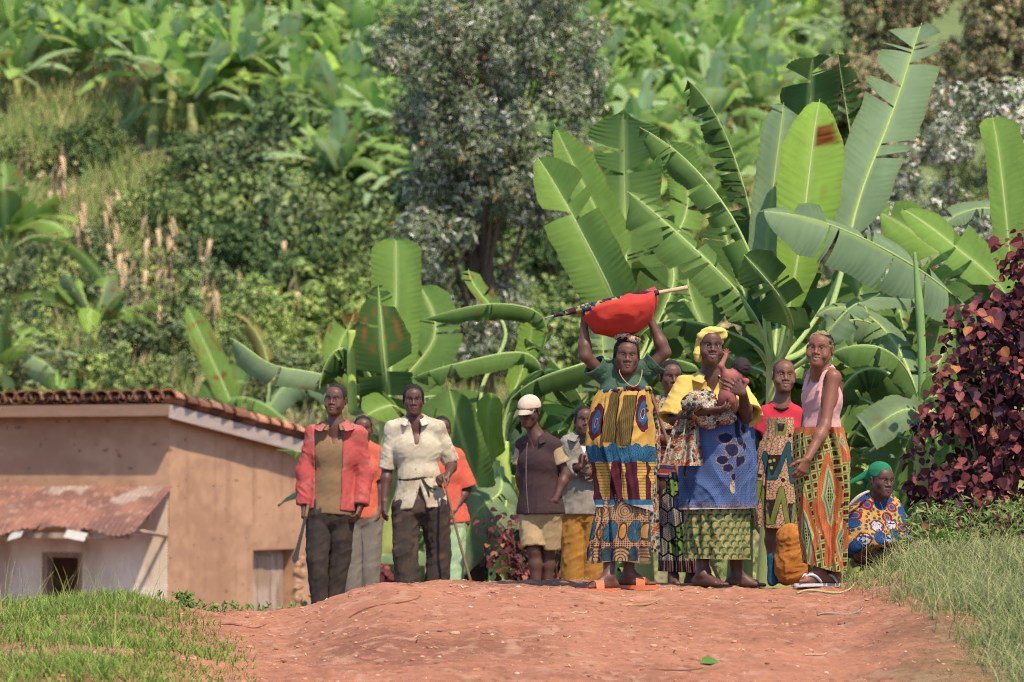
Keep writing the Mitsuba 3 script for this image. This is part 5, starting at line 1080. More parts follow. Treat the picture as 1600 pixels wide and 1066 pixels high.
    for k in range(14):      # broken plaster and bricks round the door jamb
        s_ = e1 + R_.uniform(0.02, 0.22); z_ = R_.uniform(-1.6, ez - 0.05); m = trimesh.creation.icosphere(1, 1.0); v = np.array(m.vertices) * np.array([R_.uniform(.05, .12), .03, R_.uniform(.03, .07)]) * (1 + 0.3 * (meshkit.noise(np.array(m.vertices) * 1.7, k)[:, None] - .5))
        put(H, 'loose_plaster', (v @ np.stack([bk, nr, Z], 1).T + C + bk * s_ + nr * 0.012 + Z * z_, np.array(m.faces)), 'mud_plaster')
    # roof: deck, boards and tiles
    ov, ovf = 0.16, 0.30
    fb = np.stack([w, nf, Z], 1); dn = unit(bk - Z * slope); up = np.cross(w, dn); up = up if up[2] > 0 else -up
    O = C + nr * ov + nf * ovf + Z * (ztop + 0.05 + slope * ovf)        # front right corner of the roof
    rf = put(H, 'roof', (lambda a: (a[0], a[1]))(box(O + w * (LF / 2 + ov) + dn * (LS / 2) - up * 0.02, (LF + 2 * ov, LS, 0.04), np.stack([w, dn, up], 1))), 'old_wood', label='roof of clay tiles')
    put(rf, 'fascia', box(O + w * (LF / 2 + ov) + nf * 0.015 - Z * 0.055, (LF + 2 * ov, 0.03, 0.15), fb), 'fascia_board')
    put(rf, 'verge_board', box(O + nr * 0.018 + dn * (LS / 2) - up * 0.075, (0.03, LS, 0.17), np.stack([nr, dn, up], 1)), 'verge_board')
    pitch, tl = 0.196, 0.40; ns, nt = 9, 5; rng = np.random.default_rng(5)
    def tile(under, broken):
        a = np.linspace(0, np.pi, ns); r0, r1 = (0.088, 0.138); rows = []
        for t in np.linspace(0, 1, nt):
            r = r0 + (r1 - r0) * (t if under else 1 - t); sg = -1 if under else 1
            rows.append(np.stack([np.cos(a) * r, np.full(ns, t * tl), sg * np.sin(a) * r * 0.95], -1))
        v = np.array(rows).reshape(-1, 3); v2 = v * np.array([0.86, 1, 0.86]) ; f = quads(nt, ns); n = len(v)
        end = [[i, i + 1, i + 1 + n, i + n] for i in range(ns - 1)]; end += [[i + n + (nt - 1) * ns, i + 1 + n + (nt - 1) * ns, i + 1 + (nt - 1) * ns, i + (nt - 1) * ns] for i in range(ns - 1)]
        end = np.array(end); return np.vstack([v, v2]), np.vstack([f, f[:, ::-1] + n, end[:, [0, 1, 2]], end[:, [0, 2, 3]]])
    cols, rows_ = int((LF + 2 * ov) / pitch), int(LS / 0.335); rest = []
    cc = [srgb(140, 98, 76), srgb(120, 82, 64), srgb(156, 114, 90), srgb(104, 76, 62), srgb(134, 104, 84)]
    B = np.stack([w, dn, up], 1)
    for i in range(cols + 1):
        for j in range(rows_):
            for under in (True, False):
                if under and i == cols: continue
                m = tile(under, False); o = O + w * (i * pitch + (pitch / 2 if under else 0.0) + rng.normal(0, 0.010)) + dn * (j * 0.335 - (0.06 if not under else 0.03) + rng.normal(0, 0.014)) + up * ((0.115 if under else 0.075) + 0.012 + rng.normal(0, 0.006))
                q = rot(rng.normal(0, 2.6), rng.normal(-2.5, 1.2), rng.normal(0, 3)); v = (m[0] @ q.T) @ B.T + o; col = cc[rng.integers(5)] * rng.uniform(0.75, 1.15); c = tint((v, m[1]), col, 0.25, 0.05, int(rng.integers(99)), lin(84, 70, 58), 0.5)
                if j < 3 or i < 2: put(rf, 'tile', (v, m[1]), 'clay', True, color=c)
                else: rest.append((v, m[1], c))
    m = cat(rest); put(rf, 'tile_field', m[:2], 'clay', True, color=m[2], kind='stuff')
    # porch roof of corrugated iron on poles, fixed to the front wall
    PR = put(H, 'porch_roof', cat([box(C + nf * 0.5 + w * 2.1 + Z * (zl - 0.37), (4.2, 0.05, 0.06), fb), box(C + nf * 0.90 + w * 2.1 + Z * (zl - 0.61), (4.1, 0.06, 0.07), fb)]), 'old_wood', label='porch roof of rusty corrugated iron')
    for i in range(6):
        s0 = -0.06 + i * 0.72; n, k = 78, 12; ln = 1.12 + rng.uniform(-0.06, 0.08); rows2 = []
        for t in np.linspace(0, 1, k):
            x = np.linspace(0, 0.80, n); bend = 0.05 * max(0, t - 0.8) / 0.2 * np.sin(x * 6 + i * 2)
            tear = ln * t * (1 - 0.05 * (t > 0.9) * (meshkit.noise(np.stack([x * 7, x * 0, x * 0 + i], -1), 3) > 0.55))
            rows2.append(C + nf * (0.02 + tear[:, None] * 0.88) + w * (s0 + x)[:, None] + Z * (zl + 0.015 + 0.006 * (i % 2) - 0.50 * t * ln + 0.011 * np.sin(x * 2 * np.pi / 0.078) - bend)[:, None])
        v = np.array(rows2).reshape(-1, 3); f = quads(k, n); v2 = v - Z * 0.004
        put(PR, 'iron_sheet', cat([(v, f), (v2, f[:, ::-1])]), 'rusty_iron', True)
    for i, (s_, t_) in enumerate(((0.62, 0.3), (1.55, 0.2), (2.35, 0.25), (2.75, 0.2))):    # pale bent strips under the eave
        q = np.array([[C + nf * (1.0 + a * 0.10) + w * (s_ + b * t_) + Z * (zl - 0.555 - a * 0.10 - 0.05 * (b - .5) * (i % 2 * 2 - 1)) for b in np.linspace(0, 1, 5)] for a in np.linspace(0, 1, 4)]).reshape(-1, 3)
        put(PR, 'bent_strip', cat([(q, quads(4, 5)), (q - nf * 0.003, quads(4, 5)[:, ::-1])]), 'plain', label='pale bent strip of iron', color=np.tile(lin(190, 186, 178), (40, 1)))
    for s_ in (0.03, 2.4, 4.0): put(PR, 'bracket', tube([C + nf * 0.02 + w * s_ + Z * (zl - 0.62), C + nf * 0.96 + w * s_ + Z * (zl - 0.53)], 0.03, 2, 6), 'old_wood')
scene['clay'] = principled(VC, 0.9, 0.15, bump=proc(lambda p, n, uv: 0.004 * fbm(p.x * 30, p.y * 30, p.z * 30, 2), 2e-3))
scene['fascia_board'] = principled(proc(lambda p, n, uv: mix((0.24, 0.15, 0.10), (0.16, 0.10, 0.07), fbm(p.x * 4, p.y * 4, p.z * 20, 3))), 0.85, 0.2)
scene['verge_board'] = principled(proc(lambda p, n, uv: mix((0.36, 0.30, 0.27), (0.24, 0.185, 0.155), fbm(p.x * 3, p.y * 3, p.z * 16, 3))), 0.8, 0.25)
make_house()
# ---------------------------------------------------------------- banana plants
LEAFC = {'mid': (srgb(118, 150, 84), srgb(100, 132, 70)), 'bright': (srgb(140, 174, 90), srgb(122, 156, 76)), 'pale': (srgb(148, 172, 134), srgb(128, 154, 114)), 'lime': (srgb(156, 190, 88), srgb(138, 174, 76)),
         'dark': (srgb(88, 116, 64), srgb(74, 100, 54)), 'old': (srgb(164, 146, 86), srgb(130, 132, 78))}
RIB = srgb(150, 172, 104)
NL = [0]
def banana_leaf(parent, pts, width, hint, kind='mid', fold=18, tears=0, droop=0.0, start=0.12, tipshape=1.0, dry=0.0, seed=None, rib=0.013, cols=6, left=1.0, right=1.0, fine=0.018, curl=0.0, edge=0.22, patch=None, bright=0.72, base=0.10):
    """pts: 3-D points from the stem to the tip; width: full width in metres; hint: which way the upper face looks"""
    NL[0] += 1; rng = np.random.default_rng(NL[0] * 7 + 1 if seed is None else seed)
    L = np.linalg.norm(np.diff(spline(pts, 40), axis=0), axis=1).sum(); n = max(24, int(L / fine)); p = spline(pts, n); t = np.linspace(0, 1, n)
    tg = unit(np.gradient(p, axis=0)); N = np.broadcast_to(unit(hint), tg.shape); S = np.cross(tg, N); bad = np.linalg.norm(S, axis=1) < 0.08; S[bad] = np.cross(tg[bad], [0.3, 0.9, 0.2]); S = unit(S); N = np.cross(S, tg)
    tt = np.clip((t - start) / (1 - start), 0, 1)
    prof = np.clip(tt / base, 0, 1) ** 0.65 * np.clip((1 - tt) / (0.20 * tipshape), 0, 1) ** 0.6
    col, edgec = LEAFC[kind]; meshes = []
    bl = np.nonzero(t >= start)[0]
    for sgn, share in ((1, left), (-1, right)):
        if share <= 0: continue
        nt = int(tears * rng.uniform(0.7, 1.3)); cuts = np.sort(rng.uniform(start + 0.10, 0.97, nt)); b = np.r_[start, cuts, 1.0]
        for a0, a1 in zip(b[:-1], b[1:]):
            i = np.nonzero((t >= a0 - 1e-9) & (t <= a1 + 1e-9))[0]
            if len(i) < 2: continue
            c = np.linspace(0, 1, cols + 1)[None]; ti = t[i][:, None]
            ph = math.radians(fold) + (rng.normal(0, 0.25) + 0.08 if tears else 0) - droop * rng.uniform(0.6, 1.3)
            gap = 0.004 + (min(rng.exponential(0.016), 0.06) if tears else 0)
            shrink = 1 - (gap if tears else 0) * c**1.4 * 2 / max(a1 - a0, 0.05) * (np.abs(ti - (a0 + a1) / 2) > (a1 - a0) * 0.25)
            w = width / 2 * share * prof[i][:, None] * (1 + 0.02 * np.sin(ti * 55 + sgn)) * (1 - (0.08 * rng.uniform(0, 1) if tears else 0))
            s_ = c * w; ang = ph - (droop * 0.9 + curl) * c - 0.10 * c**2
            rip = (0.0016 * np.sin(ti * L / 0.026 * 2 * np.pi * 0.5 + 2 * rng.uniform()) + 0.016 * (meshkit.noise(np.stack([ti * L * 3 + 0 * c, 0 * ti + c * 1.2 + sgn * 9, 0 * (ti + c)], -1), int(rng.integers(999))) - 0.5)) * c * (1 + 2 * c)
            fw = 0.22 * s_ * (0.6 + 0.4 * c)       # side veins lean to the tip
            base = p[i][:, None] + tg[i][:, None] * (fw - 0.05 * width * share)[..., None] * 1.0
            mid = (a0 + a1) / 2
            v = base + S[i][:, None] * (sgn * s_ * np.cos(ang))[..., None] + N[i][:, None] * (s_ * np.sin(ang) + rip)[..., None]
            v = v + tg[i][:, None] * (((mid - ti) * L * (1 - shrink) * -0.0 + (mid - ti) * L * np.minimum(gap * 1.6 / max(a1 - a0, 0.03), 0.5) * c**1.3) if tears else 0 * c)[..., None]
            nz = meshkit.noise(np.stack([ti * L * 55 + 0 * c, c * 2 + 0 * ti, 0 * (ti + c) + sgn], -1), 3)[..., None] - 0.5
            nb = meshkit.fbm(np.stack([ti * L * 3 + 0 * c, c * 2 + 0 * ti, 0 * (ti + c) + sgn + NL[0]], -1), 3, 1)[..., None] - 0.5
            cl = (col * (1 - c[..., None]) + edgec * c[..., None]) * (1 + 0.16 * nz + 0.40 * nb)
            e = np.clip((c - 0.93) / 0.07, 0, 1)[..., None] * edge; cl = cl * (1 - e) + srgb(138, 130, 74) * e
            if dry > 0:
                dm = np.clip((meshkit.fbm(np.stack([ti * L * 4 + 0 * c, c * 3 + 0 * ti, 0 * (ti + c) + NL[0] * 3], -1), 3, 2) - (0.74 - 0.25 * dry - 0.25 * dry * np.clip(tt[i][:, None] * 4 - 3, 0, 1))) * 10, 0, 1)[..., None]; cl = cl * (1 - dm) + srgb(142, 104, 62) * dm
            cl = cl * bright
            if patch is not None:
                dm = (np.clip(1 - np.maximum(np.abs(ti - patch[0]) / patch[1], np.abs(c * sgn - patch[2]) / patch[3]), 0, 1) * 4 + 2 * nb[..., 0] - 0.4).clip(0, 1)[..., None]; cl = cl * (1 - dm) + srgb(118, 74, 40) * (0.7 + 0.8 * nz) * dm
            r0 = np.clip(1 - c / 0.035, 0, 1)[..., None]; cl = cl * (1 - r0) + RIB * r0
            f = quads(len(i), cols + 1); meshes.append((v.reshape(-1, 3), f if sgn < 0 else f[:, ::-1], cl.reshape(-1, 3)))
    m = cat(meshes); k = put(parent, 'leaf', m[:2], 'banana_leaf', True, color=np.clip(m[2], 0.003, 0.9))
    rr = rib * np.interp(t, [0, start, 0.5, 1], [1.7, 1.25, 0.75, 0.16]); mm = tube((p - N * rr[:, None] * 0.45)[::3], rr[::3], None, 7)
    put(k, 'midrib', mm, 'plain', True, color=np.tile(RIB * 0.85, (len(mm[0]), 1)))
    return k
def stem(parent, a, b, r0, r1, color=srgb(142, 150, 84), name='stem'):
    m = tube([a, (np.asarray(a) + b) / 2 + [0.02, 0, 0], b], np.linspace(r0, r1, 26), 26, 14)
    n = meshkit.fbm(m[0] / np.array([0.03, 0.03, 0.5]), 3, 4)[:, None]; n2 = meshkit.fbm(m[0] / 0.12, 3, 7)[:, None]
    c = color * (0.75 + 0.5 * n); d = np.clip((n2 - 0.52) * 6, 0, 1); c = c * (1 - d * 0.7) + srgb(96, 78, 52) * d * 0.7
    return put(parent, name, m, 'plain', True, color=c)
UP, CAM = np.array([0.05, -0.25, 1.0]), np.array([0.1, -1.0, 0.25])
def plant(label, group=None): return thing('banana_plant', label, 'banana plant', group)
def leaves(parent, Y, rows):
    """rows: (points as (px, py, dy) from stem to tip, width in photo pixels, dict)"""
    for pts, w, kw in rows:
        kw = dict(kw); h = kw.pop('hint', CAM); q = [at(x, y, Y + d) for x, y, d in pts]
        banana_leaf(parent, q, 1.12 * w / F * Y, h, **kw)
def wild_plant(parent, base, h, n, size, seed, kinds=('mid', 'mid', 'bright', 'pale', 'dark'), tears=(2, 9), fine=0.03, cols=4, dry=0.4, bright=0.72, slim=1.0):
    rng = np.random.default_rng(seed); top = base + np.array([rng.normal(0, 0.12), rng.normal(0, 0.12), h])
    stem(parent, base, top, 0.12 * size, 0.07 * size)
    for i in range(n):
        az = i * 2.4 + rng.normal(0, 0.35); u = (i + 0.5) / n; el = math.radians(84 - 62 * u**0.8 + rng.normal(0, 6)); L = size * rng.uniform(1.6, 2.2) * (0.75 + 0.25 * u)
        d = np.array([math.cos(az) * math.cos(el), math.sin(az) * math.cos(el), math.sin(el)]); sag = np.array([0, 0, -1.0]) * L * (0.10 + 0.42 * u) * rng.uniform(0.7, 1.3)
        pts = [top - [0, 0, 0.15 * size], top + d * L * 0.30, top + d * L * 0.66 + sag * 0.35, top + d * L * 0.97 + sag]
        banana_leaf(parent, pts, size * rng.uniform(0.42, 0.58) * slim, (d * -0.5 * math.sin(el) + np.array([0, 0, 1.0])) if el < 1.2 else np.array([-d[0], -d[1], 0.3]), kind=kinds[rng.integers(len(kinds))], fold=rng.uniform(0, 24), tears=int(rng.integers(*tears)), droop=rng.uniform(0, 0.45), start=0.2, tipshape=rng.uniform(1.0, 2.0), base=rng.uniform(0.1, 0.25), dry=rng.uniform(0, dry), fine=fine, cols=cols, bright=bright)
# ---------------------------------------------------------------- banana plants near the people
def foot_of(px, Y): 
    x = (px - 800) / F * Y; return np.array([x, Y, float(ground(x, Y)) - 0.05])
B1 = plant('tallest banana plant behind the women, with broad upright leaves')
q = foot_of(1206, 28.6); stem(B1, q, at(1212, 560, 28.6), 0.14, 0.07)
leaves(B1, 28.6, [
    ([(1213, 575, 0), (1230, 493, -0.1), (1253, 360, -0.05), (1268, 240, 0.1), (1281, 155, 0.3)], 96, dict(kind='lime', fold=26, tears=0, start=0.16, tipshape=1.5, rib=0.016, seed=3, patch=(0.845, 0.06, 0.45, 0.55), bright=0.8, base=0.5)),       # bright lime
    ([(1208, 570, 0.1), (1194, 480, 0.3), (1198, 380, 0.4), (1212, 260, 0.5), (1225, 157, 0.6)], 88, dict(kind='pale', fold=14, tears=1, start=0.30, tipshape=0.8, seed=4)),
    ([(1215, 565, 0.1), (1240, 430, 0.7), (1258, 250, 1.0), (1266, 150, 0.9), (1271, 86, 0.6)], 92, dict(kind='dark', fold=20, tears=3, start=0.42, tipshape=1.0, hint=np.array([0, 1, -0.3]), seed=5)),
    ([(1216, 565, 0.2), (1290, 470, 1.0), (1333, 350, 1.2), (1328, 210, 1.2), (1309, 80, 1.0)], 62, dict(kind='dark', fold=-30, tears=26, start=0.42, droop=0.5, hint=np.array([-0.8, -0.5, 0.4]), seed=6)),
    ([(1218, 562, 0.15), (1290, 500, 0.5), (1340, 320, 0.9), (1385, 200, 1.2), (1418, 105, 1.5), (1440, 36, 1.8)], 98, dict(kind='pale', fold=10, tears=5, start=0.36, tipshape=0.7, hint=np.array([-0.3, -1, 0.5]), rib=0.016, seed=7)),
    ([(1206, 562, -0.1), (1195, 470, -0.3), (1150, 350, -0.3), (1088, 266, -0.2), (1038, 222, 0), (994, 196, 0.1)], 66, dict(kind='mid', fold=-28, tears=12, start=0.22, droop=0.5, hint=np.array([0.5, -0.6, 0.8]), seed=8)),
    ([(1204, 565, -0.15), (1162, 468, -0.4), (1118, 420, -0.45), (1070, 375, -0.4), (1015, 326, -0.2), (978, 298, 0)], 92, dict(kind='mid', fold=6, tears=8, start=0.16, droop=0.25, hint=np.array([0.3, -0.8, 0.7]), seed=9)),
    ([(1210, 560, 0.2), (1190, 440, 0.9), (1172, 330, 1.1), (1124, 190, 1.1), (1070, 122, 0.9)], 64, dict(kind='dark', fold=-14, tears=14, start=0.40, droop=0.55, hint=np.array([0.6, 0.2, 0.8]), seed=10)),
    ([(1212, 568, -0.2), (1236, 505, -0.5), (1200, 440, -0.8), (1160, 395, -0.8)], 66, dict(kind='dark', fold=0, tears=3, start=0.3, hint=np.array([0.1, 0.8, 0.4]), seed=11)),
    ([(1216, 575, -0.1), (1270, 548, -0.3), (1330, 480, -0.4), (1385, 462, -0.3), (1440, 470, -0.2)], 62, dict(kind='pale', fold=6, tears=5, start=0.3, droop=0.3, hint=np.array([0, -0.5, 1.0]), seed=12)),
    ([(1206, 580, 0), (1180, 540, -0.1), (1120, 512, -0.3), (1050, 500, -0.3), (990, 540, -0.2)], 58, dict(kind='dark', fold=-10, tears=5, start=0.2, droop=0.4, hint=np.array([0, -0.3, 1.0]), seed=13)),
])
leaves(B1, 28.6, [
    ([(1208, 590, 0.5), (1185, 520, 1.4), (1160, 450, 1.9), (1140, 390, 2.1), (1125, 330, 2.2)], 100, dict(kind='dark', fold=6, tears=3, start=0.15, seed=14)),
    ([(1212, 590, 0.5), (1215, 500, 1.5), (1230, 430, 2.0), (1250, 370, 2.2)], 100, dict(kind='dark', fold=6, tears=3, start=0.15, seed=15)),
    ([(1206, 600, 0.4), (1165, 570, 1.2), (1120, 540, 1.6), (1085, 480, 1.8), (1075, 430, 1.9)], 96, dict(kind='mid', fold=4, tears=4, start=0.15, seed=16)),
    ([(1216, 600, 0.4), (1260, 560, 1.2), (1290, 500, 1.6), (1300, 430, 1.8)], 96, dict(kind='mid', fold=4, tears=4, start=0.15, seed=17)),
])
B2 = plant('banana plant behind the red bundle with a long pale-ribbed leaf leaning left')
q = foot_of(1000, 31.6); stem(B2, q, at(990, 580, 31.6), 0.12, 0.07)
leaves(B2, 31.6, [
    ([(985, 575, 0), (960, 468, -0.2), (925, 395, -0.2), (880, 310, 0), (838, 244, 0.2)], 92, dict(kind='bright', fold=14, tears=2, start=0.10, tipshape=1.3, seed=21, hint=np.array([-0.25, -1, 0.6]), rib=0.016)),
    ([(988, 570, 0.1), (962, 400, 0.5), (925, 315, 0.6), (895, 255, 0.6), (866, 194, 0.6)], 66, dict(kind='bright', fold=16, tears=1, start=0.35, tipshape=1.5, seed=22, hint=np.array([-0.3, -1, 0.5]))),
    ([(992, 570, 0.2), (980, 440, 0.8), (976, 330, 1.0), (975, 240, 0.95), (975, 162, 0.8)], 112, dict(kind='mid', fold=14, tears=3, start=0.26, tipshape=0.7, seed=23)),
    ([(994, 575, 0.0), (1020, 520, 0.3), (1052, 440, 0.6), (1040, 400, 0.9), (1010, 385, 1.1)], 116, dict(kind='dark', fold=0, tears=2, start=0.15, hint=np.array([0, 1, 0.1]), seed=24)),
    ([(990, 575, -0.1), (1028, 520, 0.1), (1068, 468, 0.2), (1090, 500, 0.1), (1100, 560, 0.0)], 70, dict(kind='dark', fold=-16, tears=6, start=0.2, droop=0.5, hint=np.array([0.3, -0.6, 1]), seed=25)),
    ([(985, 580, 0), (950, 560, 0.0), (905, 570, -0.1), (850, 588, -0.1), (795, 628, 0.0)], 50, dict(kind='dark', fold=-20, tears=3, start=0.15, droop=0.5, hint=np.array([0, -0.4, 1.0]), seed=26)),
    ([(996, 560, 0.3), (1050, 380, 1.2), (1075, 310, 1.4), (1060, 250, 1.4), (1040, 215, 1.3)], 60, dict(kind='bright', fold=10, tears=2, start=0.4, seed=27)),
])
B3 = plant('banana plant with one upright half rolled leaf near the right edge')
q = foot_of(1575, 30.2); stem(B3, q, at(1578, 500, 30.2), 0.13, 0.08)
leaves(B3, 30.2, [
    ([(1578, 520, 0), (1580, 440, 0), (1572, 340, 0), (1562, 250, 0.1), (1550, 180, 0.2)], 70, dict(kind='bright', fold=34, tears=0, start=0.10, tipshape=0.5, seed=31, hint=np.array([0.3, -1, 0.1]))),
    ([(1575, 520, -0.1), (1562, 448, -0.3), (1510, 400, -0.4), (1460, 360, -0.4), (1405, 324, -0.3)], 88, dict(kind='bright', fold=8, tears=2, start=0.10, tipshape=1.2, seed=32, hint=np.array([-0.2, -0.8, 0.8]))),
    ([(1570, 530, -0.2), (1490, 462, -1.2), (1410, 405, -1.9), (1310, 356, -2.2), (1240, 336, -2.3), (1184, 330, -2.3)], 84, dict(kind='pale', fold=0, tears=7, start=0.16, droop=0.15, tipshape=0.9, seed=33, hint=np.array([-0.2, -1.0, 0.45]), rib=0.015, left=0.5, right=1.3, edge=0.1)),
    ([(1580, 510, 0.3), (1590, 400, 0.9), (1560, 330, 1.1), (1510, 330, 1.1), (1465, 360, 1.0)], 60, dict(kind='pale', fold=4, tears=4, start=0.25, seed=34, hint=np.array([0, -0.6, 0.8]))),
    ([(1575, 520, 0.2), (1520, 440, 0.6), (1450, 380, 0.9), (1400, 345, 1.0), (1370, 332, 1.0)], 76, dict(kind='bright', fold=8, tears=3, start=0.2, seed=35)),
    ([(1575, 545, -0.2), (1545, 500, -0.6), (1510, 500, -0.8), (1480, 545, -0.8), (1470, 620, -0.6)], 96, dict(kind='dark', fold=4, tears=1, start=0.2, seed=36, hint=np.array([0.3, 1, 0.2]))),
    ([(1590, 520, 0.1), (1625, 420, 0.2), (1640, 330, 0.2), (1600, 290, 0.3)], 80, dict(kind='mid', fold=8, tears=3, start=0.2, seed=37)),
    ([(1580, 530, 0.3), (1500, 470, 1.0), (1440, 440, 1.2), (1380, 460, 1.2), (1330, 520, 1.0)], 76, dict(kind='mid', fold=-6, tears=8, droop=0.3, start=0.2, seed=38, hint=np.array([0, -0.6, 1]))),
])
B4 = plant('young banana plant with a pale rolled new leaf, right of the woman in pink')
q = foot_of(1440, 28.2); stem(B4, q, at(1437, 640, 28.2), 0.10, 0.055)
m = tube([at(1437, 650, 28.15), at(1440, 540, 28.1), at(1434, 450, 28.1), at(1429, 394, 28.1)], [0.022, 0.030, 0.032, 0.010], 40, 12); put(B4, 'rolled_leaf', m, 'plain', True, label='pale tightly rolled new leaf', color=tint(m, srgb(112, 142, 84), 0.25, 0.3))
leaves(B4, 28.2, [
    ([(1436, 640, 0), (1420, 585, -0.3), (1380, 545, -0.5), (1335, 540, -0.5), (1296, 556, -0.4)], 62, dict(kind='mid', fold=0, tears=4, start=0.1, droop=0.3, seed=41, hint=np.array([0, -0.7, 0.8]))),
    ([(1438, 645, 0.1), (1410, 600, 0.3), (1365, 575, 0.4), (1330, 590, 0.4), (1300, 640, 0.4)], 66, dict(kind='dark', fold=-14, tears=9, start=0.1, droop=0.5, seed=42, hint=np.array([0, -0.4, 1]))),
    ([(1434, 640, 0.2), (1400, 540, 0.6), (1350, 490, 0.8), (1310, 480, 0.8), (1270, 500, 0.8)], 70, dict(kind='pale', fold=0, tears=5, start=0.1, droop=0.3, seed=43, hint=np.array([0, -0.7, 0.8]))),
    ([(1440, 660, -0.2), (1420, 640, -0.4), (1392, 650, -0.5), (1366, 668, -0.5), (1352, 676, -0.5)], 60, dict(kind='pale', fold=0, tears=0, start=0.05, tipshape=0.3, seed=44, dry=0.3, hint=np.array([0, -0.9, 0.5]))),
    ([(1440, 650, -0.1), (1470, 620, -0.3), (1500, 640, -0.3), (1520, 690, -0.3), (1530, 740, -0.3)], 66, dict(kind='mid', fold=0, tears=3, start=0.1, seed=45)),
    ([(1438, 660, 0.1), (1420, 690, 0.0), (1400, 740, 0.0), (1390, 800, 0.0), (1385, 850, 0.0)], 76, dict(kind='mid', fold=4, tears=4, start=0.05, seed=46)),
    ([(1440, 650, 0.3), (1470, 560, 0.6), (1490, 500, 0.7), (1470, 440, 0.8)], 74, dict(kind='mid', fold=6, tears=2, start=0.2, seed=47)),
    ([(1438, 655, 0.3), (1380, 640, 0.4), (1330, 620, 0.5), (1290, 640, 0.5), (1262, 690, 0.5)], 66, dict(kind='mid', fold=-6, tears=5, start=0.2, droop=0.3, seed=48, hint=np.array([0, -0.6, 0.9]))),
    ([(1440, 660, 0.4), (1470, 640, 0.6), (1460, 700, 0.6), (1440, 780, 0.6), (1430, 850, 0.6)], 80, dict(kind='mid', fold=-6, tears=4, start=0.2, droop=0.3, seed=49)),
])
B5 = plant('banana plant with layered drooping leaves between the woman in pink and the purple shrub')
q = foot_of(1420, 29.4); stem(B5, q, at(1424, 640, 29.4), 0.11, 0.07, srgb(112, 98, 66))
leaves(B5, 29.4, [
    ([(1424, 650, 0), (1400, 560, -0.2), (1370, 510, -0.4), (1330, 500, -0.5), (1285, 520, -0.5)], 84, dict(kind='pale', fold=4, tears=6, start=0.1, droop=0.3, seed=101, hint=np.array([0, -0.7, 0.8]))),
    ([(1424, 655, 0), (1395, 600, -0.3), (1365, 575, -0.5), (1335, 585, -0.6), (1318, 610, -0.6)], 78, dict(kind='mid', fold=2, tears=3, start=0.1, droop=0.3, seed=102, hint=np.array([0, -0.6, 0.9]))),
    ([(1424, 660, -0.1), (1395, 630, -0.5), (1365, 640, -0.7), (1340, 670, -0.7), (1328, 705, -0.7)], 76, dict(kind='dark', fold=-10, tears=6, start=0.1, droop=0.4, seed=103, hint=np.array([0, -0.4, 1]))),
    ([(1426, 660, -0.1), (1435, 620, -0.4), (1452, 620, -0.6), (1462, 660, -0.7), (1466, 710, -0.7)], 74, dict(kind='mid', fold=0, tears=3, start=0.1, droop=0.2, seed=104)),
    ([(1424, 660, 0.1), (1410, 700, -0.2), (1402, 740, -0.3), (1396, 790, -0.3), (1390, 850, -0.3)], 84, dict(kind='pale', fold=4, tears=5, start=0.05, seed=105)),
    ([(1422, 650, 0.3), (1370, 600, 0.6), (1330, 620, 0.7), (1310, 680, 0.7), (1300, 760, 0.7)], 84, dict(kind='mid', fold=0, tears=5, start=0.1, droop=0.2, seed=106)),
    ([(1426, 650, 0.2), (1450, 590, 0.5), (1470, 540, 0.6), (1475, 490, 0.7), (1462, 440, 0.8)], 84, dict(kind='mid', fold=6, tears=2, start=0.1, seed=107)),
    ([(1422, 650, 0.4), (1390, 560, 0.8), (1360, 500, 1.0), (1340, 440, 1.1), (1345, 390, 1.2)], 80, dict(kind='mid', fold=4, tears=3, start=0.1, seed=108)),
])
C1 = plant('banana plant behind the men at left, with one broad bright upright leaf')
q = foot_of(600, 35.5); stem(C1, q, at(606, 640, 35.5), 0.14, 0.08)
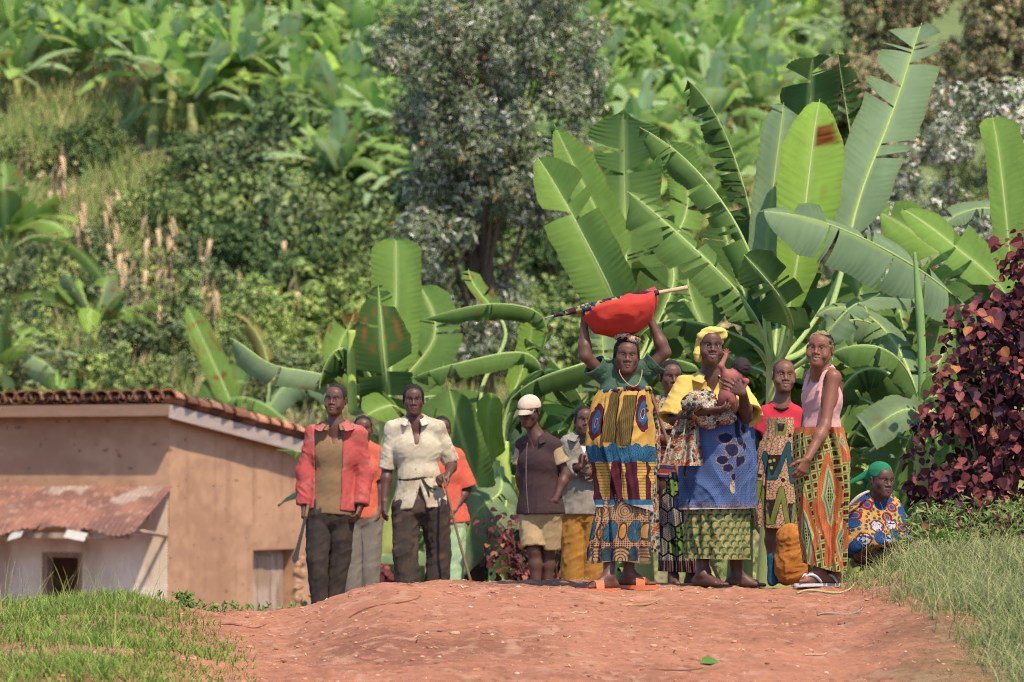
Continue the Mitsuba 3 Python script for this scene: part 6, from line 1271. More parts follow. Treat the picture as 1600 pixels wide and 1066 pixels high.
leaves(C1, 35.5, [
    ([(606, 650, 0), (612, 560, 0.2), (617, 500, 0.3), (619, 440, 0.35), (618, 368, 0.4)], 72, dict(kind='bright', fold=14, tears=0, start=0.2, tipshape=0.55, seed=51, rib=0.017)),
    ([(610, 645, 0.1), (650, 570, 0.5), (680, 520, 0.6), (668, 470, 0.7), (652, 440, 0.7)], 78, dict(kind='mid', fold=4, tears=3, start=0.15, seed=52)),
    ([(600, 645, -0.2), (604, 600, -0.5), (600, 560, -0.6), (596, 510, -0.6), (590, 440, -0.5)], 86, dict(kind='dark', fold=-8, tears=5, start=0.0, seed=53, hint=np.array([0, 1, 0.1]), tipshape=2.0, dry=0.15)),
    ([(598, 640, 0), (545, 610, 0.0), (500, 585, 0.0), (429, 571, -0.1), (390, 548, -0.1), (354, 526, 0)], 56, dict(kind='pale', fold=-14, tears=6, start=0.12, droop=0.5, seed=54, hint=np.array([0, -0.6, 1.0]), dry=0.2)),
    ([(600, 645, 0.2), (560, 600, 0.5), (530, 545, 0.7), (545, 510, 0.8), (552, 480, 0.8)], 52, dict(kind='bright', fold=6, tears=4, start=0.2, seed=55, dry=0.5)),
    ([(598, 645, 0), (560, 560, -0.1), (530, 545, -0.2), (508, 570, -0.2), (500, 610, -0.2)], 62, dict(kind='dark', fold=-10, tears=5, start=0.2, droop=0.5, seed=56, hint=np.array([0, -0.2, 1]))),
    ([(612, 650, -0.2), (625, 640, -0.6), (610, 634, -0.8), (590, 640, -0.9), (572, 650, -1.0)], 58, dict(kind='bright', fold=0, tears=1, start=0.1, seed=57, hint=np.array([0, -0.8, 0.7]))),
    ([(612, 650, 0.1), (660, 600, 0.5), (640, 520, 0.8), (615, 480, 0.9), (590, 455, 0.9)], 60, dict(kind='mid', fold=0, tears=5, start=0.2, seed=58)),
    ([(614, 650, 0), (650, 625, 0.0), (690, 620, 0.0), (720, 640, 0.0), (740, 680, 0.0)], 60, dict(kind='pale', fold=-8, tears=6, start=0.15, droop=0.4, seed=59, hint=np.array([0, -0.6, 1]))),
    ([(600, 650, 0.3), (570, 620, 0.5), (545, 590, 0.6), (520, 580, 0.6), (498, 585, 0.6)], 62, dict(kind='pale', fold=-6, tears=5, start=0.15, droop=0.4, seed=60, hint=np.array([0, -0.6, 1]))),
])
put(C1, 'bare_stalk', tube([at(552, 645, 35.2), at(549, 580, 35.2), at(550, 516, 35.2)], [0.045, 0.04, 0.035], 20, 10), 'plain', True, label='yellow green bare leaf stalk', color=np.tile(srgb(150, 170, 78), (202, 1)))
C2 = plant('banana plant behind the boy in the cap with long leaves arching to the left')
q = foot_of(775, 33.8); stem(C2, q, at(784, 690, 33.8), 0.11, 0.075, srgb(158, 184, 96))
leaves(C2, 33.8, [
    ([(790, 700, 0), (840, 560, 0.2), (850, 500, 0.1), (800, 476, -0.1), (730, 480, -0.2), (658, 500, -0.1)], 46, dict(kind='mid', fold=-16, tears=5, start=0.34, droop=0.5, seed=61, hint=np.array([0, -0.5, 1.0]), dry=0.1)),
    ([(786, 700, 0), (850, 600, 0.0), (830, 556, -0.1), (747, 560, -0.3), (690, 574, -0.3), (640, 592, -0.2)], 50, dict(kind='mid', fold=-12, tears=4, start=0.3, droop=0.5, seed=62, hint=np.array([0, -0.5, 1.0]))),
    ([(786, 695, -0.1), (800, 620, -0.1), (835, 582, -0.2), (880, 580, -0.3), (920, 600, -0.3)], 54, dict(kind='mid', fold=-10, tears=4, start=0.2, droop=0.4, seed=63, hint=np.array([0, -0.6, 1]))),
    ([(780, 700, 0.2), (800, 620, 0.5), (822, 560, 0.6), (832, 510, 0.6), (836, 478, 0.6)], 40, dict(kind='lime', fold=30, tears=0, start=0.35, seed=64)),
    ([(778, 720, -0.2), (758, 790, -0.5), (735, 730, -0.8), (715, 660, -0.9), (701, 604, -0.9)], 64, dict(kind='mid', fold=8, tears=1, start=0.22, seed=65, rib=0.015, hint=np.array([0.4, -1, 0.2]))),
    ([(772, 720, -0.1), (766, 690, -0.2), (764, 650, -0.3), (770, 612, -0.3)], 40, dict(kind='lime', fold=34, tears=0, start=0.05, seed=66)),
    ([(788, 690, 0.1), (770, 570, 0.4), (790, 520, 0.5), (760, 470, 0.6), (732, 420, 0.7)], 30, dict(kind='bright', fold=10, tears=2, start=0.7, seed=67, dry=0.4)),
    ([(780, 730, -0.4), (770, 780, -0.8), (745, 800, -1.0), (725, 850, -1.0), (714, 905, -1.0)], 66, dict(kind='pale', fold=-4, tears=4, start=0.05, droop=0.2, seed=68)),
    ([(784, 730, -0.3), (790, 790, -0.7), (775, 815, -0.9), (748, 840, -0.9), (725, 880, -0.9)], 60, dict(kind='pale', fold=0, tears=3, start=0.05, droop=0.3, seed=69)),
    ([(790, 690, 0.2), (850, 640, 0.3), (880, 660, 0.3), (900, 720, 0.3), (905, 780, 0.3)], 60, dict(kind='mid', fold=0, tears=4, start=0.15, droop=0.3, seed=70)),
    ([(780, 690, 0.2), (740, 640, 0.3), (700, 640, 0.4), (670, 680, 0.4), (655, 740, 0.4)], 62, dict(kind='mid', fold=0, tears=4, start=0.15, droop=0.3, seed=71)),
    ([(786, 690, 0.2), (810, 650, 0.3), (850, 640, 0.5), (890, 625, 0.5), (930, 640, 0.5)], 60, dict(kind='dark', fold=-14, tears=3, start=0.15, droop=0.5, seed=72, hint=np.array([0, -0.3, 1]))),
])
C3 = plant('banana plant behind the house roof with a narrow upright leaf and drooping leaves')
q = foot_of(395, 59.0); stem(C3, q, at(385, 690, 59.0), 0.13, 0.09)
leaves(C3, 59.0, [
    ([(380, 720, 0), (357, 620, 0), (335, 570, 0.1), (312, 520, 0.2), (289, 474, 0.3)], 40, dict(kind='bright', fold=10, tears=1, start=0.26, tipshape=1.4, seed=81, dry=0.2, hint=np.array([0.2, -1, 0.3]))),
    ([(385, 700, 0), (360, 625, -0.1), (400, 625, -0.3), (440, 650, -0.3), (486, 682, -0.3)], 62, dict(kind='mid', fold=-8, tears=6, start=0.15, droop=0.4, seed=82, hint=np.array([0, -0.5, 1]))),
    ([(390, 710, 0), (420, 580, 0.2), (400, 520, 0.3), (375, 495, 0.3), (362, 490, 0.3)], 36, dict(kind='old', fold=-10, tears=6, start=0.4, droop=0.5, seed=83, dry=0.8)),
    ([(385, 705, 0), (350, 650, 0), (340, 620, 0), (360, 600, 0.1), (390, 600, 0.1)], 60, dict(kind='mid', fold=0, tears=4, start=0.2, seed=84)),
    ([(390, 705, 0), (430, 620, 0.1), (470, 590, 0.2), (510, 600, 0.2), (540, 640, 0.2)], 56, dict(kind='pale', fold=-8, tears=5, start=0.2, droop=0.4, seed=85, hint=np.array([0, -0.5, 1]))),
    ([(380, 710, 0), (350, 680, 0), (320, 640, 0.1), (300, 620, 0.2)], 44, dict(kind='lime', fold=10, tears=2, start=0.2, seed=86)),
])
# plants that fill the ground behind these
for i, (px, Y, h, n, sz, lab) in enumerate([
    (1090, 34.5, 1.6, 9, 1.0, 'banana plant in the shade behind the girl and the woman in yellow'), (1330, 36.0, 1.7, 9, 1.05, 'banana plant behind the woman in pink, further back'), (1510, 36.5, 1.8, 9, 1.05, 'banana plant behind the purple shrub'),
    (900, 38.0, 1.5, 9, 1.0, 'banana plant behind the man in the grey jacket, further back'), (690, 40.0, 1.6, 9, 1.05, 'banana plant further back behind the man in the cream shirt'), (520, 60.0, 1.6, 9, 1.1, 'banana plant further back behind the man in the red jacket'),
    (1225, 32.5, 0.8, 8, 0.85, 'low banana plant behind the child'), (1010, 33.0, 0.7, 8, 0.85, 'low banana plant behind the woman with the bundle'), (1400, 31.5, 0.5, 7, 0.75, 'low banana plant behind the crouching woman'), (830, 36.5, 0.6, 8, 0.8, 'low banana plant behind the boy in the cap'), (1620, 34.0, 1.4, 9, 1.0, 'banana plant at the right edge of the photo'), (1150, 33.0, 1.9, 11, 1.05, 'dark banana plant in the gap above the head of the woman in yellow'), (1265, 33.5, 1.8, 11, 1.05, 'dark banana plant above the heads of the child and the woman in pink'), (955, 34.0, 1.7, 10, 1.0, 'dark banana plant directly behind the red bundle'), (1440, 33.0, 1.9, 11, 1.1, 'banana plant behind the rolled new leaf'), (640, 37.5, 1.3, 11, 1.0, 'banana plant directly behind the head of the man in cream'),
    (1345, 29.6, 0.35, 9, 0.8, 'low banana plant just behind the woman in pink'), (1300, 31.0, 1.0, 10, 0.9, 'banana plant between the child and the woman in pink, further back'), (1480, 29.5, 0.5, 9, 0.8, 'low banana plant left of the purple shrub'), (930, 35.0, 0.9, 10, 0.9, 'banana plant behind the head of the man in grey'), (740, 36.0, 0.5, 9, 0.9, 'low banana plant between the man in cream and the boy in the cap'), (460, 58.5, 1.5, 9, 1.1, 'banana plant behind the lower end of the tile roof'), (585, 60.0, 1.3, 9, 1.0, 'low banana plant between the man in red and the man in cream')]):
    wild_plant(plant(lab), foot_of(px, Y), h, n, sz, 300 + i, kinds=('mid', 'mid', 'dark', 'pale', 'dark', 'bright'), fine=0.026)
# ---------------------------------------------------------------- the hillside
def onhill(px, row, y0=58.0, y1=330.0):
    """the point of the hill that the ray through this pixel meets"""
    ys = np.concatenate([np.arange(y0, 130, 0.7), np.arange(130, y1, 3.0)]); d = at(px, row, 1.0); g = ground(d[0] * ys, ys); k = np.nonzero(d[2] * ys < g)[0]
    y = ys[k[0]] if len(k) else y1; x = d[0] * y; return np.array([x, y, float(ground(x, y))])
def leaf_cloud(centers, n, spread, size, colors, rng, aspect=0.45, up=0.35, weights=None, bend=0.0):
    """n leaves round every centre: kite-shaped faces that mostly look up and out"""
    c = np.repeat(centers, n, 0); N = len(c)
    sp = np.repeat(np.broadcast_to(spread, (len(centers),)), n)[:, None]
    o = rng.normal(0, 1, (N, 3)); o = o / (np.linalg.norm(o, axis=1, keepdims=True) + 1e-9) * rng.uniform(0.2, 1.0, (N, 1)) ** 0.45; p = c + o * sp
    nrm = unit(o * 0.8 + np.array([0, -0.2, up]) + rng.normal(0, 0.45, (N, 3))); t = unit(np.cross(nrm, rng.normal(0, 1, (N, 3)))); b = np.cross(nrm, t)
    s = size * rng.uniform(0.6, 1.3, (N, 1)); w = s * aspect
    v = np.stack([p - t * s * 0.5, p + b * w * 0.5 - t * s * 0.08 + nrm * bend * s, p + t * s * 0.5, p - b * w * 0.5 - t * s * 0.08 + nrm * bend * s], 1)
    col = np.asarray(colors)[rng.choice(len(colors), N, p=weights)] * rng.uniform(0.75, 1.25, (N, 1))
    i = np.arange(N) * 4; f = np.vstack([np.stack([i, i + 1, i + 2], 1), np.stack([i, i + 2, i + 3], 1)])
    return v.reshape(-1, 3), f, np.repeat(np.clip(col, 0.004, 0.9), 4, 0)
def shapes_group(name, parts):
    scene[name] = {'type': 'shapegroup', **parts}
def instance(key, group, pos, rz, sc, sz=None):
    scene[key] = {'type': 'instance', 'shapegroup': {'type': 'ref', 'id': group}, 'to_world': T().translate([float(x) for x in pos]).rotate([0, 0, 1], float(rz)).scale([sc, sc, sz or sc])}
def make_hill():
    rng = np.random.default_rng(11)
    # --- banana plantation: four kinds of plant, copied
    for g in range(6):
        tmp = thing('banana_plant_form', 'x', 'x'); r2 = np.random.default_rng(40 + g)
        wild_plant(tmp, np.zeros(3), 0.8 + 0.25 * g % 0.9, 13, 1.0, 500 + g, kinds=(('mid', 'bright', 'pale', 'lime', 'bright', 'pale', 'pale'), ('mid', 'pale', 'mid', 'bright', 'pale'))[g % 2], tears=(1, 4), fine=0.14, cols=2, bright=1.22, dry=0.12, slim=0.80)  # leaf sheen and distance haze are put into the colour: paler, brighter leaves
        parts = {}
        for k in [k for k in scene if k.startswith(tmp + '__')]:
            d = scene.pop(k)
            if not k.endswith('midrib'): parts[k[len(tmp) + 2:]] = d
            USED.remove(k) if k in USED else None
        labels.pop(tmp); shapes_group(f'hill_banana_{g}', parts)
    def inside(px, row):
        if px < 660: low = np.interp(px, [-60, 0, 110, 190, 235, 300, 370, 420, 470, 560, 660], [195, 190, 170, 190, 232, 258, 250, 290, 350, 385, 390]); return row < low
        if px < 900: return row < 470 and not (610 < px < 900 and row < 520 and (px - 610) * 0 == 0 and rng.random() < 0.75)
        return row < np.interp(px, [900, 1100, 1190, 1250, 1275], [460, 420, 330, 215, 120]) and row > np.interp(px, [900, 1120, 1200, 1275], [-80, -60, 50, 110])
    pts = []; tries = 0
    while tries < 30000 and len(pts) < 298:
        tries += 1; px, row = rng.uniform(-60, 1285), rng.uniform(-75, 470)
        if not inside(px, row): continue
        p_ = onhill(px, row)
        if not pts or (((np.array(pts)[:, :2] - p_[:2]) * [1, 0.8])**2).sum(1).min() > 1.12**2: pts.append(p_)
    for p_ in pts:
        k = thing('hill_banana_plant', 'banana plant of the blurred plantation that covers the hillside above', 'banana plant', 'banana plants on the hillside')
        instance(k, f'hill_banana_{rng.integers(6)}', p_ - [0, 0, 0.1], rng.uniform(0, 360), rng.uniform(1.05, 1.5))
    # plants lower on the slope at the left
    for px, row, Y, sz, h, lab in ((10, 400, 70, 1.25, 0.2, 'banana plant at the left edge of the photo, upper one of the pair there'), (140, 530, 68, 0.95, 0.25, 'small banana plant alone among dry maize left on the slope'), (15, 600, 62, 0.9, 0.25, 'banana plant just above the left end of the tile roof'), (110, 665, 60, 0.55, 0.3, 'low banana plant sprouting behind the tile roof')):
        b = at(px, row, Y); wild_plant(plant(lab), b - [0, 0, h * 0.3], h, 12, sz, 900 + px, kinds=('mid', 'bright', 'pale', 'lime'), tears=(1, 5), fine=0.05, cols=3)
    # --- bushes
    pal = [[srgb(84, 104, 66), srgb(104, 124, 78), srgb(66, 86, 56)], [srgb(118, 138, 82), srgb(136, 150, 92), srgb(102, 120, 72)], [srgb(108, 122, 84), srgb(128, 140, 98), srgb(90, 106, 74)], [srgb(140, 160, 86), srgb(122, 146, 78), srgb(158, 172, 98)]]
    pal = [[c * 0.82 for c in q] for q in pal]
    for g in range(8):
        r2 = np.random.default_rng(70 + g); n = 34; c = r2.normal(0, 1, (n, 3)) * [0.55, 0.55, 0.36] + [0, 0, 0.75]; c[:, 2] = np.abs(c[:, 2])
        m = leaf_cloud(c, 52, r2.uniform(0.18, 0.34, n), 0.15, pal[g % 4], r2, 0.55)
        br = cat([tube([[0, 0, -0.2], q * 0.5 + [0, 0, 0.1], q], [0.03, 0.012], 5, 4) for q in c[:10]])
        shapes_group(f'hill_bush_{g}', {'crown': mikit.ply(m[:2], 'leaf', color=m[2]), 'branches': mikit.ply(br, 'bark', color=np.tile(srgb(90, 76, 58), (len(br[0]), 1)))})
    spots = []
    def scatter(n, x0, x1, y0, y1, sizes, forms, dmin, ok=lambda a, b: True):
        t = 0; got = 0
        while got < n and t < n * 40:
            t += 1; px, row = rng.uniform(x0, x1), rng.uniform(y0, y1)
            if not ok(px, row): continue
            q = onhill(px, row); s = rng.uniform(*sizes)
            if any(np.hypot(*(q - o[0])[:2]) < dmin * (s + o[1]) / 2 for o in spots): continue
            spots.append((q, s)); got += 1
            k = thing('hill_bush', 'leafy bush of the blurred scrub on the hillside', 'bush', 'bushes on the hillside')
            instance(k, f'hill_bush_{forms[rng.integers(len(forms))]}', q, rng.uniform(0, 360), s, s * rng.uniform(0.8, 1.15))
    scatter(44, 300, 660, 310, 500, (0.8, 1.4), (0, 2, 4, 6, 1, 1, 5), 1.0)
    scatter(44, -40, 660, 470, 660, (0.6, 1.1), (1, 2, 3, 5, 7, 6), 1.0)
    scatter(9, -40, 330, 270, 450, (0.5, 0.8), (0, 2, 5), 1.3)
    scatter(40, 640, 1000, 380, 640, (0.8, 1.5), (0, 1, 3, 4, 5), 0.9)
    scatter(26, 1240, 1660, 120, 420, (0.9, 1.8), (0, 2, 4, 1), 1.1)
    # --- dry maize
    for g in range(3):
        r2 = np.random.default_rng(90 + g); h = 1.9; st = tube([[0, 0, 0], [0.03, 0, h * 0.5], [0.0, 0.05, h]], [0.022, 0.010], 8, 5); ms = []
        for i in range(9):
            z = h * (0.25 + 0.08 * i); az = r2.uniform(0, 6.28); d = np.array([math.cos(az), math.sin(az), 0]); L = r2.uniform(0.35, 0.6); s_ = np.array([-d[1], d[0], 0]); n = 7
            q = np.array([[0, 0, z] + d * L * t * 0.5 + np.array([0, 0, 0.18 * t - L * 1.3 * t * t]) for t in np.linspace(0, 1, n)]); w = 0.055 * np.sin(np.linspace(0.3, 3.0, n))[:, None]
            ms.append((np.stack([q - s_ * w, q + s_ * w], 1).reshape(-1, 3), quads(n, 2), srgb(176, 150, 118) * r2.uniform(0.7, 1.15)))
        m = cat(ms); shapes_group(f'hill_maize_{g}', {'stalk': mikit.ply(st, 'plain', color=np.tile(srgb(150, 126, 96), (len(st[0]), 1))), 'leaves': mikit.ply(m[:2], 'leaf', color=np.clip(m[2], 0, 1))})
    mp = []
    for (x0, x1, y0, y1, n) in ((40, 150, 330, 420, 6), (100, 260, 400, 560, 14), (230, 360, 440, 600, 18), (150, 240, 470, 600, 10), (360, 470, 460, 600, 6)):
        for _ in range(n): mp.append(onhill(rng.uniform(x0, x1), rng.uniform(y0, y1)))
    for q in mp:
        k = thing('maize_stalk', 'dry brown maize stalk left standing on the slope', 'maize', 'dry maize stalks on the slope'); instance(k, f'hill_maize_{rng.integers(3)}', q, rng.uniform(0, 360), rng.uniform(0.6, 1.05))
    # --- grass and weeds that cover the slope
    n = 90000; x = rng.uniform(-17, 4, n); y = rng.uniform(70, 108, n); keep = meshkit.fbm(np.stack([x / 2.2, y / 2.2, 0 * x], -1), 3, 6) > 0.42; x, y = x[keep], y[keep]; n = len(x)
    b = np.stack([x, y, ground(x, y) - 0.02], -1); az = rng.uniform(0, 6.28, n); s_ = np.stack([np.cos(az), np.sin(az), 0 * az], -1); h = rng.uniform(0.35, 0.95, n)[:, None]; ln = rng.normal(0, 0.18, (n, 3)) * h; ln[:, 2] = 0
    v = np.stack([b - s_ * 0.016, b + s_ * 0.016, b + [0, 0, 1] * h * 0.6 + ln * 0.4 + s_ * 0.012, b + [0, 0, 1] * h + ln], 1).reshape(-1, 3); i = np.arange(n) * 4
    pc = np.array([srgb(140, 144, 92), srgb(126, 138, 82), srgb(112, 130, 72), srgb(160, 148, 108)]); zz = meshkit.fbm(np.stack([x / 4, y / 4, 0 * x], -1), 2, 8); ci = np.clip((zz * 6 - 1 + rng.normal(0, 0.8, n)).astype(int), 0, 3)
    pc = pc * 1.25
    single('hillside_grass', (v, np.vstack([np.stack([i, i + 1, i + 2], 1), np.stack([i, i + 2, i + 3], 1)])), 'grass_blade', 'tall half dry grass covering the slope at the left', 'grass', kind='stuff', color=np.repeat(pc[ci] * rng.uniform(0.75, 1.2, (n, 1)), 4, 0))
    n = 9000; px = rng.uniform(-70, 1670, n); row = rng.uniform(-60, 650, n); ys = rng.uniform(60, 190, n); ys = np.where(rng.random(n) < 0.6, rng.uniform(60, 115, n), ys); xx = (px - 800) / F * ys
    c = np.stack([xx, ys, ground(xx, ys) + rng.uniform(0, 0.35, n)], -1); m = leaf_cloud(c, 8, 0.35, 0.17, [srgb(116, 134, 80), srgb(138, 148, 90), srgb(96, 116, 70), srgb(164, 152, 106)], rng, 0.5)
    single('undergrowth', m[:2], 'leaf', 'low weeds growing between the plants all over the hill', 'weeds', kind='stuff', color=m[2])
def tree(key, base, trunk_h, clumps, nleaf, spread, size, colors, weights, aspect, seed, trunk_r=0.16, bark=srgb(92, 80, 66), nlimb=26):
    rng = np.random.default_rng(seed); base = np.asarray(base, float); top = base + [0, 0, trunk_h]
    tr = put(key, 'trunk', (lambda m: m)(tube([base - [0, 0, 0.3], base * 0.5 + top * 0.5 + [0.1, 0, 0], top], [trunk_r, trunk_r * 0.75, trunk_r * 0.45], 20, 9)), 'bark', True, color=np.tile(bark, (182, 1)))
    sel = clumps[rng.choice(len(clumps), min(nlimb, len(clumps)), replace=False)]; ms = []
    for q in sel:
        a = base + (top - base) * rng.uniform(0.35, 1.0); mid = a * 0.55 + q * 0.45 + [0, 0, 0.25 * rng.uniform(0, 1)]; ms.append(tube([a, mid, q], [trunk_r * 0.4, trunk_r * 0.16, 0.008], 10, 5))
    m = cat(ms); put(key, 'limbs', m, 'bark', True, color=np.tile(bark * 0.9, (len(m[0]), 1)))
    m = leaf_cloud(clumps, nleaf, spread, size, colors, rng, aspect, 0.45, weights); put(key, 'crown', m[:2], 'leaf', color=m[2])
def clumps_in(rng, n, Y, env, dy=1.2, hollow=0.25):
    """clump centres inside an outline given as rows (row, left, right) in photo pixels, at depth Y"""
    e = np.array(env, float); out = []
    while len(out) < n:
        row = rng.uniform(e[0, 0], e[-1, 0]); l, r = np.interp(row, e[:, 0], e[:, 1]), np.interp(row, e[:, 0], e[:, 2]); u = rng.uniform(-1, 1)
        if meshkit.noise(np.array([[row / 45, u * (r - l) / 90, Y]]), 3)[0] < hollow: continue
        out.append(at((l + r) / 2 + u * (r - l) / 2, row, Y + rng.normal(0, 1) * dy * math.sqrt(max(0.05, 1 - u * u))))
    return np.array(out)
def make_trees():
    rng = np.random.default_rng(21)
    Y = 66.0; S = [srgb(112, 124, 94), srgb(92, 104, 74), srgb(136, 140, 120), srgb(186, 186, 172), srgb(122, 140, 84), srgb(216, 150, 60)]
    S = [c * 0.86 for c in S]
    k = thing('silver_tree', 'tall tree with grey silvery leaves standing in the middle of the hillside', 'tree')
    c = clumps_in(rng, 480, Y, [(-90, 620, 920), (0, 612, 935), (90, 605, 945), (170, 628, 935), (230, 640, 905), (290, 645, 880), (370, 635, 875), (430, 635, 865), (500, 640, 850), (570, 650, 850)], 1.1, 0.33)
    b = onhill(752, 560, 62); b[1] = Y; b[0] = (752 - 800) / F * Y; b[2] = float(ground(b[0], Y)); tree(k, b, at(0, 60, Y)[2] - b[2], c, 150, rng.uniform(0.2, 0.42, len(c)), 0.14, S, [.38, .24, .20, .125, .05, .005], 0.26, 22, 0.17, nlimb=60)
    k = thing('silver_shrub', 'large shrub with whitish leaves at the right, behind the banana leaves', 'shrub')
    Y = 58.0; c = clumps_in(rng, 190, Y, [(140, 1470, 1600), (190, 1425, 1640), (250, 1395, 1660), (320, 1380, 1660), (400, 1360, 1660), (480, 1370, 1660)], 0.8, 0.30)
    b = at(1520, 600, Y); b[2] = float(ground(b[0], Y)); S[3] = srgb(190, 190, 176); tree(k, b, 3.0, c, 90, rng.uniform(0.14, 0.3, len(c)), 0.125, S, [.26, .16, .24, .30, .03, .01], 0.32, 23, 0.12)
    Bc = [srgb(128, 120, 90), srgb(108, 112, 76), srgb(146, 132, 102), srgb(100, 110, 72), srgb(156, 136, 110)]
    for i, (env, Y, lab, sd) in enumerate((([(-60, 1330, 1480), (20, 1320, 1500), (90, 1330, 1490), (190, 1340, 1470)], 116, 'brownish tree at the top right, left one of the two', 31), ([(-60, 1480, 1680), (30, 1470, 1690), (100, 1480, 1690), (170, 1490, 1690)], 108, 'brownish tree in the top right corner of the photo', 32),
                                        ([(100, 1290, 1420), (150, 1280, 1440), (220, 1300, 1420), (300, 1310, 1400)], 100, 'reddish brown tree behind the tallest banana leaf', 33), ([(-50, 1130, 1180), (0, 1125, 1190), (60, 1130, 1200)], 170, 'dark far tree at the top beside the plantation', 34))):
        k = thing('brown_tree' if i < 3 else 'far_tree', lab, 'tree'); r2 = np.random.default_rng(sd); c = clumps_in(r2, 150, Y, env, 1.5, 0.3); b = c.mean(0); b[2] = min(float(ground(b[0], b[1])), c[:, 2].min() - 0.5)
        tree(k, b, c[:, 2].max() - b[2] - 1.0, c, 85, r2.uniform(0.25, 0.5, len(c)), 0.22, Bc if i < 3 else [srgb(100, 116, 108), srgb(116, 130, 120)], None, 0.45, sd, 0.22)
make_hill(); make_trees()
# ---------------------------------------------------------------- grass, shrubs and litter near the path
def blades(x, y, h, w, lean, colors, rng, tipc=None, seg=4, sink=0.015):
    n = len(x); b = np.stack([x, y, ground(x, y) + bumps(x, y) - sink], -1); az = rng.uniform(0, 6.28, n); s_ = np.stack([np.cos(az), np.sin(az), 0 * az], -1)
    la = rng.uniform(0, 6.28, n); ld = np.stack([np.cos(la), np.sin(la), 0 * la], -1) * (lean * rng.uniform(0.2, 1.3, n))[:, None]; h = np.asarray(h)[:, None]; rows = []
    for t in np.linspace(0, 1, seg):
        c = b + ld * h * t**1.8 + np.array([0, 0, 1.0]) * h * (t - 0.25 * t**2 * np.linalg.norm(ld, axis=1, keepdims=True)); ww = (w * (1 - t**1.6) + 0.0004)[:, None] if np.ndim(w) else w * (1 - t**1.6) + 0.0004
        rows += [c - s_ * ww, c + s_ * ww]
    v = np.stack(rows, 1); i = np.arange(n)[:, None] * (2 * seg); f = []
    for k in range(seg - 1): f += [np.hstack([i + 2 * k, i + 2 * k + 1, i + 2 * k + 3]), np.hstack([i + 2 * k, i + 2 * k + 3, i + 2 * k + 2])]
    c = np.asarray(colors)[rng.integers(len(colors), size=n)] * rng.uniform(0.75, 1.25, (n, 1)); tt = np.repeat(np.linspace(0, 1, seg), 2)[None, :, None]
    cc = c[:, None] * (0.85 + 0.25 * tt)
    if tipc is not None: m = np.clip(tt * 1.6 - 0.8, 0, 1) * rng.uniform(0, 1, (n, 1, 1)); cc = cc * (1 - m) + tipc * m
    return v.reshape(-1, 3), np.vstack(f), np.clip(cc.reshape(-1, 3), 0.004, 0.9)
